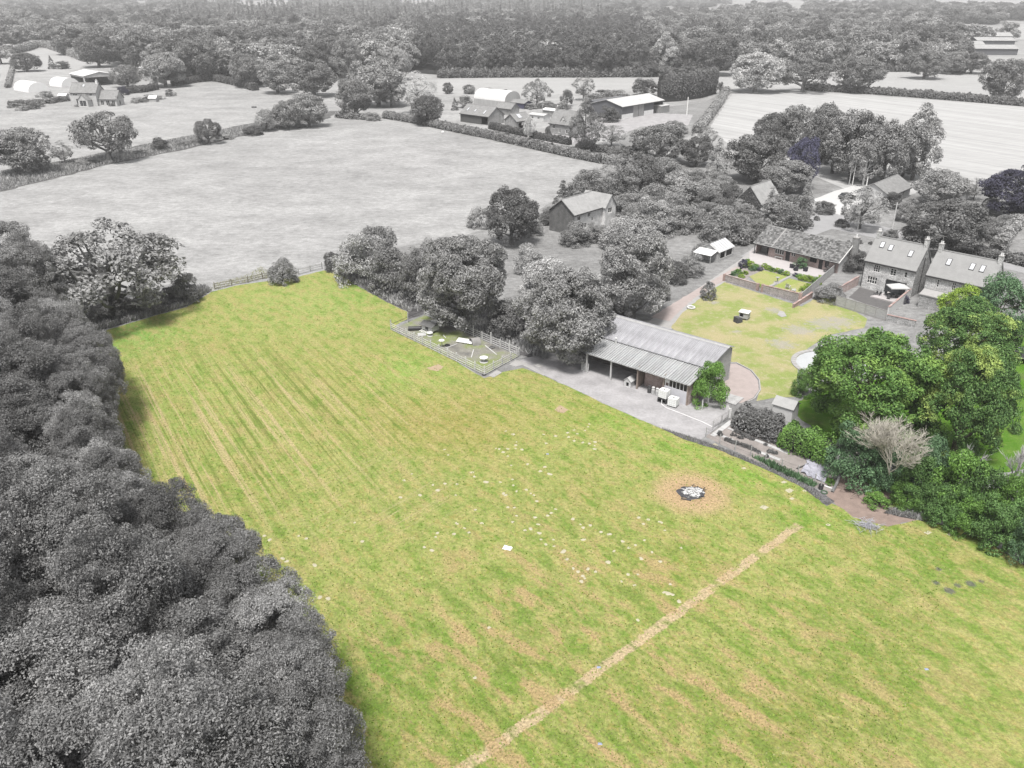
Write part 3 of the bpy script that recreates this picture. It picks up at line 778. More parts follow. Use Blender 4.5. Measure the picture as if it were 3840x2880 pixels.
# ---- orchard thicket in the middle
T('oak', 'dark', 1918, 918, 672, 200, 'large dark horse chestnut left of the white cottage')
T('bush', 'mid', 1800, 850, 770, 105, 'pale bush at the foot of the dark horse chestnut')
T('cone', 'conif', 2108, 840, 664, 115, 'dark conifer directly behind the left gable of the white cottage')
T('bush', 'dark', 2062, 838, 772, 95, 'dark bush between horse chestnut and white cottage')
T('bush', 'grey', 2160, 918, 826, 118, 'round bush in front of the white cottage gable')
TH = [('bush', 'grey', 2240, 900, 845, 110), ('bush', 'mid', 2345, 925, 826, 185), ('bush', 'mid', 2450, 872, 750, 150), ('bush', 'grey', 2560, 866, 770, 120), ('bush', 'mid', 2352, 800, 732, 130),
      ('bush', 'mid', 2545, 770, 664, 160), ('bush', 'grey', 2205, 742, 640, 140), ('airy', 'grey', 2312, 770, 618, 160), ('oak', 'dark', 2400, 752, 590, 165), ('bush', 'grey', 2500, 715, 608, 120),
      ('bush', 'mid', 2667, 742, 672, 115), ('bush', 'mid', 2600, 755, 690, 115), ('bush', 'mid', 2722, 900, 778, 180), ('bush', 'mid', 2592, 852, 778, 125), ('bush', 'grey', 2780, 830, 760, 110), ('bush', 'grey', 2830, 900, 830, 120), ('bush', 'mid', 2640, 830, 760, 110),
      ('bush', 'grey', 2440, 800, 700, 120), ('bush', 'grey', 2480, 760, 690, 110), ('bush', 'dark', 2740, 780, 690, 100), ('bush', 'grey', 2610, 700, 640, 80), ('bush', 'mid', 1990, 880, 800, 90),
      ('bush', 'grey', 2700, 720, 650, 100), ('bush', 'mid', 2420, 690, 640, 90), ('bush', 'mid', 2520, 820, 740, 110)]
TH += [('bush', 'mid', 2395, 850, 760, 130), ('bush', 'mid', 2480, 880, 800, 120), ('bush', 'grey', 2310, 720, 650, 110), ('bush', 'mid', 2560, 700, 640, 100), ('bush', 'grey', 2660, 800, 720, 110), ('bush', 'mid', 2700, 860, 780, 110), ('bush', 'mid', 2500, 790, 715, 120), ('bush', 'grey', 2420, 640, 590, 110), ('bush', 'grey', 2500, 640, 590, 100)]
for k_, m_, x, by, ty, w_ in TH:
    T(k_, m_, x, by, ty - (by - ty) * .22, w_ * 1.12, 'grey bush in the overgrown orchard thicket right of the white cottage', 'bush', 'bush', 'orchard thicket')
T('bush', 'grey', 2590, 1030, 950, 110, 'dark bush beside the leaning greenhouse shed')
T('bush', 'grey', 2630, 960, 905, 80, 'bush behind the leaning greenhouse shed')
# ---- hedgerow along the right of the grass field
T('bush', 'mid', 1350, 1055, 850, 195, 'pale twiggy hawthorn at the left end of the field hedgerow')
T('bush', 'dark', 1254, 1014, 930, 75, 'dark end bush where hedgerow meets the field fence')
T('bush', 'grey', 1418, 1000, 812, 150, 'hawthorn at the back of the field hedgerow')
T('bush', 'grey', 1470, 1085, 888, 190, 'dense hawthorn in the middle of the field hedgerow')
T('bush', 'grey', 1570, 1120, 920, 170, 'hawthorn just left of the large field oak')
T('bush', 'mid', 1610, 1010, 888, 120, 'light bush seen over the hedgerow left of the field oak')
T('big', 'grey', 1750, 1225, 836, 345, 'large round oak behind the hen paddock', 'oak_tree', var=0)
T('big', 'grey', 2110, 1345, 980, 360, 'large oak overhanging the left end of the open barn', 'oak_tree', var=1)
T('big', 'mid', 2370, 1195, 836, 300, 'large pale oak between the drive and the orchard', 'oak_tree', var=2)
T('bush', 'mid', 1985, 1020, 908, 120, 'small pale tree between the field oak and the orchard')
T('bush', 'pale', 2040, 1100, 960, 200, 'pale bramble mass between the two big oaks')
T('bush', 'dark', 1920, 1250, 1120, 180, 'dark undergrowth bush between the two big oaks')
T('bush', 'dark', 2290, 1180, 1090, 130, 'dark undergrowth bush right of the barn oak')
T('bush', 'grey', 1062, 1058, 952, 118, 'round bush growing through the top field fence')
T('shrub', 'grey', 2656, 1120, 1046, 64, 'small purple-grey tree on the lawn beside the drive', 'small_tree', 'tree')
T('bush', 'dark', 2530, 1060, 960, 100, 'dark bush on the left side of the brick drive')
T('bush', 'grey', 2470, 1120, 1050, 90, 'low bush on the left verge of the brick drive')
# ---- left: sparse oak over the pasture
T('gappy', 'grey', 440, 1190, 828, 540, 'broad open-crowned oak at the top of the left wood', 'oak_tree', var=0)
T('bush', 'grey', 700, 1130, 1008, 125, 'twiggy bush right of the open-crowned oak')
for i, (x, by, ty, w_) in enumerate([(330, 1215, 1100, 150), (450, 1190, 1090, 160), (560, 1165, 1080, 140), (640, 1140, 1070, 110)]):
    T('bush', 'dark', x, by, ty, w_, 'dark undergrowth at the foot of the open-crowned oak', 'bush', 'bush', 'undergrowth below the open-crowned oak')
T('near', 'grey', 30, 1180, 792, 330, 'tree at the left frame edge above the wood')
T('near', 'grey', 165, 1290, 880, 250, 'tree between the left frame edge and the open-crowned oak')
# ---- green trees at the right
T('bush', 'green', 2655, 1512, 1332, 150, 'green multi-stemmed tree hugging the right end of the barn', 'tree', 'tree', bark=M_BARKP)
T('big', 'ash', 3222, 1640, 1208, 485, 'biggest green ash tree beside the round pond', 'ash_tree', var=0, bark=M_BARKB)
T('big', 'tipped', 3572, 1715, 1250, 335, 'dark green tree with yellow tips right of the big ash', var=1, bark=M_BARKB)
T('big', 'tipped', 3592, 1450, 1112, 345, 'yellow-tipped round tree in front of the stone houses', var=2, bark=M_BARKB)
T('bush', 'blue', 3722, 1225, 1008, 225, 'soft blue-green tree covering the right stone house', 'tree', 'tree', bark=M_BARKB)
T('bush', 'lime', 3590, 1215, 1062, 160, 'bright lime green conifer at the corner of the right stone house', 'tree', 'tree', bark=M_BARKB)
T('bush', 'green', 3690, 1060, 992, 130, 'dark green bush beneath the right chimney of the right stone house')
T('bush', 'ash', 3010, 1480, 1380, 90, 'green shrub at the left foot of the big ash by the pond')
T('bush', 'blue', 3195, 1800, 1570, 225, 'soft blue-green willow at the corner of the vegetable plot')
T('bush', 'blue', 3330, 1830, 1650, 150, 'blue-green willow under the dead bare tree')
GR = [('deep', 3430, 1880, 1660, 190), ('blue', 3470, 1860, 1600, 190), ('green', 3560, 1930, 1650, 210), ('deep', 3650, 1960, 1720, 200), ('green', 3740, 1990, 1760, 170), ('ash', 3845, 1950, 1690, 150), ('deep', 3830, 2050, 1830, 180),
      ('deep', 3540, 1960, 1800, 160), ('green', 3400, 1900, 1790, 130), ('deep', 3720, 2040, 1850, 190), ('green', 3620, 2000, 1850, 150), ('blue', 3840, 2110, 1930, 150), ('deep', 3480, 1930, 1800, 120)]
for m_, x, by, ty, w_ in GR:
    T('bush', m_, x, by, ty, w_, 'green bush in the tall mixed hedge at the right edge of the field', 'bush', 'bush', 'mixed hedge at the right edge')
T('shrub', 'deep', 3806, 1622, 1578, 48, 'small dark round bush alone on the right side lawn')
T('bush', 'dark', 3205, 1015, 930, 115, 'dark bush against the chimney gable of the bungalow')
T('bush', 'grey', 3112, 1128, 1062, 115, 'grey bush in the gap between garden wall and panel fence')
T('bush', 'purple', 3386, 1135, 1095, 45, 'dark purple round shrub by the parasol')

# ---- the near wood at the left
def inside(p, poly):
    c = False; n = len(poly)
    for i in range(n):
        a, b = poly[i], poly[(i + 1) % n]
        if (a[1] > p[1]) != (b[1] > p[1]) and p[0] < (b[0] - a[0]) * (p[1] - a[1]) / (b[1] - a[1]) + a[0]: c = not c
    return c
ZC = 8.0
EDGE = [(250, 1130), (330, 1200), (405, 1270), (442, 1340), (445, 1400), (412, 1460), (425, 1560), (478, 1680), (555, 1780), (660, 1872), (770, 1908), (900, 1935), (950, 2005), (1010, 2115), (1090, 2212), (1190, 2292), (1262, 2400), (1300, 2520), (1335, 2660), (1366, 2780), (1400, 2900), (1420, 3060)]
edge = [G(x, y, ZC) for x, y in EDGE]
wpoly = [(q.x, q.y) for q in edge] + [(-75, edge[-1].y - 3), (-95, edge[0].y + 22), (edge[0].x - 12, edge[0].y + 14)]
spots = []
for i in range(len(edge) - 1):                         # a row along the edge
    a, b = edge[i].xy, edge[i + 1].xy
    nrm = Vector((-(b - a).y, (b - a).x)).normalized()
    if nrm.x > 0: nrm = -nrm
    k = 0.0
    while k < (b - a).length:
        q = a + (b - a).normalized() * k + nrm * R_.uniform(2.6, 3.4)
        if all((q - s[0]).length > 3.0 for s in spots): spots.append((q, R_.uniform(6.2, 7.4), R_.uniform(11, 13)))
        k += 1.0
tries = 0
while tries < 5000:
    tries += 1
    q = Vector((R_.uniform(-70, -5), R_.uniform(24, 135)))
    if not inside(q, wpoly): continue
    if min((q - e.xy).length for e in edge) < 4.5: continue
    if abs(q.x) > 0.66 * (q.y + 16): continue
    if all((q - s[0]).length > 4.9 for s in spots): spots.append((q, R_.uniform(7.5, 11.5), R_.uniform(12.0, 18.0)))
for i, (q, w_, h_) in enumerate(spots):
    tree_at('woodland_tree', 'near', ['wood', 'dark', 'wood', 'grey', 'wood', 'wood', 'grey', 'dark', 'wood'][i % 9], q, w_, h_, 'densely leaved grey tree in the near wood filling the left foreground', 'tree', 'trees of the near left wood')

# ---- hedges
def hedge(name, pts, w_, h_, leaf, m, label, dens=26.0, seed=3, cat='hedge', lump=.12, box=.6, parent=None):
    r = np.random.default_rng(seed)
    P_ = np.array([[q[0], q[1]] for q in pts], float)
    seg = np.hypot(*(P_[1:] - P_[:-1]).T); tot = seg.sum(); cum = np.concatenate([[0], np.cumsum(seg)])
    n = int(tot * (2 * h_ + w_) * dens)
    s = r.random(n) * tot
    i = np.clip(np.searchsorted(cum, s) - 1, 0, len(seg) - 1)
    f = ((s - cum[i]) / seg[i])[:, None]
    base = P_[i] * (1 - f) + P_[i + 1] * f
    d_ = (P_[i + 1] - P_[i]) / seg[i][:, None]
    nn = np.stack([-d_[:, 1], d_[:, 0]], 1)
    ph = np.pi * r.random(n)
    cx = np.sign(np.cos(ph)) * np.abs(np.cos(ph)) ** box; sz = np.abs(np.sin(ph)) ** box
    lu = 1 + lump * (np.sin(s * 1.1 + ph * 2) + np.sin(s * 2.7 - ph) + .7 * np.sin(s * .37)) / 1.6
    k = (.86 + .18 * r.random(n)) * lu
    taper = np.clip(np.minimum(s, tot - s) / (.4 * w_) + .35, 0, 1)
    k2 = k * taper ** .5
    p = np.concatenate([base + nn * (cx * w_ * .5 * k2)[:, None], (sz * h_ * k2)[:, None]], 1)
    nr = unit(np.concatenate([nn * cx[:, None], (sz * .9 + .1)[:, None]], 1) + r.normal(size=(n, 3)) * .55)
    org = P_.mean(0)
    V = leaf_quads(p, nr, leaf * (.6 + .8 * r.random(n)), r)
    V[:, :, 2] = np.maximum(V[:, :, 2], .01)
    V[:, :, :2] -= org
    o = link(name, quadmesh(name, V), LEAF[m], parent, (org[0], org[1], 0))
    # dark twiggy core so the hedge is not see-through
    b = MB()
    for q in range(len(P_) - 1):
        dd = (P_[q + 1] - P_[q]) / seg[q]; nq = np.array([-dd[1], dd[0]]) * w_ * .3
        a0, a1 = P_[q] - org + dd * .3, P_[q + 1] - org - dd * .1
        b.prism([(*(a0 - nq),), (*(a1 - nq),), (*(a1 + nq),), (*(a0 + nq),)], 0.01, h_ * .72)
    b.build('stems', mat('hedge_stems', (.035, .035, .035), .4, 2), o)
    return tag(o, label, cat)

def GP(*px): return [G(*q) for q in px]
hedge('hedge', GP((1440, 442), (1560, 462), (1700, 492), (1850, 522), (2000, 556), (2140, 588), (2260, 612), (2345, 618)), 3.0, 2.6, .24, 'grey', 'long clipped hedge between grey pasture and middle farm', 24, lump=.1)
hedge('hedge', GP((1836, 482), (1920, 500), (2020, 522), (2140, 544)), 2.2, 2.2, .24, 'dark', 'shorter dark hedge behind the long pasture hedge', 24)
hedge('hedge', GP((3020, 338), (3200, 348), (3400, 362), (3600, 378), (3840, 398), (3990, 410)), 4.5, 3.2, .4, 'conif', 'dark straight hedge between the two pale fields at the upper right', 10)
hedge('hedge', GP((2470, 382), (2540, 378), (2620, 366), (2672, 350)), 6.0, 11.5, .36, 'conif', 'tall clipped conifer hedge behind the big white roofed barn', 14, lump=.05, box=.3)
hedge('hedge', GP((2612, 500), (2660, 440), (2700, 385), (2724, 345)), 3.5, 2.6, .3, 'mid', 'low hedge along the track beside the white stubble field', 16)
hedge('hedge', GP((650, 322), (740, 308), (800, 302), (880, 318), (960, 340)), 4, 3.2, .36, 'dark', 'dark hedge bounding the meadow right of the left farm', 12)
hedge('hedge', GP((470, 352), (540, 346), (590, 335)), 3, 3.0, .32, 'conif', 'clipped dark hedge right of the left farmhouse', 16)
hedge('hedge', GP((30, 398), (120, 392), (260, 378)), 2.6, 2.0, .3, 'dark', 'garden hedge left of the left farmhouse', 16)
hedge('hedge', GP((50, 200), (100, 190), (135, 176), (180, 178), (240, 198), (330, 232)), 6, 5, .5, 'far', 'thick hedge at the far end of the small upper left paddock', 7)
hedge('hedge', GP((30, 330), (45, 270), (60, 210)), 2.5, 2.0, .4, 'mid', 'thin hedge beside the track at the upper left', 8)
hedge('hedge', GP((1640, 292), (1900, 289), (2200, 289), (2440, 288)), 7, 4.5, .5, 'dark', 'scrubby hedge along the foot of the far pine wood', 7, lump=.25)
hedge('hedge', GP((2950, 268), (3200, 268), (3500, 268), (3620, 272)), 7, 4, .5, 'dark', 'scrubby hedge along the foot of the upper right wood', 7, lump=.25)
hedge('hedge', GP((2760, 920), (2800, 905), (2860, 880), (2880, 862)), 3.0, 2.4, .2, 'grey', 'hedge between the orchard and the bungalow', 34)
hedge('hedge', GP((3470, 912), (3560, 934), (3700, 962), (3840, 996), (3960, 1030)), 2.2, 1.8, .2, 'dark', 'dark roadside hedge behind the right stone house', 34)
hedge('hedge', GP((3740, 940), (3780, 880), (3830, 820)), 3.0, 2.2, .22, 'mid', 'pale rough hedge running up from the road at the right edge', 30)
hedge('hedge', GP((1260, 440), (1320, 446), (1400, 450)), 3, 2.2, .3, 'grey', 'short hedge stub left of the long pasture hedge', 16, lump=.25)
hedge('hedge', GP((2160, 560), (2330, 580), (2420, 570)), 3, 2.2, .28, 'dark', 'dark hedge under the tall oval tree by the dormer house', 18)

hedge('laurel_hedge', GP((2752, 1592), (2800, 1610), (2860, 1634), (2925, 1660)), 2.6, 2.9, .13, 'dark', 'clipped dark grey laurel hedge between the yard and the felt-roofed shed', 90, lump=.10)
hedge('laurel_hedge', GP((2925, 1662), (2990, 1690), (3050, 1712), (3112, 1742)), 2.7, 2.9, .13, 'green', 'clipped glossy green laurel hedge behind the vegetable plot', 90, lump=.12)
# ---- trees along the front of the far wood, one by one
FE = [(1655, 196, 60, 'fpine'), (1690, 182, 66, 'foak'), (1728, 190, 54, 'fpine'), (1762, 176, 60, 'fpine'), (1800, 186, 64, 'foak'), (1838, 172, 56, 'fpine'), (1872, 180, 60, 'fpine'), (1905, 168, 58, 'fpine'), (1942, 178, 60, 'foak'),
      (1980, 170, 56, 'fpine'), (2016, 164, 60, 'fpine'), (2052, 176, 60, 'fpine'), (2090, 168, 58, 'foak'), (2126, 172, 56, 'fpine'), (2318, 160, 70, 'fpine'), (2356, 170, 64, 'foak'), (2396, 150, 66, 'fpine'), (2440, 170, 66, 'foak'),
      (2560, 160, 80, 'foak'), (2600, 140, 80, 'foak')]
for i, (x, ty, w_, k_) in enumerate(FE):
    T(k_, 'dark', x, 282, ty, w_, ('tall pine' if k_ == 'fpine' else 'rounded tree') + ' in the front row of the far wood behind the middle farm', 'pine_tree' if k_ == 'fpine' else 'tree', 'tree', 'front pines of the far wood' if k_ == 'fpine' else 'front broadleaves of the far wood')
for i, (x, ty, w_) in enumerate([(2860, 140, 110), (2930, 130, 100), (3000, 120, 110), (3080, 128, 100), (3150, 136, 90), (3260, 130, 110), (3320, 140, 110), (3390, 120, 100), (3420, 150, 90), (3520, 140, 120), (3570, 150, 90), (3120, 170, 70), (3290, 160, 80)]):
    T('foak', 'far', x, 264, ty, w_, 'broad dark tree in the front row of the upper right wood', 'tree', 'tree', 'front row of the upper right wood')

# ---- the wood behind: one mass, real trees by the thousand
def forest():
    r = np.random.default_rng(5)
    P1 = [(840, 300), (960, 318), (1240, 294), (1500, 264), (1640, 276), (2420, 276), (2700, 262), (2960, 258), (3600, 252), (3660, 190), (3560, 120), (3300, 88), (2600, 74), (1900, 66), (1200, 70), (760, 96), (560, 130), (640, 235)]
    P2 = [(-200, 150), (160, 160), (260, 186), (420, 236), (600, 290), (840, 300), (640, 235), (560, 130), (420, 150), (300, 80), (-200, 50)]
    polys = [[(G(*q).x, G(*q).y) for q in p] for p in (P1, P2)]
    pts, sc, rot, idx = [], [], [], []
    CLEAR = [(2460, 2570, 28, 74), (2955, 3015, 36, 82), (3250, 3360, 36, 72), (890, 1090, 12, 52), (120, 220, 68, 122), (3750, 3900, 84, 172), (3570, 3860, 140, 225), (2740, 3000, 0, 30), (3500, 3900, 4, 34), (1500, 1640, 8, 40), (400, 730, 118, 160)]
    def nz(x, y): return math.sin(x * .004 + 1.3) * math.sin(y * .0031 + .4) + .6 * math.sin(x * .0093 - y * .0061) + .4 * math.sin(x * .017 + y * .021 + 2)
    y = 440.0
    while y < 3300:
        step = 12 if y < 900 else 12 + (y - 900) * .009
        x = -y * .72
        while x < y * .72:
            px, py = x + r.uniform(-.45, .45) * step, y + r.uniform(-.45, .45) * step
            x += step
            isin = any(inside((px, py), p) for p in polys)
            if not isin:
                if py < 720 or (py < 1200 and px > 300): 
                    if not (py > 740 and (abs(px) < 330)): continue
                if nz(px, py) < (.10 if py < 1800 else -.15): continue
            ppx = 1920 + FPX * px / (py * CP + CAMH * SP)
            row = 1440 - FPX * (py * SP - CAMH * CP) / (py * CP + CAMH * SP)
            if any(x0 < ppx < x1 and r0 < row < r1 for x0, x1, r0, r1 in CLEAR): continue
            if row < 26 and r.random() < (.85 if row < 13 else .45): continue
            pine = (1560 < ppx < 2420 and row > 130)
            spr = (650 < ppx < 2250 and row < 150 and nz(px * 3, py * 3) > -.1)
            u = r.random()
            if pine and u < .7: k, h_, w_ = 3 + r.integers(2), r.uniform(16, 22), r.uniform(7.5, 11)
            elif spr and u < .65: k, h_, w_ = 5 + r.integers(2), r.uniform(22, 31), r.uniform(7.5, 11)
            else: k, h_, w_ = r.integers(3), r.uniform(12, 23), r.uniform(14, 25)
            if py > 1500: w_ *= 1.25
            pts.append((px, py, 0)); sc.append((w_, w_, h_)); rot.append(r.uniform(0, 6.28)); idx.append(k)
        y += step
    me = bpy.data.meshes.new('forest')
    me.from_pydata(pts, [], [])
    a = me.attributes.new('sc', 'FLOAT_VECTOR', 'POINT'); a.data.foreach_set('vector', np.array(sc, np.float32).reshape(-1))
    a = me.attributes.new('rot', 'FLOAT', 'POINT'); a.data.foreach_set('value', np.array(rot, np.float32))
    a = me.attributes.new('idx', 'INT', 'POINT'); a.data.foreach_set('value', np.array(idx, np.int32))
    o = link('forest', me)
    tag(o, 'hazy grey woodland of pines and broadleaf trees reaching to the horizon', 'woodland', kind='stuff')
    ng = bpy.data.node_groups.new('forest_scatter', 'GeometryNodeTree')
    ng.interface.new_socket('Geometry', in_out='INPUT', socket_type='NodeSocketGeometry')
    ng.interface.new_socket('Geometry', in_out='OUTPUT', socket_type='NodeSocketGeometry')
    nd = ng.nodes
    gi, go = nd.new('NodeGroupInput'), nd.new('NodeGroupOutput')
    iop = nd.new('GeometryNodeInstanceOnPoints')
    jn = nd.new('GeometryNodeJoinGeometry')
    src = []
    for key in ('foak', 'fpine', 'fcone'):
        for me2, _ in PROTO[key]:
            ob = next(q for q in bpy.data.objects if q.data is me2) if any(q.data is me2 for q in bpy.data.objects) else None
            if ob is None:
                T(key, 'far', R_.uniform(1300, 2300), 150, 90, 60, 'dark spruce towering out of the far wood behind the first rows', 'spruce_tree', 'tree', 'spruces in the far wood')
                root = bpy.data.objects[-1]
                ob = next(q for q in bpy.data.objects if q.data is me2) if any(q.data is me2 for q in bpy.data.objects) else None
            src.append(ob)
    fallback = [q for q in src if q is not None]
    src = [q if q is not None else fallback[-1] for q in src]
    for ob in reversed(src):                               # Join Geometry takes the last link first
        oi = nd.new('GeometryNodeObjectInfo')
        oi.transform_space = 'ORIGINAL'
        oi.inputs['Object'].default_value = ob
        oi.inputs['As Instance'].default_value = True
        ng.links.new(oi.outputs['Geometry'], jn.inputs[0])
    def attr(nm, ty):
        x = nd.new('GeometryNodeInputNamedAttribute'); x.data_type = ty; x.inputs['Name'].default_value = nm
        return x.outputs[0]
    cx = nd.new('ShaderNodeCombineXYZ'); ng.links.new(attr('rot', 'FLOAT'), cx.inputs[2])
    ng.links.new(gi.outputs[0], iop.inputs['Points'])
    ng.links.new(jn.outputs[0], iop.inputs['Instance'])
    iop.inputs['Pick Instance'].default_value = True
    ng.links.new(attr('idx', 'INT'), iop.inputs['Instance Index'])
    ng.links.new(cx.outputs[0], iop.inputs['Rotation'])
    ng.links.new(attr('sc', 'FLOAT_VECTOR'), iop.inputs['Scale'])
    ng.links.new(iop.outputs[0], go.inputs[0])
    md = o.modifiers.new('scatter', 'NODES'); md.node_group = ng
    print('FOREST', len(pts))
forest()
sheet('wood_floor', [(830, 302), (960, 322), (1240, 298), (1500, 268), (1640, 280), (2420, 280), (2700, 266), (2960, 262), (3600, 256), (3660, 190), (3560, 120), (3300, 88), (2600, 74), (1900, 66), (1200, 70), (760, 96), (560, 130), (640, 235)], 0.10, M_WOODF, 10, 2)

# ---- haze: the pale summer air
hz = MB().box(-9500, 9500, -400, 9500, -1.0, 50.0).build('haze', None)
tag(hz, 'thin pale summer haze over the whole landscape', 'haze', kind='stuff')
hk = bpy.data.materials.new('haze_air'); hk.use_nodes = True
hk.node_tree.nodes.clear()
ho = hk.node_tree.nodes.new('ShaderNodeOutputMaterial')
hv = hk.node_tree.nodes.new('ShaderNodeVolumePrincipled')
hv.inputs['Color'].default_value = (.96, .96, .97, 1)
hv.inputs['Density'].default_value = 0.00024
hv.inputs['Anisotropy'].default_value = 0.2
hk.node_tree.links.new(hv.outputs[0], ho.inputs['Volume'])
hz.data.materials.append(hk)

# ================================================================== BUILDINGS
M_GLASS = mat('window_glass', (.03, .032, .035), .3, 2, rough=.12, spec=.6)
M_SKYG = mat('rooflight_glass', (.42, .43, .45), .1, 2, rough=.15, spec=.6)
M_WFRAME = mat('white_paint', (.62, .62, .61), .08, 3, rough=.6)
M_DARKF = mat('dark_frame', (.05, .05, .052), .2, 3)
M_GUT = mat('black_gutter', (.03, .03, .032), .2, 3, rough=.5)
M_LEAD = mat('ridge_tile', (.16, .16, .16), .3, 3)

def brickmat(name, c1, c2, mortar, sx=4.4, sz=13.0, rowoff=.5, mort=.018, rnd=0.0, wild=0.0):
    if name in MATS: return MATS[name]
    k = N(name)
    tc = k.n('ShaderNodeTexCoord').outputs['Object']
    sep = k.n('ShaderNodeSeparateXYZ'); k.l(tc, sep.inputs[0])
    cmb = k.n('ShaderNodeCombineXYZ')
    k.l(k.math('ADD', sep.outputs[0], sep.outputs[1]), cmb.inputs[0]); k.l(sep.outputs[2], cmb.inputs[1])
    b = k.n('ShaderNodeTexBrick'); k.l(cmb.outputs[0], b.inputs['Vector'])
    b.offset = rowoff
    b.inputs['Scale'].default_value = 1.0
    b.inputs['Brick Width'].default_value = 1 / sx * 1.0; b.inputs['Row Height'].default_value = 1 / sz
    b.inputs['Mortar Size'].default_value = mort; b.inputs['Mortar Smooth'].default_value = .2; b.inputs['Bias'].default_value = 0
    for nm, c in (('Color1', c1), ('Color2', c2), ('Mortar', mortar)): b.inputs[nm].default_value = (*c, 1)
    n1 = k.noise(tc, 0.9, 4, .6); n2 = k.noise(tc, 5.0, 4, .7)
    c = k.mix(1.0, b.outputs['Color'], k.rng(n1, .3, .7, .75, 1.25), 'MULTIPLY')
    c = k.mix(1.0, c, k.rng(n2, .3, .7, .75 - wild, 1.25 + wild), 'MULTIPLY')
    k.bump(b.outputs['Fac'], .3, -.02)
    MATS[name] = k.fin(c, .9, .15)
    return MATS[name]

g_ = lambda v: (v, v, v)
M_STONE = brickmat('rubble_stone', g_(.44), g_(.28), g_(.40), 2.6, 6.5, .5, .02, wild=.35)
M_STONED = brickmat('rubble_stone_dark_shaded', g_(.30), g_(.19), g_(.27), 2.6, 6.5, .5, .02, wild=.3)  # darker stone; on the house's right gable the shade is put into the colour
M_BRICKP = brickmat('pink_brick', (.34, .22, .20), (.27, .20, .19), (.36, .33, .32))
M_BRICKG = brickmat('grey_brick', g_(.22), g_(.16), g_(.26))
M_BRICKL = brickmat('pale_painted_brick', g_(.50), g_(.42), g_(.46))
M_BRICKW = brickmat('garden_wall_brick', (.26, .24, .245), (.23, .20, .20), (.29, .27, .27), wild=.25)
M_COPE = brickmat('brick_coping', (.30, .19, .17), (.24, .16, .15), (.28, .24, .23), 9, 9)
M_SLATE = mat('stone_slate', g_(.215), .14, .8, obj=True)
M_TILE = mat('concrete_tile', g_(.23), .42, 1.6, rnd=0, obj=True)
M_TILEF = mat('clay_tile_grey', g_(.17), .3, 1.2, obj=True)
M_TILEP = mat('mossy_tile_pale', g_(.24), .22, 1.0, obj=True)
M_TIMB = mat('dark_weatherboard', g_(.075), .35, 1.0, obj=True, stretch=(6, 6, .4))
M_WSHEET = mat('white_sheet_roof', g_(.52), .12, .5, obj=True)
M_WSHEET2 = mat('weathered_sheet_roof', g_(.36), .2, .5, obj=True)
M_CLAD = mat('dark_cladding', (.085, .087, .095), .2, .8, obj=True, stretch=(8, 8, .3))
M_BLOCK = mat('white_blockwork', g_(.55), .12, 1, obj=True)
M_POLY = mat('polytunnel_skin', g_(.60), .05, .6, rough=.5, obj=True)
M_RENDER = mat('white_render', g_(.46), .08, 1, obj=True)
M_WOODG = mat('weathered_wood', g_(.30), .3, 1.2, obj=True, stretch=(1, 1, 6))
M_WOODL = mat('silver_wood', g_(.44), .22, 1.6, rnd=.12, obj=True)

def wallgrid(b, o, dx, W, H, ops, inn, rev=.14):
    # flat wall with openings: o corner, dx unit vector along, inn unit vector inwards
    o, dx, inn = Vector(o), Vector(dx), Vector(inn)
    up = Vector((0, 0, 1))
    xs = sorted({0, W, *[q for p in ops for q in p[:2]]}); zs = sorted({0, H, *[q for p in ops for q in p[2:4]]})
    P = lambda x, z, d_=0: o + dx * x + up * z + inn * d_
    for i in range(len(xs) - 1):
        for j in range(len(zs) - 1):
            mx, mz = (xs[i] + xs[i + 1]) / 2, (zs[j] + zs[j + 1]) / 2
            if any(p[0] < mx < p[1] and p[2] < mz < p[3] for p in ops): continue
            b.add([P(xs[i], zs[j]), P(xs[i + 1], zs[j]), P(xs[i + 1], zs[j + 1]), P(xs[i], zs[j + 1])], [(0, 1, 2, 3)])
    for x0, x1, z0, z1 in [p[:4] for p in ops]:
        for a, c in (((x0, z0), (x1, z0)), ((x1, z0), (x1, z1)), ((x1, z1), (x0, z1)), ((x0, z1), (x0, z0))):
            b.add([P(*a), P(*c), P(*c, rev), P(*a, rev)], [(0, 1, 2, 3)])

def window(parent, T4, x0, x1, z0, z1, nx=2, nz=1, fm=None, gm=None, name='window', proud=-.10, lab=None):
    # T4 maps (x along wall, y inwards, z up) to the parent's space
    fm = fm or M_WFRAME
    b = MB(); t = .07
    y0, y1 = -proud - .05, -proud + .03
    for q in ((x0, x1, z0, z0 + t), (x0, x1, z1 - t, z1), (x0, x0 + t, z0 + t, z1 - t), (x1 - t, x1, z0 + t, z1 - t)): b.box(q[0], q[1], y0, y1, q[2], q[3], T4)
    for i in range(1, nx):
        x = x0 + (x1 - x0) * i / nx; b.box(x - .035, x + .035, y0, y1, z0 + t, z1 - t, T4)
    for i in range(1, nz):
        z = z0 + (z1 - z0) * i / nz
        for c in range(nx):
            xa = x0 + (x1 - x0) * c / nx + (.035 if c else t); xb = x0 + (x1 - x0) * (c + 1) / nx - (.035 if c < nx - 1 else t)
            b.box(xa, xb, y0 + .01, y1 - .01, z - .022, z + .022, T4)
    f = b.build(name, fm, parent)
    MB().box(x0 + .02, x1 - .02, -proud + .032, -proud + .05, z0 + .02, z1 - .02, T4).build('pane', gm or M_GLASS, f)
    return f

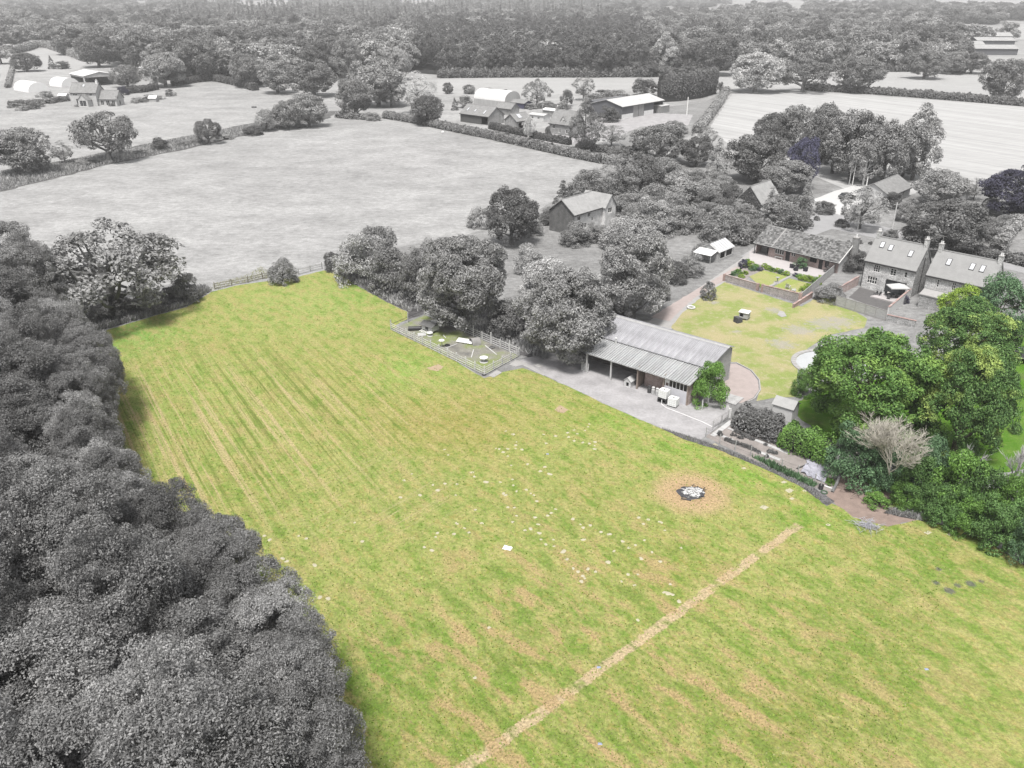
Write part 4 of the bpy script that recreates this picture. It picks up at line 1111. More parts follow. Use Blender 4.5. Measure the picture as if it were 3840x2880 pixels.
def face(side, L, D):
    if side == 'f': return Matrix.Identity(4)
    if side == 'r': return Matrix.Translation((L, 0, 0)) @ Matrix.Rotation(math.pi / 2, 4, 'Z')
    if side == 'l': return Matrix.Translation((0, D, 0)) @ Matrix.Rotation(-math.pi / 2, 4, 'Z')
    return Matrix.Translation((L, D, 0)) @ Matrix.Rotation(math.pi, 4, 'Z')

def house(name, o, ang, L, D, eave, ridge, label, cat='house', wm=None, rm=None, wins=(), ry=None, ovh=.35, ove=.3, th=.16, sky=(), doors=(), chim=(), gut=True, walls='flrb', wmats=None, ridgecap=True, eave_b=None, grp=None, open_=()):
    # o: ground place of the front left corner; x runs along the front, y away from it
    t = thing(name, (o[0], o[1], 0), math.radians(ang), label, cat, grp)
    ry = D / 2 if ry is None else ry
    eb = eave if eave_b is None else eave_b
    wmats = wmats or {}
    for s in walls:
        W = L if s in 'fb' else D
        T4 = face(s, L, D)
        ops = [q[1:5] for q in wins if q[0] == s] + [q[1:5] for q in doors if q[0] == s] + [q[1:5] for q in open_ if q[0] == s]
        b = MB()
        e = {'f': eave, 'b': eb, 'l': min(eave, eb), 'r': min(eave, eb)}[s]
        wallgrid(b, T4 @ Vector((0, 0, 0)), (T4.to_3x3() @ Vector((1, 0, 0))), W, e, [list(q) for q in ops], T4.to_3x3() @ Vector((0, 1, 0)))
        if s in 'lr':
            x = 0 if s == 'l' else L
            poly = [(x, 0, e), (x, D, e), (x, D, eb), (x, ry, ridge), (x, 0, eave)]
            poly = [q for i, q in enumerate(poly) if i == 0 or (Vector(q) - Vector(poly[i - 1])).length > 1e-4]
            if (Vector(poly[-1]) - Vector(poly[0])).length < 1e-4: poly.pop()
            n = len(poly)
            b.add(poly, [tuple(range(n)) if s == 'r' else tuple(reversed(range(n)))])
        b.build('wall', wmats.get(s, wm), t)
    sf = (ridge - eave) / ry; sb = (ridge - eb) / (D - ry)
    R = []
    b = MB().slab((-ovh, -ove, eave - ove * sf + th), (L + ovh, -ove, eave - ove * sf + th), (L + ovh, ry, ridge + th), (-ovh, ry, ridge + th), th)
    rf = b.build('roof', rm, t)
    b = MB().slab((-ovh, ry, ridge + th), (L + ovh, ry, ridge + th), (L + ovh, D + ove, eb - ove * sb + th), (-ovh, D + ove, eb - ove * sb + th), th)
    b.build('roof', rm, t)
    if ridgecap: MB().extr([(ry - .14, ridge + th - .05), (ry + .14, ridge + th - .05), (ry, ridge + th + .10)], 'x', -ovh - .01, L + ovh + .01).build('ridge', M_LEAD, rf)
    if gut: MB().box(-ovh + .02, L + ovh - .02, -ove - .13, -ove - .005, eave - ove * sf - .06, eave - ove * sf + .09).build('gutter', M_GUT, t)
    for q in wins:
        k = q[5] if len(q) > 5 else {}
        window(t, face(q[0], L, D), *q[1:5], **k)
    for q in doors:
        T4 = face(q[0], L, D)
        dr = MB().box(q[1] + .03, q[2] - .03, .06, .12, q[3], q[4] - .03, T4).build('door', q[5], t)
        MB().box(q[2] - .18, q[2] - .12, .02, .058, 1.0, 1.12, T4).build('handle', M_LEAD, dr)
    for x, f0, w_, f1 in sky:                               # rooflights: place along x, lower and upper fraction up the front slope
        z = lambda f: eave + (ridge - eave) * f + th
        n = Vector((0, -sf, 1)).normalized() * .07
        def quad(xa, xb, fa, fb, lift):
            return [Vector((xa, ry * fa, z(fa))) + n * lift, Vector((xb, ry * fa, z(fa))) + n * lift, Vector((xb, ry * fb, z(fb))) + n * lift, Vector((xa, ry * fb, z(fb))) + n * lift]
        fr = MB().slab(*quad(x, x + w_, f0, f1, 1.0), .07).build('rooflight', M_DARKF, rf)
        dd = .06 / max(ridge - eave, 1)
        MB().slab(*quad(x + .09, x + w_ - .09, f0 + dd, f1 - dd, 1.25), .01).build('pane', M_SKYG, fr)
    for x, y, w_, d_, h_, m_ in chim:
        zr = ridge + th - abs(y + d_ / 2 - ry) * max(sf, sb)
        c = MB().box(x, x + w_, y, y + d_, zr - .8, zr + h_).build('chimney', m_, t)
        MB().box(x - .05, x + w_ + .05, y - .05, y + d_ + .05, zr + h_ + .002, zr + h_ + .1).build('cap', M_CONC, c)
        for i in range(2):
            MB().lathe([(.12, zr + h_ + .1), (.1, zr + h_ + .45), (.13, zr + h_ + .47)], (x + w_ * (.3 + .4 * i), y + d_ / 2), 10).build('pot', M_BLOCK, c)
    return t

# ---- the bungalow
BO = G(2833, 949); BA = -48
bung = house('bungalow', BO + Vector((-.0, -.0, 0)), BA, 16.8, 7.4, 2.45, 4.6, 'brick bungalow with grey tiled roof and paved terrace behind the walled garden', 'bungalow', M_BRICKP, M_TILE, ry=3.7, ovh=.3, ove=.75,
    wins=[('f', 4.0, 5.9, .85, 2.1, dict(nx=4)), ('f', 7.4, 8.3, 1.1, 2.1, dict(nx=2)), ('f', 11.2, 12.6, .9, 2.1, dict(nx=3, fm=M_DARKF)), ('f', 14.2, 15.0, .5, 2.1, dict(nx=1, fm=M_DARKF))],
    doors=[('f', 6.3, 7.2, .02, 2.1, M_DARKF), ('f', 13.0, 13.8, .02, 2.1, M_DARKF)], open_=[('f', .12, 2.7, .02, 2.2)], wmats={'r': M_RENDER}, gut=True)
MB().box(-.25, 17.1, -.80, -.752, 2.02, 2.16).build('fascia', M_WFRAME, bung)
MB().box(17.102, 17.16, -.78, -.02, 2.1, 2.2).slab((17.16, -.78, 2.26), (17.24, -.78, 2.26), (17.24, 3.7, 4.86), (17.16, 3.7, 4.86), .22).build('bargeboard', M_WFRAME, bung)
MB().box(.0, .1, -.62, -.5, 0, 2.1).build('post', M_DARKF, bung)
pb = MB(); pb.box(.12, 2.7, 1.6, 1.7, .0, 2.3); pb.build('porch_wall', M_BRICKG, bung)
MB().box(1.5, 2.3, 1.5, 1.58, .05, 2.1).build('porch_door', M_DARKF, bung)
ch = MB().box(16.95, 17.9, 3.2, 4.2, 0, 5.9).build('chimney', M_BRICKG, bung)
MB().box(16.9, 17.95, 3.15, 4.25, 5.902, 6.05).build('cap', M_CONC, ch)
MB().lathe([(.13, 6.05), (.11, 6.5), (.14, 6.52)], (17.4, 3.7), 10).build('pot', M_BLOCK, ch)
# roof tiles: too small to pick apart singly, real pieces joined into one part for each slope section
def tiles(x0, x1, name, seed, lift):
    r = random.Random(seed); b = MB()
    sf = (4.6 - 2.45) / 3.7; n = Vector((0, -sf, 1)).normalized(); u = Vector((0, 1, sf)).normalized()
    base = Vector((0, -.75, 2.45 - .75 * sf + .16))
    rows = int(4.45 * math.sqrt(1 + sf * sf) / .34)
    for i in range(rows):
        x = x0 - (.16 if i % 2 else 0)
        while x < x1:
            a, c = max(x + .012, x0), min(x + .318, x1)
            if c - a > .05:
                h0 = .055 + r.uniform(0, .03) + lift; tl = r.uniform(-.006, .006)
                p = base + u * (i * .34 - .015)
                P = [p + Vector((a, 0, 0)) + n * (h0 + tl), p + Vector((c, 0, 0)) + n * (h0 - tl), p + Vector((c, 0, 0)) + u * .36 + n * (h0 - .04), p + Vector((a, 0, 0)) + u * .36 + n * (h0 - .04)]
                Q = [q - n * .035 for q in P]
                b.add(P + Q, [(0, 1, 2, 3), (0, 4, 5, 1), (1, 5, 6, 2), (3, 7, 4, 0)])
            x += .33
    o = b.build(name, M_TILE, bung); o['kind'] = 'stuff'; return o
def tilemat():
    k = N('roof_tiles_mottled'); ge = k.n('ShaderNodeNewGeometry')
    c = k.mix(ge.outputs['Random Per Island'], g_(.055), g_(.20))
    n1 = k.noise(ge.outputs['Position'], 1.2, 4, .6)
    c = k.mix(1.0, c, k.rng(n1, .3, .7, .75, 1.25), 'MULTIPLY')
    return k.fin(c, .9, .2)
M_TILE2 = tilemat()
ta = tiles(-.3, 3.55, 'roof_tiles', 1, 0); tb = tiles(3.75, 17.1, 'roof_tiles', 2, .04)
for q in (ta, tb): q.data.materials[0] = M_TILE2
MB().slab((3.56, -.76, 2.20), (3.74, -.76, 2.20), (3.74, 3.7, 4.88), (3.56, 3.7, 4.88), .1).build('verge', M_CONC, bung)

# ---- the two stone houses
SO = G(3228, 1074)
def dn(**k): return k
stA = house('stone_house', SO, -45, 8.3, 6.0, 4.75, 8.1, 'left stone house with parasol terrace and big sliding doors', 'house', M_STONE, M_SLATE, ry=3.0, ovh=.12, ove=.25,
    wins=[('f', 1.5, 2.6, 3.0, 4.2, dn(nx=3, nz=3)), ('f', 4.3, 5.3, 3.0, 4.2, dn(nx=2, nz=3)), ('f', 6.6, 7.1, 3.1, 4.1, dn(nx=1, nz=2)), ('f', .8, 2.5, .9, 2.1, dn(nx=4, nz=2)), ('f', 3.9, 7.3, .05, 2.25, dn(nx=3, fm=M_DARKF, name='sliding_door'))],
    sky=[(1.1, .55, .75, .80), (2.6, .50, .75, .75), (6.0, .42, .72, .68)], chim=[(-.02, 2.6, .6, .8, .75, M_STONE), (7.75, 2.6, .6, .8, .9, M_STONE)], wmats={'r': M_STONED})  # right gable takes the darkened stone, its shade painted in
MB().tube([(8.36, 2.9, .1), (8.36, 2.9, 6.2)], .05, 6).build('downpipe', M_GUT, stA)
MB().tube([(-.06, -.06, .1), (-.06, -.06, 4.6)], .05, 6).build('downpipe', M_GUT, stA)
SB = SO + Vector((math.cos(math.radians(-45)) * 9.9 + math.sin(math.radians(45)) * .5, math.sin(math.radians(-45)) * 9.9 + .35, 0))
stB = house('stone_house', SB, -45, 9.4, 6.0, 4.4, 7.7, 'right stone house half hidden by green trees', 'house', M_STONE, M_SLATE, ry=3.0, ovh=.12, ove=.25,
    wins=[('f', 1.7, 2.1, 2.6, 3.9, dn(nx=1, nz=3)), ('f', 4.0, 4.6, 2.6, 3.9, dn(nx=2, nz=3)), ('f', 6.5, 7.6, 2.6, 3.8, dn(nx=2, nz=3))],
    sky=[(1.9, .45, .75, .72), (5.4, .45, .75, .72), (6.9, .45, .75, .72)], chim=[(-.02, 2.6, .6, .8, .9, M_STONE), (8.85, 2.6, .6, .8, .8, M_STONE)])
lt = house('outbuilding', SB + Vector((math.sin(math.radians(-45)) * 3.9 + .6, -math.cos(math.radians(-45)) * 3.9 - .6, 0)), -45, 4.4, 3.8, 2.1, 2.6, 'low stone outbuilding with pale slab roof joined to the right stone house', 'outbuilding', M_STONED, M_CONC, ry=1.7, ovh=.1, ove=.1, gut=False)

# ---- cottage in the trees
CO = G(2155, 803, 4.5)
cot = house('cottage', CO, 47.6, 9.2, 6.6, 4.4, 6.9, 'pale cottage with dark brick gable half hidden by orchard bushes', 'cottage', M_BRICKL, M_TILEP, wmats={'l': brickmat('dark_gable_brick', g_(.11), g_(.08), g_(.13))},
    wins=[('f', 1.0, 2.0, 2.9, 3.8, dn(nx=2)), ('f', 4.4, 5.4, 3.0, 3.9, dn(nx=2)), ('f', 3.2, 4.2, .9, 2.0, dn(nx=2)), ('f', 5.8, 6.3, 2.0, 2.8, dn(nx=1))], doors=[('f', 2.2, 3.0, .02, 2.0, M_DARKF)])
# its cross wing, with a gable to the front
def crosswing(t, x0, x1, y0, y1, e, rg, wm, rm, win=None, th=.14, ov=.25):
    b = MB(); xm = (x0 + x1) / 2
    ops = [win] if win else []
    wallgrid(b, (x0, y0, 0), (1, 0, 0), x1 - x0, e, [(w0 - x0, w1 - x0, z0, z1) for w0, w1, z0, z1 in ops], (0, 1, 0))
    b.add([(x0, y0, e), (x1, y0, e), (xm, y0, rg)], [(0, 1, 2)])
    b.add([(x1, y0, 0), (x1, y1, 0), (x1, y1, e), (x1, y0, e)], [(0, 1, 2, 3)]); b.add([(x0, y1, 0), (x0, y0, 0), (x0, y0, e), (x0, y1, e)], [(0, 1, 2, 3)])
    b.build('gable_wall', wm, t)
    sl = (rg - e) / (xm - x0)
    b = MB().slab((x0 - ov, y0 - ov, e - ov * sl + th), (xm, y0 - ov, rg + th), (xm, y1, rg + th), (x0 - ov, y1, e - ov * sl + th), th)
    b.slab((xm, y0 - ov, rg + th), (x1 + ov, y0 - ov, e - ov * sl + th), (x1 + ov, y1, e - ov * sl + th), (xm, y1, rg + th), th)
    b.build('gable_roof', rm, t)
    if win: window(t, Matrix.Translation((0, y0, 0)), *win, nx=2)
crosswing(cot, 9.3, 13.0, -.8, 6.0, 4.4, 6.6, M_BRICKL, M_TILEP, (10.4, 11.8, 2.9, 4.0))

# ---- ivy-covered cottage
IO = G(2849, 814)
ivc = house('cottage', IO, 47, 8.5, 6.0, 3.0, 6.3, 'steep-roofed cottage whose gable is covered with dark ivy', 'cottage', M_BRICKG, M_TILEP, wins=[('f', 2.0, 3.0, 1.0, 2.0, dn(nx=2))])
r = np.random.default_rng(9); n = 4200
yy, zz = r.random(n) * 6.2 - .1, r.random(n) * 6.5
kk = zz < 3.1 + (3.0 - np.abs(yy - 3)) * 1.12
pp = np.stack([-.10 - .22 * r.random(n), yy, zz + .03], 1)[kk]
V = leaf_quads(pp, unit(np.array([-1, 0, .35]) + r.normal(size=(len(pp), 3)) * .5), .13 * (.6 + .8 * r.random(len(pp))), r)
link('ivy', quadmesh('ivy', V), LEAF['dark'], ivc)

# ---- leaning greenhouse shed
GO = G(2692, 984)
gs = house('greenhouse_shed', GO, 47, 5.4, 4.2, 1.95, 3.1, 'ramshackle greenhouse shed with striped pale sheet roof beside the orchard', 'shed', M_WOODG, M_WSHEET2, ovh=.2, ove=.2, gut=False,
    open_=[('f', .6, 2.3, .5, 1.7), ('f', 2.8, 4.9, .5, 1.7)], th=.06)
for i in range(6):
    x = .3 + i * .9
    MB().slab((x, -.2, 1.95), (x + .5, -.2, 1.95), (x + .5, 2.05, 3.19), (x, 2.05, 3.19), .02).build('clear_sheet', M_SKYG, gs)
for x in (.45, 2.55, 5.0): MB().box(x, x + .1, -.02, .1, .5, 1.72).build('mullion', M_WFRAME, gs)
cn = MB().slab((-2.4, .2, 1.7), (-.1, .2, 2.2), (-.1, 4.0, 2.2), (-2.4, 4.0, 1.7), .06).build('canopy', M_WSHEET, gs)
for y in (.3, 3.8): MB().box(-2.3, -2.2, y, y + .1, 0, 1.68).build('post', M_WOODG, cn)
def hoop(name, o, ang, L, Wd, Hh, m, label, cat, nrib=0, endm=None, base=0.0):
    t = thing(name, (o[0], o[1], 0), math.radians(ang), label, cat)
    n = 14
    arc = [(Wd / 2 - Wd / 2 * math.cos(math.pi * i / n), base + (Hh - base) * math.sin(math.pi * i / n) ** .9) for i in range(n + 1)]
    b = MB()
    vs = [(0, y, z) for y, z in arc] + [(L, y, z) for y, z in arc]
    b.add(vs, [(i, n + 1 + i, n + 2 + i, i + 1) for i in range(n)])
    b.build('cover', m, t, smooth=True)
    for x in (0, L):
        MB().add([(x, y, z) for y, z in arc] + ([(x, Wd, 0), (x, 0, 0)] if base else []), [tuple(range(n + 1 + (2 if base else 0)))]).build('end_wall', endm or m, t)
    if base:
        MB().box(0, L, -.05, .05, 0, base).box(0, L, Wd - .05, Wd + .05, 0, base).build('side_wall', endm or m, t)
    for i in range(nrib):
        x = L * (i + .5) / nrib
        MB().tube([(x, y, z + .03) for y, z in arc], .04, 5).build('hoop', M_CONC, t)
    return t
hoop('cloche_tunnel', G(2632, 975), 47, 2.6, 1.6, 1.5, M_POLY, 'small white arched cloche tunnel beside the greenhouse shed', 'tunnel', 4)

# ---- middle farm
house('timber_barn', G(1727, 456), -42, 14.5, 8.5, 3.1, 6.0, 'dark weatherboarded barn with three rooflights in the middle farm', 'barn', M_TIMB, M_TILEF, sky=[(2.0, .25, .7, .62), (6.0, .25, .7, .55), (11.0, .15, .8, .55)], wmats={'r': M_BRICKG}, open_=[('f', 11.0, 14.0, .02, 2.6)])
hoop('arched_barn', G(1778, 392), -42, 18, 10, 6.4, M_WSHEET, 'white arched-roof barn behind the dark weatherboarded barn', 'barn', 0, mat('grey_boards', g_(.30), .2, .6, obj=True, stretch=(3, 3, .3)), 2.6)
house('shed', G(1905, 402), -42, 9, 5, 2.2, 3.1, 'low black shed with pale roof edge right of the arched barn', 'shed', mat('navy_boards', (.05, .05, .085), .2, 1, obj=True), M_TILEF, open_=[('f', .4, 5.0, .02, 1.9)], gut=False)
house('cart_shed', G(1938, 485), 47, 7.5, 6.0, 2.7, 4.9, 'small brick building with one big rooflight in the middle farm', 'outbuilding', M_BRICKG, M_TILEF, sky=[(2.0, .3, 2.0, .85)], open_=[('f', 1.0, 3.4, .02, 2.1)])
house('outbuilding', G(1985, 452), -42, 7, 4, 2.3, 2.8, 'low outbuilding with pale flat roof left of the dormer house', 'outbuilding', M_RENDER, M_WSHEET2, gut=False, wins=[('f', 1, 2, .9, 1.8, dn(nx=2)), ('f', 4, 5, .9, 1.8, dn(nx=2))])
house('outbuilding', G(2035, 436), -42, 6, 4, 2.5, 3.0, 'second pale-roofed shed close behind the dormer house', 'outbuilding', M_BRICKG, M_WSHEET, gut=False)
house('link_barn', G(1860, 426), -42, 8, 5, 2.4, 4.2, 'low tiled range joining the dark weatherboarded barn', 'outbuilding', M_BRICKG, M_TILEF)
dh = house('farmhouse', G(2060, 500), -40, 9.5, 7.5, 3.6, 7.6, 'grey brick house with a white gabled dormer in the middle farm', 'house', M_BRICKG, M_TILEF, wins=[('f', 1.3, 2.4, 1.8, 3.1, dn(nx=2)), ('f', 7.0, 8.2, .6, 1.9, dn(nx=2)), ('f', 4.0, 4.8, .6, 1.9, dn(nx=2))], chim=[(.2, 3.2, .7, .9, 1.0, M_BRICKG)])
crosswing(dh, 4.6, 6.4, .6, 3.6, 4.9, 6.1, M_WFRAME, M_TILEF, (5.0, 6.0, 3.9, 5.0))
bb = house('farm_barn', G(2330, 448), 47, 28, 15, 4.7, 6.6, 'big modern barn with pale sheet roof and brown double doors', 'barn', M_CLAD, M_WSHEET2, doors=[('f', 7.6, 14.8, .02, 4.3, mat('brown_doors', g_(.22), .15, .6, obj=True))], open_=[('f', 21.5, 27.6, .02, 4.2)], ovh=.4, ove=.5, gut=False)
MB().box(.1, 7.5, -.06, -.004, 0, 1.7).box(14.9, 21.4, -.06, -.004, 0, 1.7).build('block_plinth', M_BLOCK, bb)
MB().box(21.5, 27.6, 8.0, 8.1, 0, 4.2).build('inner_wall', M_BLOCK, bb)
MB().box(11.15, 11.25, -.02, .055, .02, 4.2).build('door_seam', M_DARKF, bb)
house('farm_barn', G(2250, 432), 47, 20, 9, 3.6, 5.2, 'dark lower barn wing behind the big modern barn', 'barn', M_CLAD, M_CLAD, gut=False)
house('store', G(2478, 425), 47, 6, 4, 2.6, 2.9, 'small brown box store at the right end of the big modern barn', 'shed', mat('brown_store', g_(.20), .15, .8, obj=True), M_WSHEET2, gut=False, ovh=.1, ove=.1)

# ---- left farm
fh = house('farmhouse', G(272, 397), -6, 11.5, 7, 5.5, 9.0, 'stone farmhouse with pointed glazed porch at the upper left', 'house', mat('honey_stone', g_(.36), .2, 1, obj=True), M_TILEF, ovh=.3, sky=[(5.0, .55, 1.0, .8)],
    wins=[('f', 1.2, 3.2, 4.2, 5.0, dn(nx=3)), ('f', 4.8, 6.2, 4.2, 5.0, dn(nx=2)), ('f', 8.6, 9.8, 4.2, 5.2, dn(nx=2)), ('f', 2.2, 4.4, .4, 2.9, dn(nx=3))], chim=[(10.6, 3.0, .7, .9, .9, M_BLOCK)])
crosswing(fh, 4.9, 9.2, -3.2, .0, 2.8, 5.0, mat('honey_stone', g_(.36)), M_TILEF, (5.6, 8.5, .3, 2.6))
house('farmhouse_wing', G(372, 397), -6, 8.2, 6, 2.9, 6.0, 'lower tiled wing with glazed doors right of the stone farmhouse', 'house', mat('honey_stone', g_(.36)), M_TILEF, wins=[('f', 1.0, 2.4, .3, 2.3, dn(nx=2)), ('f', 3.4, 5.0, .3, 2.3, dn(nx=2)), ('f', 6.0, 7.4, .3, 2.3, dn(nx=2)), ('r', 2.2, 3.4, .2, 2.1, dn(nx=1)), ('r', 2.5, 3.3, 3.0, 4.2, dn(nx=1))])
hoop('polytunnel', G(52, 338), -40, 17, 10, 4.4, M_POLY, 'long white polytunnel at the upper left with a torn side', 'tunnel', 6)
hoop('polytunnel', G(186, 322), -36, 12, 9.5, 4.2, M_POLY, 'shorter white polytunnel beside the white roofed barns', 'tunnel', 5)
WO = G(261, 276, 5)
house('open_barn', WO, -46, 20, 16, 5.0, 6.6, 'white roofed open barn directly behind the stone farmhouse', 'barn', M_WSHEET2, M_WSHEET, open_=[('r', .5, 15.5, .02, 4.2), ('f', 1, 19, 1.4, 4.2)], gut=False)
house('open_barn', WO + Vector((24, 30, 0)), -46, 24, 16, 5.5, 7.6, 'second white roofed barn farther back at the upper left', 'barn', M_WSHEET2, M_WSHEET, open_=[('r', .5, 15.5, .02, 4.4)], gut=False)
house('garden_shed', G(222, 378), -6, 3.4, 3, 2.2, 3.0, 'small white garden shed left of the stone farmhouse', 'shed', M_RENDER, M_WSHEET, gut=False)
house('hen_house', G(560, 382), -6, 3.2, 2.6, 1.6, 2.6, 'little white roofed hen house right of the stone farmhouse', 'shed', M_WOODG, M_WSHEET, gut=False)
# ---- far right farm
for i, (x, y, L, D, e, rg, lb) in enumerate([(3655, 206, 30, 20, 4.5, 6.5, 'front long barn with white roof of the far right farm'), (3660, 178, 30, 18, 5.5, 7.5, 'middle pale roofed barn of the far right farm'), (3640, 164, 34, 16, 6.5, 9, 'rear tall barn of the far right farm'), (3600, 186, 18, 14, 4, 6, 'small left barn of the far right farm')]):
    house('farm_barn', G(x, y), -6, L, D, e, rg, lb, 'barn', M_CLAD, mat('old_fibre_roof', g_(.26), .2, .4, obj=True), gut=False, ovh=.6, ove=.8)
# ---- houses beyond the road
KO = G(3334, 733, 2.5)
house('road_bungalow', KO, 47, 14, 7.5, 2.5, 4.6, 'low tiled house with white gable behind the pale weeping tree', 'bungalow', M_RENDER, M_TILEF, wins=[('f', 2, 3.2, .9, 2.0, dn(nx=2)), ('f', 9, 10.2, .9, 2.0, dn(nx=2))], ove=.5)
house('road_garage', G(3592, 764), 47, 8, 5.5, 2.5, 4.2, 'small white garage showing between the roadside trees at the right', 'garage', M_RENDER, M_TILEF, ove=.3)

# ================================================================== THE OPEN BARN AND ITS YARD
def sheetmat(name, col, rnd=.14):
    k = N(name)
    p = k.pos((1, .25, 1), obj=True)
    a = k.noise(p, 1.6, 5, .65); b = k.noise(k.pos((3, .12, 1), obj=True), 2.0, 4, .7)
    oi = k.n('ShaderNodeObjectInfo').outputs['Random']
    c = k.mix(k.rng(a, .3, .7), tuple(x * .78 for x in col), tuple(x * 1.18 for x in col))
    c = k.mix(1.0, c, k.rng(b, .3, .7, .82, 1.12), 'MULTIPLY')
    c = k.mix(1.0, c, k.rng(oi, 0, 1, 1 - rnd, 1 + rnd), 'MULTIPLY')
    MATS[name] = k.fin(c, .7, .3)
    return MATS[name]
M_SHD = sheetmat('main_roof_sheet', (.25, .25, .265), .08)
M_SHL = sheetmat('lean_to_sheet', (.275, .28, .285), .12)
BFO = G(2198, 1396); BAR = math.radians(-40)
barn = thing('open_barn', (BFO.x, BFO.y, 0), BAR, 'long open-fronted barn with corrugated grey roof beside the gravel yard', 'barn')
def corr(w_, n, depth, a, b_):               # corrugated sheet from a=(y,z) to b=(y,z), w_ wide in x
    m = MB(); per = w_ / n; xs = []
    for i in range(n):
        x = i * per
        xs += [(x, 0), (x + per * .40, 0), (x + per * .52, depth), (x + per * .88, depth)]
    xs.append((w_, 0))
    vs = [(x, a[0], a[1] + h_) for x, h_ in xs] + [(x, b_[0], b_[1] + h_) for x, h_ in xs]
    k = len(xs)
    m.add(vs, [(i, i + 1, k + i + 1, k + i) for i in range(k - 1)])
    vs2 = [(x, a[0], a[1] - .02) for x in (0, w_)] + [(x, b_[0], b_[1] - .02) for x in (0, w_)]
    m.add(vs2, [(1, 0, 2, 3)])
    return m
s1 = corr(1.0, 4, .05, (3.6, 3.80), (8.7, 5.05)).mesh('roof_sheet')
s2 = corr(1.0, 4, .05, (8.72, 5.05), (10.2, 4.62)).mesh('roof_sheet')
s3 = corr(1.0, 3, .10, (-.4, 2.86), (3.85, 3.66)).mesh('roof_sheet')
for i in range(18):
    link('roof_sheet', s1, M_SHD, barn, (-2.4 + i * 1.004, 0, R_.uniform(0, .012)))
    link('roof_sheet', s2, M_SHD, barn, (-2.4 + i * 1.004, 0, R_.uniform(0, .012)))
for i in range(15): link('roof_sheet', s3, M_SHL, barn, (-.1 + i * 1.03, 0, R_.uniform(0, .014)))
MB().extr([(8.4, 5.02), (8.7, 5.18), (9.0, 5.03)], 'x', -2.5, 15.75).build('ridge', mat('ridge_cap', g_(.26), .2, 2), barn)
M_PINE = mat('brown_timber', (.20, .165, .145), .3, 1.5, obj=True)
for i, x in enumerate((0.05, 3.85, 7.85, 11.6, 14.95)):
    MB().box(x - .09, x + .09, -.09, .09, 0, 2.82).build('post', M_PINE if i > 1 else M_WOODL, barn)
MB().box(-.1, 15.2, -.1, .1, 2.66, 2.84).build('eave_beam', M_PINE, barn)
for x in (3.85, 7.85, 11.6): MB().box(x - .05, x + .05, .1, 3.9, 2.9, 3.05).build('tie_beam', M_PINE, barn)
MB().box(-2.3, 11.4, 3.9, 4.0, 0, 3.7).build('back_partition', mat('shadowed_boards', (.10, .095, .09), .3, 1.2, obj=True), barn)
MB().box(-2.4, -2.3, 3.6, 9.9, 0, 3.8).box(-2.4, 15.5, 9.9, 10.0, 0, 4.5).build('wall', M_WOODG, barn)
MB().box(7.6, 7.72, .3, 3.9, 0, 2.7).build('bay_partition', M_PINE, barn)
MB().box(8.0, 11.45, 1.5, 1.62, 0, 2.75).build('brick_wall', M_BRICKP, barn)
rw = MB(); rw.extr([(4.0, 0), (9.88, 0), (9.88, 4.5), (8.7, 4.98), (4.0, 3.8)], 'x', 15.3, 15.4); rw.build('end_wall', M_WOODG, barn)
MB().box(14.98, 15.08, .1, 3.98, 0, 2.9).build('end_wall', M_BRICKP, barn)
MB().box(11.75, 14.85, -.06, .04, 0, 1.75).build('front_panel', mat('grey_panel', (.42, .42, .45), .12, 1, obj=True), barn)
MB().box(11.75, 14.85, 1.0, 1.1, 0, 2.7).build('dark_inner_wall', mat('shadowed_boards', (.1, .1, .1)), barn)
for i in range(7):
    x = 11.8 + i * .5
    MB().box(x, x + .07, -.05, .03, 1.76, 2.64).build('mullion', M_WOODL, barn)
MB().box(11.75, 12.4, -.04, .02, 2.2, 2.64).build('window_board', M_WOODL, barn)
MB().lathe([(.1, 3.2), (.1, 4.3), (.16, 4.32), (.16, 4.42)], (2.2, 3.4), 10).build('flue', mat('flue', g_(.5), .1), barn)
BT = Matrix.Translation((BFO.x, BFO.y, 0)) @ Matrix.Rotation(BAR, 4, 'Z')
def bl(x, y): return (BT @ Vector((x, y, 0)))
def pallet(name, loc, rz, label, tilt=0.0, group=None):
    t = thing(name, loc, rz, label, 'pallet', group)
    for i in range(6): link('slat', PAL[0], M_WOODL, t, (0, -.5 + i * .2, .12))
    for i in range(3): link('bearer', PAL[1], M_WOODG, t, (-.5 + i * .5, 0, 0))
    t.rotation_euler = (tilt, 0, rz)
    return t
PAL = [MB().box(-.6, .6, -.06, .06, 0, .025).mesh('slat'), MB().box(-.05, .05, -.55, .6, 0, .115).mesh('bearer')]
p = pallet('pallet', bl(-.35, .3) + Vector((0, 0, 1.0)), BAR, 'slatted pallet leaning against the left post of the open barn', math.radians(85))
p.location.z = .6
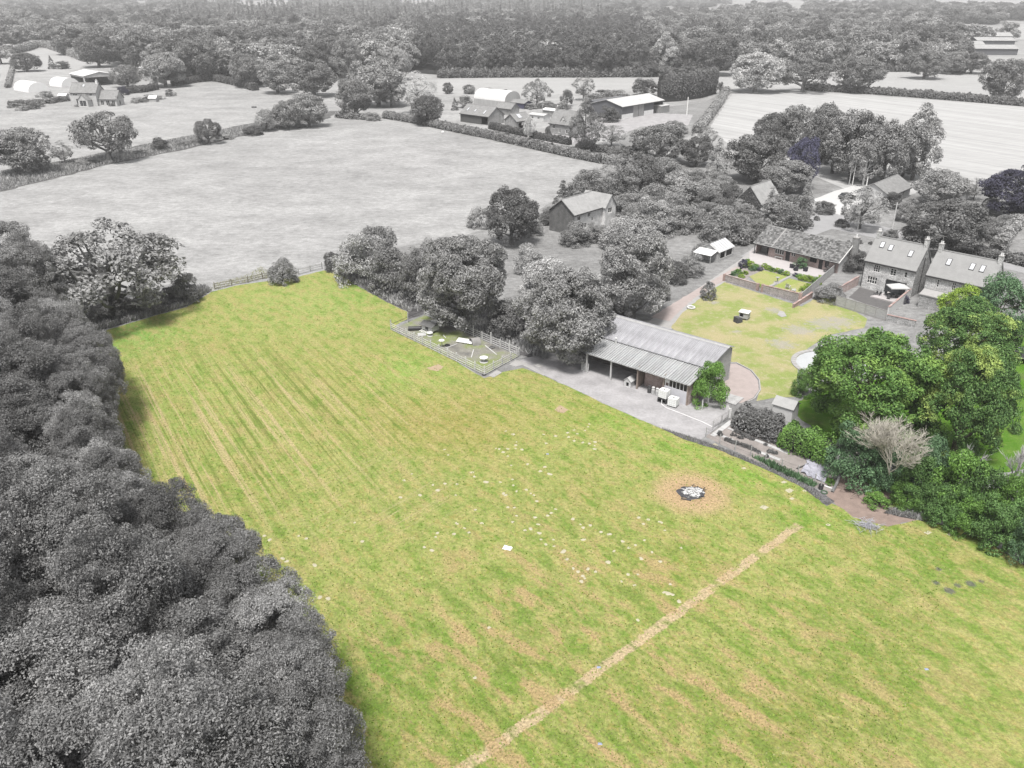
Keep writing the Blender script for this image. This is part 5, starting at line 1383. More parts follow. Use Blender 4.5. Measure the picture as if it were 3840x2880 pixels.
# intermediate bulk containers
def ibc(loc, rz, label):
    t = thing('bulk_container', loc, rz, label, 'water tank')
    for i in range(5): MB().box(-.6, .6, -.5 + i * .225, -.4 + i * .225, .1, .125).build('pallet_board', M_DARKF, t)
    for i in range(3): MB().box(-.55 + i * .5, -.45 + i * .5, -.5, .5, 0, .1).build('pallet_foot', M_DARKF, t)
    b = MB().box(-.55, .55, -.45, .45, .13, 1.1).box(-.5, .5, -.4, .4, 1.1, 1.14)
    b.build('tank', mat('white_plastic', (.66, .67, .66), .08, 2, rough=.5, obj=True), t)
    cg = MB()
    for z in (.35, .6, .85, 1.08):
        for q in (-.47, .47): cg.tube([(-.58, q, z), (.58, q, z)], .012, 4)
        for q in (-.57, .57): cg.tube([(q, -.47, z), (q, .47, z)], .012, 4)
    for x in (-.57, -.28, 0, .28, .57):
        for q in (-.47, .47): cg.tube([(x, q, .13), (x, q, 1.1)], .012, 4)
    cg.build('cage', mat('galvanised', g_(.42), .1, 3, rough=.4), t)
    MB().lathe([(.12, 1.14), (.12, 1.19)], (0, 0), 12).build('lid', M_DARKF, t)
    return t
st = thing('black_stand', bl(12.3, -.95), BAR, 'black plastic crate stand under the left white tank', 'stand')
MB().box(-.6, .6, -.5, .5, 0, .08).box(-.6, -.5, -.5, .5, .08, .5).box(.5, .6, -.5, .5, .08, .5).box(-.05, .05, -.5, .5, .08, .5).box(-.6, .6, -.5, .5, .502, .56).build('frame', M_DARKF, st)
ibc(bl(12.3, -.95) + Vector((0, 0, .56)), BAR, 'white caged water tank raised on a black stand by the barn')
ibc(bl(13.75, -1.15), BAR + .1, 'white caged water tank standing on the ground by the barn')
for i, lb in enumerate(('leftmost black drum beside the milk churns', 'left metal churn in front of the brick bay', 'middle metal churn in front of the brick bay', 'right metal churn next to the raised water tank')):
    t = thing('churn' if i else 'drum', bl(9.6 + i * .58, .1), 0, lb, 'churn' if i else 'drum')
    MB().lathe([(.22, 0), (.24, .05), (.24, .62), (.17, .78), (.17, .88), (.2, .9)], (0, 0), 14).build('body', mat('churn_metal', g_(.34), .2, 2, rough=.5) if i else M_DARKF, t, smooth=False)
    MB().lathe([(.21, .9), (.2, .96), (.05, .98)], (0, 0), 14).build('lid', mat('churn_lid', g_(.45), .1, 2) if i else M_DARKF, t)
kn = thing('dog_kennel', bl(6.6, .15), BAR, 'pale wooden dog kennel at the open bay of the barn', 'kennel')
b = MB(); wallgrid(b, (-.5, -.45, 0), (1, 0, 0), 1.0, .9, [(.3, .7, .02, .65)], (0, 1, 0)); b.add([(-.5, -.45, .9), (.5, -.45, .9), (0, -.45, 1.3)], [(0, 1, 2)]); b.box(-.5, .5, .45, .5, 0, .9); b.box(-.5, -.45, -.44, .45, 0, .9); b.box(.45, .5, -.44, .45, 0, .9)
b.build('wall', M_WOODL, kn)
MB().slab((-.6, -.55, .85), (0, -.55, 1.36), (0, .55, 1.36), (-.6, .55, .85), .04).slab((0, -.55, 1.36), (.6, -.55, .85), (.6, .55, .85), (0, .55, 1.36), .04).build('roof', M_WSHEET2, kn)
hs_ = MB().tube([bl(12.4, -1.6) + Vector((0, 0, .55)), bl(12.5, -1.75) + Vector((0, 0, .03)), bl(13.5, -2.2) + Vector((0, 0, .03)), bl(15.2, -2.3) + Vector((0, 0, .03)), bl(18.5, -2.6) + Vector((0, 0, .03)), bl(20.2, -3.0) + Vector((0, 0, .03))], .035, 5).build('hose', mat('pale_hose', g_(.62), .1, 2))
tag(hs_, 'pale hose running from the raised tank across the yard', 'hose')

# fences -------------------------------------------------------------------------------------------
def fence(name, pts, sp, h_, rails, label, pm, rm, pw=.06, rh=.09, cat='fence', tall=0.0, sides=1):
    org = Vector(pts[0]); org.z = 0
    t = thing(name, org, 0, label, cat)
    pm_ = MB().box(-pw, pw, -pw, pw, 0, h_ + .12).mesh('post'); pt_ = MB().box(-pw, pw, -pw, pw, 0, h_ + .55).mesh('post')
    done = 0
    for i in range(len(pts) - 1):
        a, c = Vector(pts[i]), Vector(pts[i + 1]); a.z = c.z = 0
        n = max(1, round((c - a).length / sp)); st_ = (c - a) / n
        an = math.atan2(st_.y, st_.x); ln = st_.length
        me = MB().box(.0, ln - .01, pw + .002, pw + .037, -rh / 2, rh / 2).mesh('rail')
        for k in range(n + (1 if i == len(pts) - 2 else 0)):
            link('post', pt_ if tall and (done % 2 == 0) else pm_, pm, t, a + st_ * k - org, an); done += 1
        for k in range(n):
            for j in range(rails):
                q = link('rail', me, rm, t, a + st_ * k - org + Vector((0, 0, h_ * (j + .55) / rails + R_.uniform(-.012, .012))), an)
                q.rotation_euler = (0, R_.uniform(-.006, .006), an)
    return t
PA, PB, PC, PD = G(1467, 1237), G(1817, 1407), G(1947, 1336), G(1592, 1182)
fence('paddock_fence', [PB, PA], 1.95, 1.25, 4, 'front four-rail wooden fence of the hen paddock', M_WOODL, M_WOODL)
fence('paddock_fence', [PC, PB], 1.9, 1.25, 4, 'right end four-rail fence of the hen paddock nearest the barn', M_WOODL, M_WOODL)
fence('paddock_fence', [PD, PC], 1.95, 1.25, 4, 'back four-rail fence of the hen paddock with tall posts', M_WOODL, M_WOODL, tall=1)
fence('wire_fence', [PA, PD], 3.7, 1.5, 1, 'thin dark wire and post end fence of the hen paddock', M_WOODG, M_DARKF, rh=.05)
fence('field_fence', [G(1208, 1008), G(1120, 1030)], 2.0, 1.1, 3, 'grey rail fence right of the bush at the top of the field', M_WOODG, M_WOODG)
fence('field_fence', [G(1020, 1042), G(985, 1046), G(931, 1060), G(870, 1072), G(806, 1084)], 2.6, 1.1, 3, 'brown rail fence left of the bush at the top of the field', mat('brown_rail', (.16, .15, .11), .3, 2), mat('brown_rail', (.16, .15, .11)))
for i, q in enumerate(((1854, 1243), (1916, 1272), (1990, 1306), (2046, 1336))):
    o = MB().box(-.06, .06, -.06, .06, 0, 1.3).build('fence_post', M_WOODG, None, G(*q))
    tag(o, ['first', 'second', 'third', 'fourth'][i] + ' single fence post from the left under the big oaks behind the paddock', 'post')
VG = Z(2600, 1450, .2893, [(160, 650), (340, 740), (540, 830), (740, 900), (930, 985), (1140, 1070), (1350, 1150), (1570, 1260), (1650, 1320)])
t = thing('wire_fence', G(*VG[0]), 0, 'wire fence with thin posts along the vegetable plot', 'fence')
for q in VG: MB().box(-.04, .04, -.04, .04, 0, 1.25).build('post', M_WOODG, t, G(*q) - G(*VG[0]))
for z in (.4, .75, 1.1):
    MB().tube([G(*q) - G(*VG[0]) + Vector((0, -.05, z)) for q in VG], .008, 4).build('wire', M_DARKF, t)
t = thing('wire_fence', G(2646, 1638), 0, 'wire fence with thin posts between yard and vegetable plot', 'fence')
for q in Z(2600, 1450, .2893, [(250, 560), (370, 470), (470, 400)]): MB().box(-.04, .04, -.04, .04, 0, 1.2).build('post', M_WOODG, t, G(*q) - G(2646, 1638))
for z in (.5, 1.0): MB().tube([G(*q) - G(2646, 1638) + Vector((0, 0, z)) for q in Z(2600, 1450, .2893, [(160, 650), (250, 560), (370, 470), (470, 400)])], .01, 4).build('wire', M_CONC, t)

# hen paddock ---------------------------------------------------------------------------------------
PAD = [PA, PB, PC, PD]
padk = lawnmat('scratched_grass', A(176, 174, 164), A(164, 178, 112), A(196, 192, 188), A(120, 118, 120))
sheet('paddock_ground', PAD, .022, padk, 1, .05, ground=True)
ZP = lambda a, b: G(1400 + a * .2893, 1100 + b * .2893)
cp_ = thing('hen_coop', ZP(740, 490), math.radians(-40), 'small hen coop on legs with felt roof and white pallets in the paddock', 'hen coop')
MB().box(-1.1, 1.1, -.7, .7, .35, 1.1).build('body', M_WOODL, cp_)
MB().slab((-1.3, -.95, 1.05), (1.3, -.95, 1.05), (1.3, 0, 1.5), (-1.3, 0, 1.5), .05).slab((-1.3, 0, 1.5), (1.3, 0, 1.5), (1.3, .95, 1.05), (-1.3, .95, 1.05), .05).build('roof', mat('felt', g_(.10), .25, 2), cp_)
for x in (-1, 1):
    for y in (-.6, .6): MB().box(x - .05, x + .05, y - .05, y + .05, 0, .35).build('leg', M_WOODG, cp_)
for i in range(5): MB().box(-.9 + i * .4, -.75 + i * .4, -1.5, -.8, .25, .29).build('ramp_slat', M_WFRAME, cp_)
MB().box(-.3, .3, -.73, -.705, .45, .95).build('hatch', M_DARKF, cp_)
pallet('pallet', ZP(630, 540), .2, 'white slatted pallet lying before the hen coop')
pallet('pallet', ZP(800, 375), .2, 'white slatted pallet behind the hen coop roof')
o = MB().tube([(-1.0, 0, .32), (1.0, 0, .32)], .32, 14).build('drum', mat('black_drum', (.035, .035, .037), .2, 2, rough=.5), None, ZP(540, 480), .1); tag(o, 'black plastic drum lying beside the hen coop', 'drum')
def reel(q, s, label):
    t = thing('cable_reel', q, 0, label, 'cable reel'); t.scale = (s, s, s)
    MB().lathe([(.5, 0), (.5, .06)], (0, 0), 18).build('lower_disc', M_WOODL, t)
    MB().lathe([(.24, .06), (.24, .54)], (0, 0), 14).build('drum', M_WOODG, t)
    tp = MB().lathe([(.5, .54), (.5, .61)], (0, 0), 18).build('upper_disc', mat('pale_disc', g_(.55), .12, 3), t)
    MB().lathe([(.06, .611), (.06, .63)], (0, 0), 8).build('hub_hole', M_DARKF, tp)
reel(ZP(1432, 890), 1.15, 'biggest cable reel table at the near corner of the paddock')
reel(ZP(735, 550), .85, 'cable reel table in front of the hen coop')
t = thing('round_table', ZP(888, 700), 0, 'white round table top on a thin post in the paddock', 'table')
MB().lathe([(.42, 1.05), (.42, 1.1)], (0, 0), 18).build('top', mat('pale_disc', g_(.55)), t); MB().box(-.04, .04, -.04, .04, 0, 1.05).build('post', M_WOODG, t)
ar = hoop('arc_shelter', ZP(1290, 690) , math.radians(0) * 0 + 25, 1.3, 1.5, .95, mat('rusty_tin', (.20, .195, .19), .25, 2, obj=True), 'small arched tin shelter in the paddock', 'shelter')
for q in list(ar.children):
    if q.name.startswith('end_wall'): bpy.data.objects.remove(q)
t = thing('board', ZP(1190, 640), math.radians(-22), 'large weathered board lying propped beside the tin shelter', 'board')
for i in range(4): MB().slab((-1.25, -.5 + i * .25, .2 + i * .06), (1.25, -.5 + i * .25, .2 + i * .06), (1.25, -.26 + i * .25, .26 + i * .06), (-1.25, -.26 + i * .25, .26 + i * .06), .03).build('plank', M_WOODL, t)
MB().box(-1.2, 1.2, .3, .38, 0, .36).build('bearer', M_WOODG, t)
def ring(name, q, R1, r1, m, label, cat, z=0):
    o = MB()
    n, k = 18, 8
    vs = [((R1 + r1 * math.cos(2 * math.pi * j / k)) * math.cos(2 * math.pi * i / n), (R1 + r1 * math.cos(2 * math.pi * j / k)) * math.sin(2 * math.pi * i / n), r1 + r1 * math.sin(2 * math.pi * j / k)) for i in range(n) for j in range(k)]
    o.add(vs, [(i * k + j, ((i + 1) % n) * k + j, ((i + 1) % n) * k + (j + 1) % k, i * k + (j + 1) % k) for i in range(n) for j in range(k)])
    return tag(o.build(name, m, None, q, smooth=True), label, cat)
ring('tyre', ZP(960, 680), .28, .11, mat('rubber', (.025, .025, .026), .2, 3), 'black tyre lying near the round table in the paddock', 'tyre')
ring('tyre', ZP(1538, 705), .33, .1, mat('grey_rubber', (.10, .10, .10), .2, 3), 'grey tyre beside the tin shelter', 'tyre')
ring('pipe_ring', ZP(1435, 1060), .2, .1, M_DARKF, 'black drain pipe mouth at the near corner post of the paddock', 'pipe')
ring('tyre_planter', G(2591, 1156), .55, .16, mat('pale_ring', g_(.42), .2, 3), 'pale ring planter on the lawn beside the drive', 'planter')
for i, (a, c, lb) in enumerate((((935, 715), (1085, 660), 'pale plank lying across the paddock'), ((905, 545), (940, 585), 'short plank near the back of the paddock'), ((1270, 835), (1300, 735), 'pale pole lying beside the cable reel'), ((1450, 680), (1600, 800), 'long branch at the right of the tin shelter'))):
    A0, A1 = ZP(*a), ZP(*c); o = MB().tube([(0, 0, .06), A1 - A0 + Vector((0, 0, .06))], .06, 6).build('plank' if i < 2 else 'pole', M_WOODL, None, A0); tag(o, lb, 'plank' if i < 2 else 'pole')
def slab_px(name, zp, z, th, m, label, cat='slab'):
    pts = [Vector(q) for q in zp]; c = sum(pts, Vector()) / len(pts)
    o = MB().prism([((q - c).x, (q - c).y) for q in pts], 0, th).build(name, m, None, (c.x, c.y, z))
    if (MB and o.data.polygons[1].normal.z < 0): o.data.flip_normals()
    return tag(o, label, cat)
slab_px('concrete_slab', [ZP(1490, 1070), ZP(1600, 1000), ZP(1670, 1030), ZP(1560, 1095)], .014, .05, M_CONC, 'grey concrete slab at the near corner of the hen paddock')
slab_px('concrete_slab', [ZP(1760, 930), ZP(1840, 870), ZP(1920, 880), ZP(2020, 925), ZP(2212, 1040), ZP(2212, 1075), ZP(1930, 935), ZP(1840, 955)], .026, .03, M_CONC, 'long concrete path strip between paddock and yard')
slab_px('concrete_slab', [ZP(2080, 940), ZP(2130, 915), ZP(2195, 950), ZP(2150, 972)], .026, .05, M_CONC, 'small square slab on the weedy ground right of the paddock')
M_DRY = mat('dry_patch', A(214, 190, 160), .14, 2.0)
def patch(px, seed, parent=field, name='bare_patch', m=None, amp=.1, z=.004, step=.3):
    return sheet(name, [G(*q) for q in px], z, m or M_DRY, step, amp, parent, None, True, seed)
patch(Z(1400, 1100, .2893, [(690, 970), (840, 920), (915, 955), (830, 1010), (780, 1000)]), 1)
patch(Z(1400, 1450, .4069, [(1670, 215), (1720, 170), (1800, 215), (1745, 245)]), 2)
for i, (x, y, a) in enumerate([(2680, 1670, 14), (2790, 1757, 10), (2960, 1840, 18), (2970, 1870, 10), (2866, 1903, 18), (3480, 1998, 16), (3560, 2004, 12), (3105, 1968, 10), (2940, 1808, 12), (3020, 1710 + 130, 12)]):
    patch([(x - a, y), (x, y - a * .5), (x + a, y), (x, y + a * .5)], 20 + i, name='pale_tuft', m=mat('pale_clod', A(228, 221, 194), .1, 5), amp=.06, step=.15)
# pale clods and clover heads scattered over the field: pieces of the field
def clod(seed):
    r = random.Random(seed); b = MB(); n = 9
    rad = [r.uniform(.7, 1.25) for _ in range(n)]
    vs = [(rad[i] * math.cos(6.283 * i / n), rad[i] * math.sin(6.283 * i / n), 0) for i in range(n)] + [(.55 * rad[i] * math.cos(6.283 * i / n), .55 * rad[i] * math.sin(6.283 * i / n), .35 * r.uniform(.7, 1.2)) for i in range(n)] + [(0, 0, .45)]
    b.add(vs, [(i, (i + 1) % n, n + (i + 1) % n, n + i) for i in range(n)] + [(n + i, n + (i + 1) % n, 2 * n) for i in range(n)])
    return b.mesh('pale_tuft')
CL = [clod(i) for i in range(5)]
M_CLOD = mat('pale_clod', A(228, 221, 194), .1, 5)
zc = [Z(1400, 1450, .4069, [(1790, 425), (1800, 465), (1850, 400), (1950, 405), (1980, 370), (1990, 345), (1850, 500), (1930, 515), (1990, 525), (2040, 510), (2040, 545), (2040, 575), (1880, 435), (1320, 510), (1310, 540), (1310, 570), (1370, 580), (1570, 440), (1290, 440), (1200, 605), (1240, 640), (1160, 575), (1130, 570), (1240, 575), (1270, 725), (1420, 715), (1580, 740), (1625, 805), (1540, 780), (1285, 855), (1170, 880), (1290, 910), (1320, 965), (1480, 1000), (1510, 1055), (1450, 985), (1410, 950), (1200, 985), (1220, 1000), (1240, 1110), (1300, 1115), (1320, 1190), (1680, 1130), (1640, 1165), (1605, 1190), (940, 1135), (1000, 1260), (770, 1260), (880, 1345), (745, 1360), (590, 1350), (575, 1385), (840, 1305), (760, 1000), (590, 955), (430, 1000), (690, 630), (655, 580), (355, 805), (290, 865), (250, 1020), (1840, 1220), (1910, 1270), (1935, 1300), (2000, 1280), (2100, 1340), (2170, 1360), (1935, 1410), (1660, 1410), (1545, 1410), (1590, 1455), (1665, 1470), (1750, 1520), (1780, 1590), (1395, 1325), (1450, 1310), (1530, 1350), (1520, 1270), (1490, 1205), (1285, 1250), (540, 1510), (470, 1480), (1220, 410), (1680, 455), (1590, 525), (930, 830), (910, 790), (550, 905), (660, 895), (770, 900), (1040, 880), (280, 860)]),
      Z(1700, 1900, .4069, [(1105, 570), (1150, 600), (1190, 640), (1210, 660), (1180, 690), (1240, 575), (1310, 600), (1430, 515), (1610, 625), (1700, 625), (1550, 690), (1670, 725), (1910, 505), (1730, 480), (2000, 715), (1940, 790), (1980, 800), (2020, 810), (2080, 875), (1560, 320), (1480, 410), (1680, 355), (1620, 380), (1760, 310), (1750, 160), (1910, 145), (1950, 220), (1800, 120), (1710, 100), (1360, 235), (1440, 255), (330, 1115), (200, 1575), (1700, 1045), (1050, 485), (1830, 420), (2100, 380)]),
      [(990, 2010), (1010, 2025), (1075, 2105), (1060, 2095), (1120, 2010), (1150, 2020), (1200, 2240), (1230, 2245), (1180, 2120), (1330, 1960), (1360, 2030)]]
k = 0
for grp in zc:
    for q in grp:
        g = G(q[0], q[1])
        s = R_.uniform(.11, .21) * (1.3 if k % 9 == 0 else 1)
        o = link('pale_tuft', CL[k % 5], M_CLOD, field, (g.x, g.y, .0), R_.uniform(0, 6)); o.scale = (s * 1.15, s, s * .55); k += 1
# fire place
FC = G(2594, 1848)
fp = thing('fire_pit', FC, 0, 'round fire place full of white ash with a charred rim in the scorched grass', 'fire pit')
b = MB(); r = random.Random(4); n = 26
pr = [(1.26 + r.uniform(-.22, .14), 1.04 + r.uniform(-.1, .1)) for _ in range(n)]
vs = [(1.18 * pr[i][0] * math.cos(6.283 * i / n), pr[i][0] * math.sin(6.283 * i / n) * .95, .018) for i in range(n)] + [(1.02 * pr[i][1] * math.cos(6.283 * i / n), pr[i][1] * math.sin(6.283 * i / n) * .9, .12 + r.uniform(-.03, .04)) for i in range(n)] + [(0, 0, .1)]
b.add(vs, [(i, (i + 1) % n, n + (i + 1) % n, n + i) for i in range(n)] + [(n + i, n + (i + 1) % n, 2 * n) for i in range(n)]); b.build('charred_rim', mat('char', (.045, .045, .05), .5, 5), fp)
b = MB(); n = 30
vs = []
for j, f in enumerate((1.0, .75, .45, .0)):
    for i in range(n):
        rr = (1.0 + r.uniform(-.14, .14)) * f; vs.append((1.15 * rr * math.cos(6.283 * i / n) + .05, rr * math.sin(6.283 * i / n), .09 + (.15 * (1 - f)) + r.uniform(-.035, .05)))
b.add(vs, [(j * n + i, j * n + (i + 1) % n, (j + 1) * n + (i + 1) % n, (j + 1) * n + i) for j in range(3) for i in range(n)])
ak = N('white_ash'); an_ = ak.noise(ak.pos(), 4.5, 5, .75); b.build('ash', ak.fin(ak.mix(ak.rng(an_, .42, .58), g_(.10), g_(.52)), .95, .1), fp)
for i in range(16):
    a = r.uniform(0, 6.28); q = Vector((1.3 * math.cos(a), 1.1 * math.sin(a), .1)); e = q + Vector((r.uniform(-.35, .35), r.uniform(-.35, .35), r.uniform(-.02, .1)))
    MB().tube([q, e], .035, 5).build('charred_log', mat('char', (.045, .045, .05)), fp)
o = MB().tube([(-.5, 0, .07), (.5, .1, .07)], .07, 6).build('burnt_log', mat('char', (.045, .045, .05)), None, G(2572, 1876), -.4); tag(o, 'burnt black log lying just outside the fire place', 'log')
# sack on the grass
b = MB(); r = random.Random(2)
vs = [(-.55, -.32, .02), (.5, -.36, .02), (.62, .3, .02), (-.5, .36, .02), (-.4, -.2, .2), (.1, -.24, .26), (.42, -.1, .16), (.45, .2, .22), (-.05, .22, .17), (-.42, .24, .25), (.0, .0, .24)]
b.add(vs, [(0, 1, 5, 4), (1, 6, 5), (1, 2, 7, 6), (2, 3, 9, 8), (2, 8, 7), (3, 0, 4, 9), (4, 5, 10), (5, 6, 10), (6, 7, 10), (7, 8, 10), (8, 9, 10), (9, 4, 10)])
o = b.build('plastic_sack', mat('white_sack', (.68, .69, .74), .12, 4), None, G(1902, 2056), -.3); o.scale = (.75, .75, .75); tag(o, 'crumpled white plastic sack lying alone on the grass', 'sack')
for i, (x, y) in enumerate(((2245, 2503), (2250, 2790), (2053, 1703), (3475, 2510))):
    o = MB().add([(-.16, -.1, 0), (.16, -.08, 0), (.14, .1, 0), (-.12, .12, 0), (0, 0, .1)], [(0, 1, 4), (1, 2, 4), (2, 3, 4), (3, 0, 4)]).build('scrap', mat('blue_scrap', (.22, .25, .36), .1, 4), None, G(x, y) + Vector((0, 0, .012))); tag(o, ['small blue scrap on the straw line', 'small blue scrap near the bottom edge of the field', 'tiny grey-blue scrap right of the brown part of the field', 'tiny blue scrap in the lower right grass'][i], 'scrap')

# ================================================================== GARDENS
def wallrun(name, px, h0, h1, th, m, label, cope=True, pier=True, cat='wall'):
    a, c = G(*px[0]), G(*px[1]); L = (c - a).length; an = math.atan2(c.y - a.y, c.x - a.x)
    t = thing(name, a, an, label, cat)
    MB().add([(0, 0, 0), (L, 0, 0), (L, th, 0), (0, th, 0), (0, 0, h0), (L, 0, h1), (L, th, h1), (0, th, h0)], [(0, 3, 2, 1), (4, 5, 6, 7), (0, 1, 5, 4), (1, 2, 6, 5), (2, 3, 7, 6), (3, 0, 4, 7)]).build('wall', m, t)
    if cope: MB().slab((-.02, -.04, h0 + .08), (L + .02, -.04, h1 + .08), (L + .02, th + .04, h1 + .08), (-.02, th + .04, h0 + .08), .078).build('coping', M_COPE, t)
    if pier:
        for x, hh in ((0, h0), (L, h1)): MB().box(x - .2, x + .2, -.1, th + .1, 0, hh + .12).build('pier', M_COPE, t)
    return t
wallrun('garden_wall', ((2714, 1054), (2838, 1090)), 1.15, 1.15, .25, M_BRICKW, 'left brick wall of the bungalow garden, left of the gap')
wallrun('garden_wall', ((2856, 1096), (2996, 1138)), 1.25, 1.6, .25, M_BRICKW, 'right brick wall of the bungalow garden, ending in the corner')
wallrun('garden_wall', ((2976, 1156), (3046, 1116)), .6, .9, .25, M_COPE, 'low stepped brick wing wall below the garden corner', pier=False)
wallrun('terrace_wall', ((3140, 1110), (3217, 1070)), 1.3, 1.6, .22, M_BRICKP, 'pink brick side wall of the stone house yard', pier=False)
wallrun('terrace_wall', ((3330, 1182), (3408, 1126)), 1.3, 1.9, .22, M_RENDER, 'pale rendered wall at the right of the stone house yard', pier=False)
wallrun('terrace_wall', ((3322, 1204), (3430, 1228)), 1.0, 1.0, .25, M_STONED, 'low mixed stone wall right of the panel fence', pier=False)
def panels(pts, h_, label, m, pm, n):
    a, c = Vector(pts[0]), Vector(pts[1]); L = (c - a).length; an = math.atan2(c.y - a.y, c.x - a.x)
    t = thing('panel_fence', a, an, label, 'fence'); w_ = L / n
    for i in range(n + 1): MB().box(i * w_ - .06, i * w_ + .06, -.06, .06, 0, h_ + .1).build('post', pm, t)
    for i in range(n):
        b = MB(); k = max(6, int(w_ / .16))
        for j in range(k):
            x = i * w_ + .07 + (w_ - .14) * j / k; b.box(x, x + (w_ - .14) / k - .008, -.01 - .012 * (j % 2), .015, .28, h_)
        b.build('panel', m, t)
        MB().box(i * w_ + .065, (i + 1) * w_ - .065, -.03, .03, 0, .27).build('gravel_board', M_CONC, t)
        MB().box(i * w_ + .065, (i + 1) * w_ - .065, -.04, .04, h_ + .004, h_ + .06).build('cap', pm, t)
panels((G(3132, 1146), G(3318, 1204)), 1.65, 'grey panel fence with pale posts in front of the left stone house', M_WOODG, M_CONC, 5)
panels((G(2998, 1136), G(3128, 1022)), 1.5, 'grey board fence along the right side of the bungalow garden', M_WOODG, M_WOODG, 7)
sheet('walled_lawn', Z(2540, 780, .3255, [(830, 790), (990, 715), (1270, 790), (1040, 905), (930, 880)]), .022, M_LAWN3, 1, .04)
sheet('walled_lawn', Z(2540, 780, .3255, [(1110, 905), (1290, 810), (1560, 880), (1400, 980), (1260, 960)]), .023, M_LAWN3, 1, .04)
sheet('garden_path', Z(2540, 780, .3255, [(1250, 800), (1310, 765), (1340, 775), (1090, 900), (1000, 960), (960, 940)]), .026, M_CONC, 1, .03)
sheet('flower_bed', Z(2540, 780, .3255, [(640, 760), (830, 610), (900, 640), (1290, 745), (1270, 790), (990, 715), (830, 790), (780, 840), (560, 770)]), .020, M_SOIL, 1, .05)
sheet('flower_bed', Z(2540, 780, .3255, [(1340, 770), (1690, 810), (1680, 850), (1460, 970), (1400, 985), (1560, 880)]), .021, M_SOIL, 1, .05)
FB = [(650, 780, 'blue', 60, 1.0), (700, 760, 'green', 70, 1.1), (740, 800, 'lime', 60, .7), (760, 680, 'purple', 90, 1.6), (830, 690, 'lime', 90, 1.5), (870, 720, 'blue', 70, 1.1), (900, 700, 'green', 70, 1.0), (950, 720, 'purple', 60, .8), (1000, 680, 'lime', 60, .8), (1050, 710, 'lime', 70, .9), (1100, 730, 'green', 60, .8), (1150, 740, 'lime', 60, .9), (1200, 755, 'blue', 70, .9), (1250, 775, 'lime', 70, .9), (1360, 785, 'purple', 50, .7), (1400, 800, 'green', 60, .8), (1450, 830, 'lime', 90, 1.1), (1520, 840, 'lime', 90, 1.1), (1590, 850, 'green', 80, 1.0), (1640, 830, 'lime', 60, 1.0), (1440, 950, 'lime', 70, .8), (1500, 920, 'lime', 70, .9), (1560, 900, 'blue', 60, .8), (1620, 880, 'lime', 60, .8), (945, 905, 'lime', 50, .5), (1700, 700, 'blue', 70, 1.8), (1730, 740, 'dark', 60, 1.2), (810, 640, 'ash', 60, 1.0), (780, 760, 'lime', 60, .7)]
CN = {'blue': 'blue-green', 'green': 'green', 'lime': 'bright lime', 'purple': 'purple', 'dark': 'dark', 'ash': 'leafy green'}
for i, (a, c, m_, w_, h_) in enumerate(FB):
    x, y = 2540 + a * .3255, 780 + c * .3255; g = G(x, y)
    nth = [q for q in FB[:i] if q[2] == m_]
    ordn = ['first', 'second', 'third', 'fourth', 'fifth', 'sixth', 'seventh', 'eighth', 'ninth', 'tenth', 'eleventh', 'twelfth', 'thirteenth', 'fourteenth'][len(nth)]
    tree_at('garden_plant', 'shrub', m_, g, w_ * 1.35 * .3255 / FPX * (g.y * CP + CAMH * SP), h_ * 1.05, f'{ordn} {CN[m_]} plant along the bungalow flower beds', 'plant', 'plants in the bungalow flower beds')
tree_at('patio_shrub', 'shrub', 'blue', G(3000, 1003), 2.6, 2.2, 'pale green leafy shrub against the bungalow wall behind the patio chairs', 'bush')
# patio furniture
def ratt(q, rz, label):
    t = thing('patio_chair', q, rz, label, 'chair', 'patio set by the bungalow')
    MB().box(-.32, .32, -.32, .32, .02, .40).build('seat', mat('black_rattan', (.03, .03, .036), .3, 6), t)
    MB().box(-.32, .32, .25, .34, .402, .82).build('backrest', mat('black_rattan', (.03, .03, .036)), t)
    for s in (-1, 1): MB().box(s * .32 - .05, s * .32 + .05, -.32, .248, .402, .62).build('armrest', mat('black_rattan', (.03, .03, .036)), t)
ZB = lambda a, b: G(2540 + a * .3255, 780 + b * .3255)
ratt(ZB(1320, 690), 2.3, 'leftmost black rattan chair on the bungalow patio')
ratt(ZB(1362, 722), 3.3, 'middle black rattan chair on the bungalow patio')
ratt(ZB(1474, 728), 4.0, 'rightmost black rattan chair on the bungalow patio')
t = thing('patio_table', ZB(1418, 690), -.8, 'low dark patio table behind the three rattan chairs', 'table')
MB().box(-.8, .8, -.45, .45, .66, .72).build('top', M_DARKF, t)
for x in (-.7, .7):
    for y in (-.35, .35): MB().box(x - .04, x + .04, y - .04, y + .04, 0, .66).build('leg', M_DARKF, t)
t = thing('bench', ZB(1170, 590), math.radians(-48), 'wooden garden bench under the bungalow window', 'bench')
for i in range(3): MB().box(-.75, .75, -.25 + i * .16, -.12 + i * .16, .42, .45).build('seat_slat', M_WOODL, t)
for i in range(3): MB().box(-.75, .75, .25, .28, .52 + i * .14, .62 + i * .14).build('back_slat', M_WOODL, t)
for x in (-.7, .7):
    MB().box(x - .04, x + .04, -.25, -.17, 0, .42).build('leg', M_WOODL, t); MB().box(x - .04, x + .04, .285, .35, 0, .95).build('leg', M_WOODL, t)
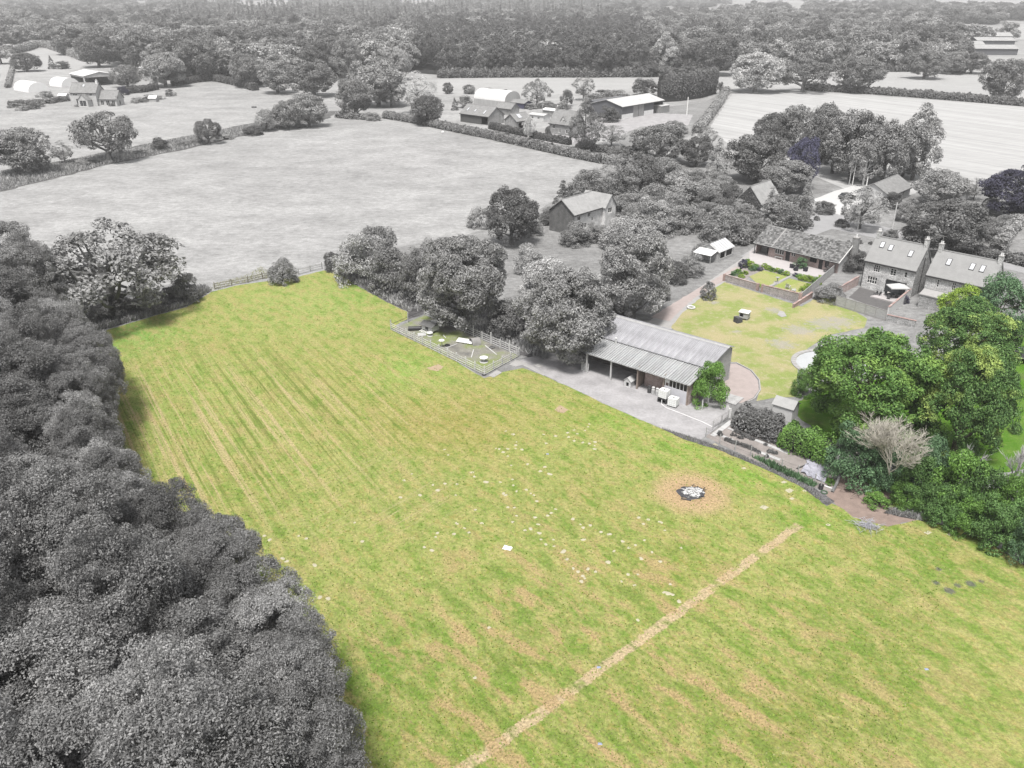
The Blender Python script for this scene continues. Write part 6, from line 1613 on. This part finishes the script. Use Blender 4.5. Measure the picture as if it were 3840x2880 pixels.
for i, (a, c) in enumerate(((1270, 930), (1335, 965))):
    t = thing('slatted_chair', ZB(a, c), 2.6 - i * 1.2, ['left', 'right'][i] + ' pale slatted garden chair by the garden wall', 'chair')
    for j in range(5):
        MB().box(-.3 + j * .125, -.2 + j * .125, -.35, .25, .3, .33).build('seat_slat', M_WOODL, t)
        MB().slab((-.3 + j * .125, .25, .34), (-.2 + j * .125, .25, .34), (-.2 + j * .125, .55, 1.05), (-.3 + j * .125, .55, 1.05), .03).build('back_slat', M_WOODL, t)
    for x in (-.33, .33): MB().box(x - .03, x + .03, -.35, -.28, 0, .5).box(x - .03, x + .03, .3, .38, 0, .5).box(x - .05, x + .05, -.4, .35, .502, .54).build('side_frame', M_WOODL, t)
t = thing('bird_bath', ZB(1148, 860), 0, 'pale stone bird bath on a round base in the bungalow garden', 'bird bath')
MB().lathe([(.6, 0), (.6, .05)], (0, 0), 16).build('base', M_CONC, t)
MB().lathe([(.18, .05), (.1, .2), (.09, .75), (.16, .82)], (0, 0), 12).build('pedestal', M_CONC, t)
MB().lathe([(.16, .82), (.36, .92), (.36, .98), (.3, .95)], (0, 0), 14).build('bowl', M_CONC, t)
hu = thing('rabbit_hutch', G(2790, 1196), math.radians(-35), 'boxy grey rabbit hutch with white lid standing on the lawn', 'hutch')
b = MB(); wallgrid(b, (-.7, -.55, .25), (1, 0, 0), 1.4, .9, [(.15, .7, .2, .75)], (0, 1, 0)); b.box(-.7, -.65, -.54, .55, .25, 1.15); b.box(.65, .7, -.54, .55, .25, 1.15); b.box(-.64, .64, .5, .55, .25, 1.15); b.box(-.64, .64, -.5, .5, .25, .3); b.build('body', M_WOODG, hu)
MB().slab((-.8, -.68, 1.2), (.8, -.68, 1.2), (.8, .65, 1.3), (-.8, .65, 1.3), .05).build('lid', M_WSHEET, hu)
for x in (-.62, .62):
    for y in (-.45, .45): MB().box(x - .05, x + .05, y - .05, y + .05, 0, .25).build('leg', M_WOODG, hu)
o = MB().box(-.55, .1, -.5, .5, 0, .85).box(.1, .5, -.4, .4, 0, .5).build('dark_shape', mat('dark_shape_tone', (.06, .06, .065), .2, 2), None, G(2768, 1208), .4); tag(o, 'dark boxy shape at the left side of the rabbit hutch', 'box')  # plain dark boxes set left of the hutch, one lower
slab_px('stone_slab', [ZB(1150, 1230), ZB(1180, 1185), ZB(1230, 1200), ZB(1260, 1250), ZB(1200, 1260)], .022, .04, M_CONC, 'flat pale stone slab set in the worn lawn')
# pond
PCN = G(3118, 1368)
pd_ = sheet('pond', [PCN + Vector((4.6 * math.cos(a * .2618), 4.6 * math.sin(a * .2618), 0)) for a in range(24)], .03, mat('pond_water', (.34, .35, .36), .1, .5, rough=.12, spec=.6), amp=0, ground=True)
for i in range(40):
    a0 = i * 2 * math.pi / 40; a1 = a0 + 2 * math.pi / 40 * .94
    q = [(4.62 * math.cos(a0), 4.62 * math.sin(a0)), (5.25 * math.cos(a0), 5.25 * math.sin(a0)), (5.25 * math.cos(a1), 5.25 * math.sin(a1)), (4.62 * math.cos(a1), 4.62 * math.sin(a1))]
    MB().prism(q, -.01, .09).build('kerb_stone', M_CONC, pd_, (PCN.x, PCN.y, 0))
# kerbs of the brick terrace
tk = thing('terrace_kerb', G(2760, 1440), 0, 'curved pale kerb round the pink brick terrace behind the barn', 'kerb')
KP = [(2700, 1364), (2762, 1361), (2818, 1390), (2847, 1426), (2851, 1463), (2829, 1496), (2782, 1517)]
for i in range(len(KP) - 1):
    a, c = G(*KP[i]) - G(2760, 1440), G(*KP[i + 1]) - G(2760, 1440); dd = (c - a).normalized(); nn = Vector((-dd.y, dd.x, 0)) * .08
    MB().prism([(*(a - nn).xy,), (*(c - nn).xy,), (*(c + nn).xy,), (*(a + nn).xy,)], 0, .1).build('kerb_stone', M_CONC, tk)
# felt shed
house('garden_shed', G(2893, 1560), -40, 2.4, 1.9, 1.7, 2.35, 'small felt-roofed shed behind the laurel hedge', 'shed', mat('pale_shed', g_(.42), .15, 2, obj=True), mat('grey_felt', g_(.27), .12, 2, obj=True), gut=False, ovh=.15, ove=.15, ridgecap=False, th=.05)
# timber deck, gate, posts
dk = thing('timber_deck', G(2662, 1492), math.radians(-38), 'weathered board deck between barn tree and laurels', 'deck')
for i in range(9): MB().box(0, 3.4, i * .27, i * .27 + .24, .06, .12).build('board', M_WOODG, dk)
for x in (.2, 3.0): MB().box(x, x + .1, 0, 2.4, 0, .058).build('joist', M_WOODG, dk)
gt = thing('yard_gate', G(2730, 1572), math.atan2((G(2674, 1606) - G(2730, 1572)).y, (G(2674, 1606) - G(2730, 1572)).x), 'pale tubular gate standing open between yard and vegetable plot', 'gate')
gl = (G(2674, 1606) - G(2730, 1572)).length
for z in (.2, .45, .7, .95, 1.15): MB().tube([(0, 0, z), (gl, 0, z)], .02, 5).build('bar', M_CONC, gt)
for x in (0.0, gl / 2, gl): MB().tube([(x, 0, .02), (x, 0, 1.17)], .025, 5).build('upright', M_CONC, gt)
o = MB().box(-.14, .14, -.1, .1, 0, 1.2).build('gate_post', mat('pale_post', g_(.5), .15, 3), None, G(2734, 1566)); tag(o, 'thick pale gate post at the end of the dark laurel', 'post')
o = MB().tube([(0, 0, 0), (.05, 0, 1.0)], .13, 9).build('stump_post', mat('pale_post', g_(.5)), None, G(3026, 1692)); tag(o, 'short thick pale post below the green laurel', 'post')
o = MB().box(-.05, .05, -.05, .05, 0, 1.5).build('thin_post', M_WOODL, None, G(2992, 1684)); tag(o, 'thin wooden post left of the short thick post', 'post')
for i, (x, y, lb) in enumerate(((2632, 1534, 'left'), (2646, 1496, 'right'))):
    o = MB().box(-.07, .07, -.07, .07, 0, 1.25).build('wood_post', M_WOODL, None, G(x, y)); tag(o, lb + ' wooden post below the green barn tree', 'post')
ZV = lambda a, b: G(2600 + a * .2893, 1450 + b * .2893)
def plankpath(a, c, wd, label):
    A0, A1 = ZV(*a), ZV(*c); L = (A1 - A0).length; t = thing('plank_walk', A0, math.atan2((A1 - A0).y, (A1 - A0).x), label, 'path'); n = max(2, int(L / 1.6))
    for i in range(n): MB().box(i * L / n, (i + 1) * L / n - .03, -wd, wd, .018, .06).build('plank', mat('pale_plank', g_(.36), .12, 2, rnd=.08), t)
plankpath((370, 640), (520, 700), .2, 'short pale plank walk at the left of the vegetable plot')
plankpath((780, 820), (1130, 955), .22, 'front pale plank walk in the vegetable plot')
plankpath((800, 690), (1240, 870), .24, 'longest pale plank walk across the vegetable plot')
plankpath((450, 540), (545, 580), .15, 'small plank near the back of the vegetable plot')
plankpath((250, 640), (500, 450), .3, 'pale concrete edging path beside the yard gate')
k = 0
for row in (((420, 690), (860, 860), 12, .5), ((330, 600), (350, 640), 3, .6), ((540, 590), (790, 700), 9, .45), ((480, 620), (640, 690), 4, .4), ((960, 840), (1090, 880), 6, .4), ((920, 750), (940, 770), 2, .3), ((1290, 820), (1310, 840), 1, .3), ((920, 640), (1040, 680), 2, .3), ((640, 510), (760, 540), 3, .3), ((950, 920), (960, 910), 1, .4)):
    (a, b_, n, s) = row
    for i in range(n):
        f = (i + .5) / n; g = ZV(a[0] + (b_[0] - a[0]) * f + R_.uniform(-8, 8), a[1] + (b_[1] - a[1]) * f + R_.uniform(-8, 8))
        tree_at('vegetable_plant', 'shrub', 'dark' if s > .35 else 'grey', g, s * R_.uniform(.9, 1.5), s * R_.uniform(.8, 1.3), 'small dark vegetable plant in the rows of the fenced plot', 'plant', 'vegetable plants'); k += 1
# tarpaulin
b = MB(); r = random.Random(8); n = 9
q0, q1, q2, q3 = ZV(1480, 950), ZV(1760, 1010), ZV(1700, 1260), ZV(1400, 1120)
vs = []
for i in range(n):
    for j in range(n):
        u, v = i / (n - 1), j / (n - 1); p_ = (q0 * (1 - u) + q1 * u) * (1 - v) + (q3 * (1 - u) + q2 * u) * v; vs.append(p_ - q0 + Vector((r.uniform(-.1, .1), r.uniform(-.1, .1), .05 + abs(r.gauss(0, .09)))))
b.add(vs, [(i * n + j, i * n + j + 1, (i + 1) * n + j + 1, (i + 1) * n + j) for i in range(n - 1) for j in range(n - 1)])
o = b.build('tarpaulin', mat('grey_tarp', (.27, .27, .31), .4, 1.4, rough=.5), None, q0); tag(o, 'crumpled grey tarpaulin spread at the right end of the vegetable plot', 'tarpaulin')
t = thing('bucket', ZV(1650, 1330), 0, 'black bucket at the lower corner of the vegetable plot', 'bucket')
MB().lathe([(.2, 0), (.27, .55), (.25, .55), (.18, .05)], (0, 0), 14).build('body', M_DARKF, t)
ring('trug', ZV(1695, 1375), .3, .07, mat('green_trug', (.05, .08, .05), .2, 3), 'dark green shallow trug in front of the black bucket', 'tub')
o = MB().tube([(0, 0, .05), (.7, .9, .55), (1.4, 2.0, .9), (2.0, 3.0, 1.6)], [.16, .14, .13, .09], 8).build('fallen_trunk', M_BARK, None, ZV(1800, 1370)); tag(o, 'leaning grey tree trunk between vegetable plot and bare earth', 'trunk')
for i in range(3):
    a, c = ((1690, 1290), (1800, 1330)) if i == 0 else (((1500, 935), (1600, 945)) if i == 1 else ((1340, 1070), (1490, 1010)))
    A0 = ZV(*a); o = MB().tube([(0, 0, .08), ZV(*c) - A0 + Vector((0, 0, .08))], .08, 6).build('log', M_WOODL if i == 0 else M_DARKF, None, A0); tag(o, ['pale log beside the black bucket', 'dark pipe at the back of the tarpaulin', 'dark stick at the left of the tarpaulin'][i], 'log')
# branches and brushwood
def brush(name, g, R1, h_, n, m, label, seed, rad=.02):
    r = random.Random(seed); b = MB()
    for i in range(n):
        a = r.uniform(0, 6.28); q = Vector((r.gauss(0, R1 * .4), r.gauss(0, R1 * .4), abs(r.gauss(0, h_ * .4)) + .03)); L_ = r.uniform(.4, 1.0) * R1
        e = q + Vector((math.cos(a) * L_, math.sin(a) * L_, r.uniform(-.1, .25)))
        e.z = max(e.z, .03); b.tube([q, (q + e) / 2 + Vector((0, 0, r.uniform(0, .08))), e], [rad, rad * .8, rad * .3], 4, False)
    return tag(b.build(name, m, None, g), label, 'branches')
brush('brush_pile', G(3252, 1975), 1.1, .4, 130, mat('grey_twigs', (.30, .30, .33), .3, 3), 'grey heap of cut twigs at the edge of the field', 1, .022)
brush('brush_pile', G(3200, 1830), 1.5, .5, 120, mat('brown_twigs', (.20, .16, .14), .3, 3), 'brown heap of brushwood on the bare earth', 2, .028)
brush('brush_pile', G(3130, 1755), 1.2, .5, 90, mat('dark_twigs', (.10, .10, .10), .3, 3), 'dark tangle of branches behind the tarpaulin', 3, .03)
for i, (x, y, m_, w_, h_, lb) in enumerate(((3285, 1892, 'green', 2.6, 1.3, 'tall clump of green sedge on the bare earth'), (3270, 1826, 'green', 2.4, 1.0, 'low green weed bed under the willows'), (3390, 1900, 'lime', 2.0, .4, 'flat yellow-green weeds by the dark bank'), (3112, 1815, 'green', 1.0, .8, 'small bright green weed beside the tarpaulin'), (3255, 1790, 'blue', 1.2, .6, 'grey-green weed clump by the brown brushwood'))):
    tree_at('weed_clump', 'shrub', m_, G(x, y), w_, h_, lb, 'plant')
# bare dead trees
def dead(name, g, H_, seed, m, label, spread=.5, lean=(0, 0), lev=5, r0=.13, n0=3):
    r = random.Random(seed); b = MB()
    def grow(p, d_, L_, rad, k):
        e = p + d_ * L_ + Vector((r.uniform(-.06, .06), r.uniform(-.06, .06), 0)) * L_
        mid = (p + e) / 2 + Vector((r.uniform(-.07, .07), r.uniform(-.07, .07), 0)) * L_
        b.tube([p, mid, e], [rad, rad * .85, rad * .65], 5 if k > 2 else 4, False)
        if k == 0: return
        for i in range(r.choice((3, 3, 4, 4)) if k < lev else n0):
            nd = (d_ + Vector((r.uniform(-1, 1), r.uniform(-1, 1), r.uniform(-.25, .55))) * spread).normalized()
            grow(p + (e - p) * r.uniform(.45, 1.0) if k < lev else e, nd, L_ * r.uniform(.62, .86), max(rad * .66, .014), k - 1)
    grow(Vector((0, 0, 0)), Vector((lean[0], lean[1], 1)).normalized(), H_ * .26, r0, lev)
    t = thing(name, g, 0, label, 'tree')
    b.build('branches', m, t)
    return t
M_DEAD = mat('dead_wood', (.35, .33, .29), .25, 2)
dead('dead_tree', G(3345, 1855), 11.0, 5, M_DEAD, 'large bare dead tree with pale branches among the green willows', .8, (-.35, -.1), 6, .085, 5)
dead('dead_tree', G(3215, 1720), 6.5, 8, M_DEAD, 'bare dead tree leaning left under the big ash', .5, (-.1, .1), 5, .09, 3)
dead('dead_tree', G(3760, 1900), 8.5, 12, mat('grey_dead_wood', (.34, .33, .33), .2, 2), 'grey bare dead tree at the right edge of the mixed hedge', .42, (.15, 0), 5, .09, 3)
dead('dead_tree', G(3580, 1840), 6.5, 15, mat('grey_dead_wood', (.34, .33, .33)), 'bare grey branches sticking out of the mixed hedge', .45, (.2, .1), 4, .07, 3)
# stone house yard
t = thing('parasol', G(3358, 1122), 0, 'pale square parasol over the terrace of the left stone house', 'parasol')
MB().add([(-1.5, -1.1, 2.2), (1.5, -1.1, 2.2), (1.5, 1.1, 2.2), (-1.5, 1.1, 2.2), (0, 0, 2.75), (-1.5, -1.1, 2.05), (1.5, -1.1, 2.05), (1.5, 1.1, 2.05), (-1.5, 1.1, 2.05)], [(0, 1, 4), (1, 2, 4), (2, 3, 4), (3, 0, 4), (0, 5, 6, 1), (1, 6, 7, 2), (2, 7, 8, 3), (3, 8, 5, 0)]).build('canopy', mat('parasol_cloth', g_(.36), .06, 2), t)
MB().tube([(0, 0, 0), (0, 0, 2.7)], .03, 8).build('pole', M_DARKF, t)
MB().lathe([(.35, 0), (.35, .08), (.06, .14)], (0, 0), 14).build('base', M_CONC, t)
t = thing('garden_table', G(3340, 1118), 0, 'round table with dark top under the parasol', 'table')
MB().lathe([(.6, .7), (.6, .74)], (0, 0), 16).build('top', M_DARKF, t); MB().lathe([(.25, 0), (.05, .06), (.05, .7)], (0, 0), 10).build('leg', M_DARKF, t)
for i, (x, y) in enumerate(((3322, 1110), (3330, 1126), (3362, 1122), (3296, 1112), (3282, 1110))):
    t = thing('garden_chair', G(x, y), 1.2 * i, ['first', 'second', 'third', 'fourth', 'fifth'][i] + ' dark metal garden chair near the parasol', 'chair')
    MB().box(-.22, .22, -.22, .22, .42, .46).build('seat', M_DARKF, t); MB().box(-.22, .22, .2, .23, .46, .9).build('backrest', M_DARKF, t)
    for a in (-.2, .2):
        for c in (-.2, .2): MB().box(a - .02, a + .02, c - .02, c + .02, 0, .42).build('leg', M_DARKF, t)
slab_px('terrace_platform', [G(3262, 1115), G(3330, 1098), G(3378, 1118), G(3356, 1138)], .024, .2, M_PAVE, 'raised pale paved platform with garden chairs', 'platform')
# island planting and pots along the road
for i, (x, y, w_) in enumerate(((3003, 858, 14), (3008, 870, 14), (3018, 884, 13), (3030, 893, 10), (3020, 848, 12), (3040, 838, 10), (3062, 826, 24), (3130, 912, 11), (3180, 914, 17), (3226, 914, 17), (3264, 916, 16), (3300, 893, 20))):
    tree_at('clipped_ball', 'shrub', 'dark', G(x, y), w_ * .058, w_ * .05, 'small dark clipped ball bush on the grass island by the road', 'bush', 'clipped balls on the grass island')
tree_at('island_bush', 'shrub', 'dark', G(3156, 850), 3.0, 2.0, 'spiky dark bush at the left of the pale weeping tree', 'bush')
# cars
def car(q, rz, m, label):
    t = thing('parked_car', q, rz, label, 'car')
    prof = [(-2.05, .35), (2.05, .35), (2.08, .62), (1.95, .80), (1.05, .92), (-1.75, .98), (-2.03, .85)]
    MB().extr([(x, z) for x, z in prof], 'y', -.85, .85).build('body', m, t)
    MB().add([(-1.75, -.8, .98), (1.05, -.8, .92), (1.05, .8, .92), (-1.75, .8, .98), (-1.35, -.62, 1.46), (.25, -.62, 1.46), (.25, .62, 1.46), (-1.35, .62, 1.46)], [(0, 1, 5, 4), (1, 2, 6, 5), (2, 3, 7, 6), (3, 0, 4, 7)]).build('window', M_GLASS, t)
    MB().slab((-1.37, -.63, 1.5), (.27, -.63, 1.5), (.27, .63, 1.5), (-1.37, .63, 1.5), .038).build('roof', m, t)
    for x in (-1.3, 1.3):
        for y in (-.86, .70):
            wv = MB().tube([(x, y, .32), (x, y + .16, .32)], .32, 14).build('wheel', mat('rubber', (.025, .025, .026)), t)
            yy = y - .01 if y < 0 else y + .17
            MB().tube([(x, yy - .005, .32), (x, yy + .005, .32)], .19, 12).build('rim', M_CONC, wv)
    for y in (-.6, .6): MB().box(2.0, 2.09, y - .16, y + .16, .62, .76).build('headlight', M_SKYG, t)
car(G(2566, 664), math.radians(-55), mat('white_car_paint', g_(.62), .04, 1, rough=.3, spec=.5), 'white hatchback parked under the wide oak')
car(G(3176, 746), math.radians(20), mat('dark_car_paint', g_(.09), .1, 1, rough=.3, spec=.5), 'dark car parked on the white drive')
# poles
def pole(x, by, ty, r_, label, m=None, arm=False):
    g = G(x, by); h_ = height_at(g, ty); t = thing('utility_pole', g, 0, label, 'pole')
    MB().tube([(0, 0, 0), (0, 0, h_)], [r_, r_ * .75], 8).build('post', m or M_WOODL, t)
    if arm: MB().box(-.6, .6, -.05, .05, h_ - .4, h_ - .3).build('crossarm', M_WOODG, t)
pole(2575, 432, 364, .22, 'white utility pole on the farm track right of the big modern barn', M_WFRAME)
pole(1980, 520, 470, .12, 'thin pole between the two farm hedges', M_WFRAME)
pole(2034, 450, 388, .13, 'grey utility pole behind the dormer house', M_WOODG, True)
pole(2228, 740, 670, .1, 'aerial mast behind the white cottage', M_WOODG)
pole(3341, 880, 760, .14, 'wooden utility pole beside the big dark roadside tree', M_WOODL, True)
pole(3248, 702, 662, .14, 'pale stump of a birch beside the white drive', M_WFRAME)
pole(3184, 690, 560, .13, 'left white birch stem beside the white drive', M_WFRAME)
pole(3196, 694, 600, .12, 'right white birch stem beside the white drive', M_WFRAME)
pole(3216, 862, 815, .06, 'white post beside the pale weeping tree', M_WFRAME)
# aerials
for i, (hse, x) in enumerate(((stA, 8.05), (stB, .28))):
    zr = 8.1 + 1.9 if i == 0 else 7.7 + 1.9
    b = MB().tube([(x, 3.0, zr - 1.2), (x, 3.0, zr + .5)], .025, 5)
    b.tube([(x - .5, 3.0, zr + .45), (x + .5, 3.0, zr + .45)], .02, 4)
    for q in range(5): b.tube([(x - .4 + q * .2, 2.8, zr + .45), (x - .4 + q * .2, 3.2, zr + .45)], .012, 4)
    b.build('aerial', M_CONC, hse)
# trampoline
tp = thing('trampoline', G(3838, 1348), 0, 'dark trampoline with safety net cut by the right frame edge', 'trampoline')
tp.scale = (1.1, 1.1, 1.0)
MB().lathe([(2.0, .85), (2.05, .92), (1.75, .93), (1.74, .86)], (0, 0), 28).build('rim', mat('pad', (.10, .10, .12), .2, 2), tp)
MB().lathe([(1.74, .87), (1.74, .88)], (0, 0), 28).build('mat', mat('black_mat', (.03, .03, .032), .1, 2), tp)
for i in range(8):
    a = i * math.pi / 4
    MB().tube([(1.95 * math.cos(a), 1.95 * math.sin(a), 0), (1.95 * math.cos(a), 1.95 * math.sin(a), 2.6)], .04, 6).build('pole', M_DARKF if i % 2 else M_CONC, tp)
MB().tube([(1.95 * math.cos(i * .2618), 1.95 * math.sin(i * .2618), 2.6) for i in range(25)], .03, 5).build('top_ring', M_DARKF, tp)
# field trough and long-grass edge
o = MB().box(-1.0, 1.0, -.35, .35, .0, .5).box(-.9, .9, -.27, .27, .5, .52).build('water_trough', M_DARKF, None, G(953, 404)); tag(o, 'dark water trough alone in the meadow above the pasture', 'trough')
for i, (x, y) in enumerate(((320, 618), (1660, 498))):
    o = MB().lathe([(.3, 0), (.45, .2), (.3, .5), (.05, .6)], (0, 0), 9).build('boulder', mat('pale_boulder', g_(.6), .1, 2), None, G(x, y)); tag(o, ['pale boulder at the foot of the lone oak hedgerow', 'pale boulder beside the long clipped hedge'][i], 'stone')

def grass_strip(name, px, n, h_, m, seed, label, wpx=0):
    r = np.random.default_rng(seed); gp = [G(*q) for q in px]; tri = []
    c = sum(gp, Vector()) / len(gp); poly = [(q.x, q.y) for q in gp]
    xs = [q[0] for q in poly]; ys = [q[1] for q in poly]; P_ = []
    while len(P_) < n:
        q = (r.uniform(min(xs), max(xs)), r.uniform(min(ys), max(ys)))
        if inside(q, poly): P_.append(q)
    P_ = np.array(P_); p3 = np.concatenate([P_ - np.array([c.x, c.y]), np.full((n, 1), .0)], 1)
    up = unit(np.concatenate([r.normal(size=(n, 2)) * .45, np.ones((n, 1))], 1)); side = unit(np.cross(up, unit(r.normal(size=(n, 3)))))
    hh = (h_ * (.5 + r.random(n)))[:, None]; ww = hh * .13
    V = np.stack([p3 - side * ww, p3 + side * ww, p3 + up * hh + side * ww * .3, p3 + up * hh - side * ww * .3], 1)
    o = link(name, quadmesh(name, V), LEAF[m], None, (c.x, c.y, .0)); return tag(o, label, 'grass', kind='stuff')
grass_strip('long_grass', [(1240, 1016), (1330, 1062), (1430, 1118), (1532, 1168), (1600, 1165), (1900, 1300), (2040, 1350), (2060, 1320), (1800, 1190), (1560, 1080), (1340, 990)], 9000, .55, 'mid', 1, 'long dry grey grass under the field hedgerow')
grass_strip('long_grass', [(330, 1255), (500, 1205), (700, 1150), (790, 1092), (760, 1080), (640, 1130), (450, 1180), (320, 1215)], 7000, .7, 'mid', 2, 'long grey grass below the open-crowned oak')
grass_strip('long_grass', [(790, 1098), (870, 1070), (1000, 1045), (1010, 1020), (980, 1000), (930, 1030), (800, 1066)], 1200, .22, 'dry', 3, 'long yellow-green grass along the brown rail fence')
grass_strip('long_grass', Z(2560, 1300, .5787, [(1300, 1080), (1450, 1040), (1800, 1090), (2212, 1240), (2212, 1420), (2080, 1330), (1940, 1240), (1800, 1180), (1500, 1120)]), 9000, .4, 'mid', 4, 'dark rough grass bank along the right mixed hedge')
grass_strip('long_grass', [(2480, 1604), (2625, 1648), (2760, 1698), (2900, 1756), (3050, 1828), (3100, 1890), (3000, 1822), (2860, 1754), (2700, 1688), (2560, 1644)], 3000, .16, 'mid', 5, 'dry grass strip outside the vegetable plot fence')
grass_strip('long_grass', [(2820, 1715), (2900, 1740), (3060, 1820), (3050, 1830), (2900, 1760)], 1500, .4, 'blue', 6, 'green grass strip inside the vegetable plot fence')
grass_strip('long_grass', [(0, 650), (250, 605), (600, 535), (900, 475), (1180, 425), (1230, 445), (1000, 486), (700, 556), (420, 612), (200, 668), (0, 716)], 22000, .6, 'mid', 7, 'rough grass strip of the sparse hedgerow left of the pasture')

# tufts standing out of the mown grass
def tufts(n, seed, m, name, label, hmin, hmax):
    r = np.random.default_rng(seed)
    poly = [(q.x, q.y) for q in fg]
    Y = 36 + 90 * r.random(n * 3) ** 1.3; X = (r.random(n * 3) * 2 - 1) * (Y * .66)
    ok = np.array([inside((x, y), poly) for x, y in zip(X, Y)])
    X, Y = X[ok][:n], Y[ok][:n]; n = len(X)
    p3 = np.stack([X, Y - 80, np.full(n, .012)], 1)
    up = unit(np.concatenate([r.normal(size=(n, 2)) * .7, np.ones((n, 1))], 1)); side = unit(np.cross(up, unit(r.normal(size=(n, 3)))))
    hh = (hmin + (hmax - hmin) * r.random(n))[:, None]; ww = hh * .55
    V = np.stack([p3 - side * ww, p3 + side * ww, p3 + up * hh + side * ww * .6, p3 + up * hh - side * ww * .6], 1)
    o = link(name, quadmesh(name, V), LEAF[m], None, (0, 80, 0)); tag(o, label, 'grass', kind='stuff')
LEAF['turf'] = leafmat('turf_blades', (.10, .17, .02), (.22, .28, .05), rnd=0)
tufts(26000, 3, 'turf', 'grass_tufts', 'short green grass tufts all over the mown field', .05, .13)
tufts(14000, 4, 'dry', 'dry_grass_tufts', 'short straw-coloured grass tufts all over the mown field', .04, .11)

# ------------------------------------------------------------------ things of one kind standing in a row are told apart by their place in it
ONES = ['first', 'second', 'third', 'fourth', 'fifth', 'sixth', 'seventh', 'eighth', 'ninth', 'tenth', 'eleventh', 'twelfth', 'thirteenth', 'fourteenth', 'fifteenth', 'sixteenth', 'seventeenth', 'eighteenth', 'nineteenth', 'twentieth']
def ordinal(n): return ONES[n] if n < 20 else ('twenty-' + ONES[n - 20] if n < 29 else 'thirtieth' if n == 29 else 'thirty-' + ONES[n - 30])
GL = {'orchard thicket': 'grey bush from the left in the orchard thicket right of the white cottage',
      'mixed hedge at the right edge': 'green bush from the left in the tall mixed hedge at the right',
      'front pines of the far wood': 'tall pine from the left in the front row of the far wood',
      'front broadleaves of the far wood': 'rounded tree from the left in the front row of the far wood',
      'front row of the upper right wood': 'broad tree from the left in the front row of the upper right wood',
      'shrubs along the foot of the far wood': 'bushy shrub from the left along the foot of the far wood',
      'scrub along the road': 'grey bush from the left in the scrub along the road behind the houses',
      'undergrowth below the open-crowned oak': 'dark bush from the left at the foot of the open-crowned oak',
      'bramble clumps in the sparse hedgerow': 'low bramble clump from the left in the sparse hedgerow',
      'shrubs round the left farmhouse': 'small shrub from the left round the stone farmhouse',
      'thicket behind the middle farm': 'grey bush from the left in the thicket behind the middle farm',
      'saplings in the dark field hedge': 'sapling from the left in the dark field hedge at the upper right',
      'clipped balls on the grass island': 'clipped ball bush from the left on the grass island by the road'}
for gname, txt in GL.items():
    L = [o for o in COL.objects if o.get('group') == gname and o.parent is None]
    L.sort(key=lambda o: o.location.x / (o.location.y * CP + CAMH * SP))
    for i, o in enumerate(L): o['label'] = ordinal(i) + ' ' + txt
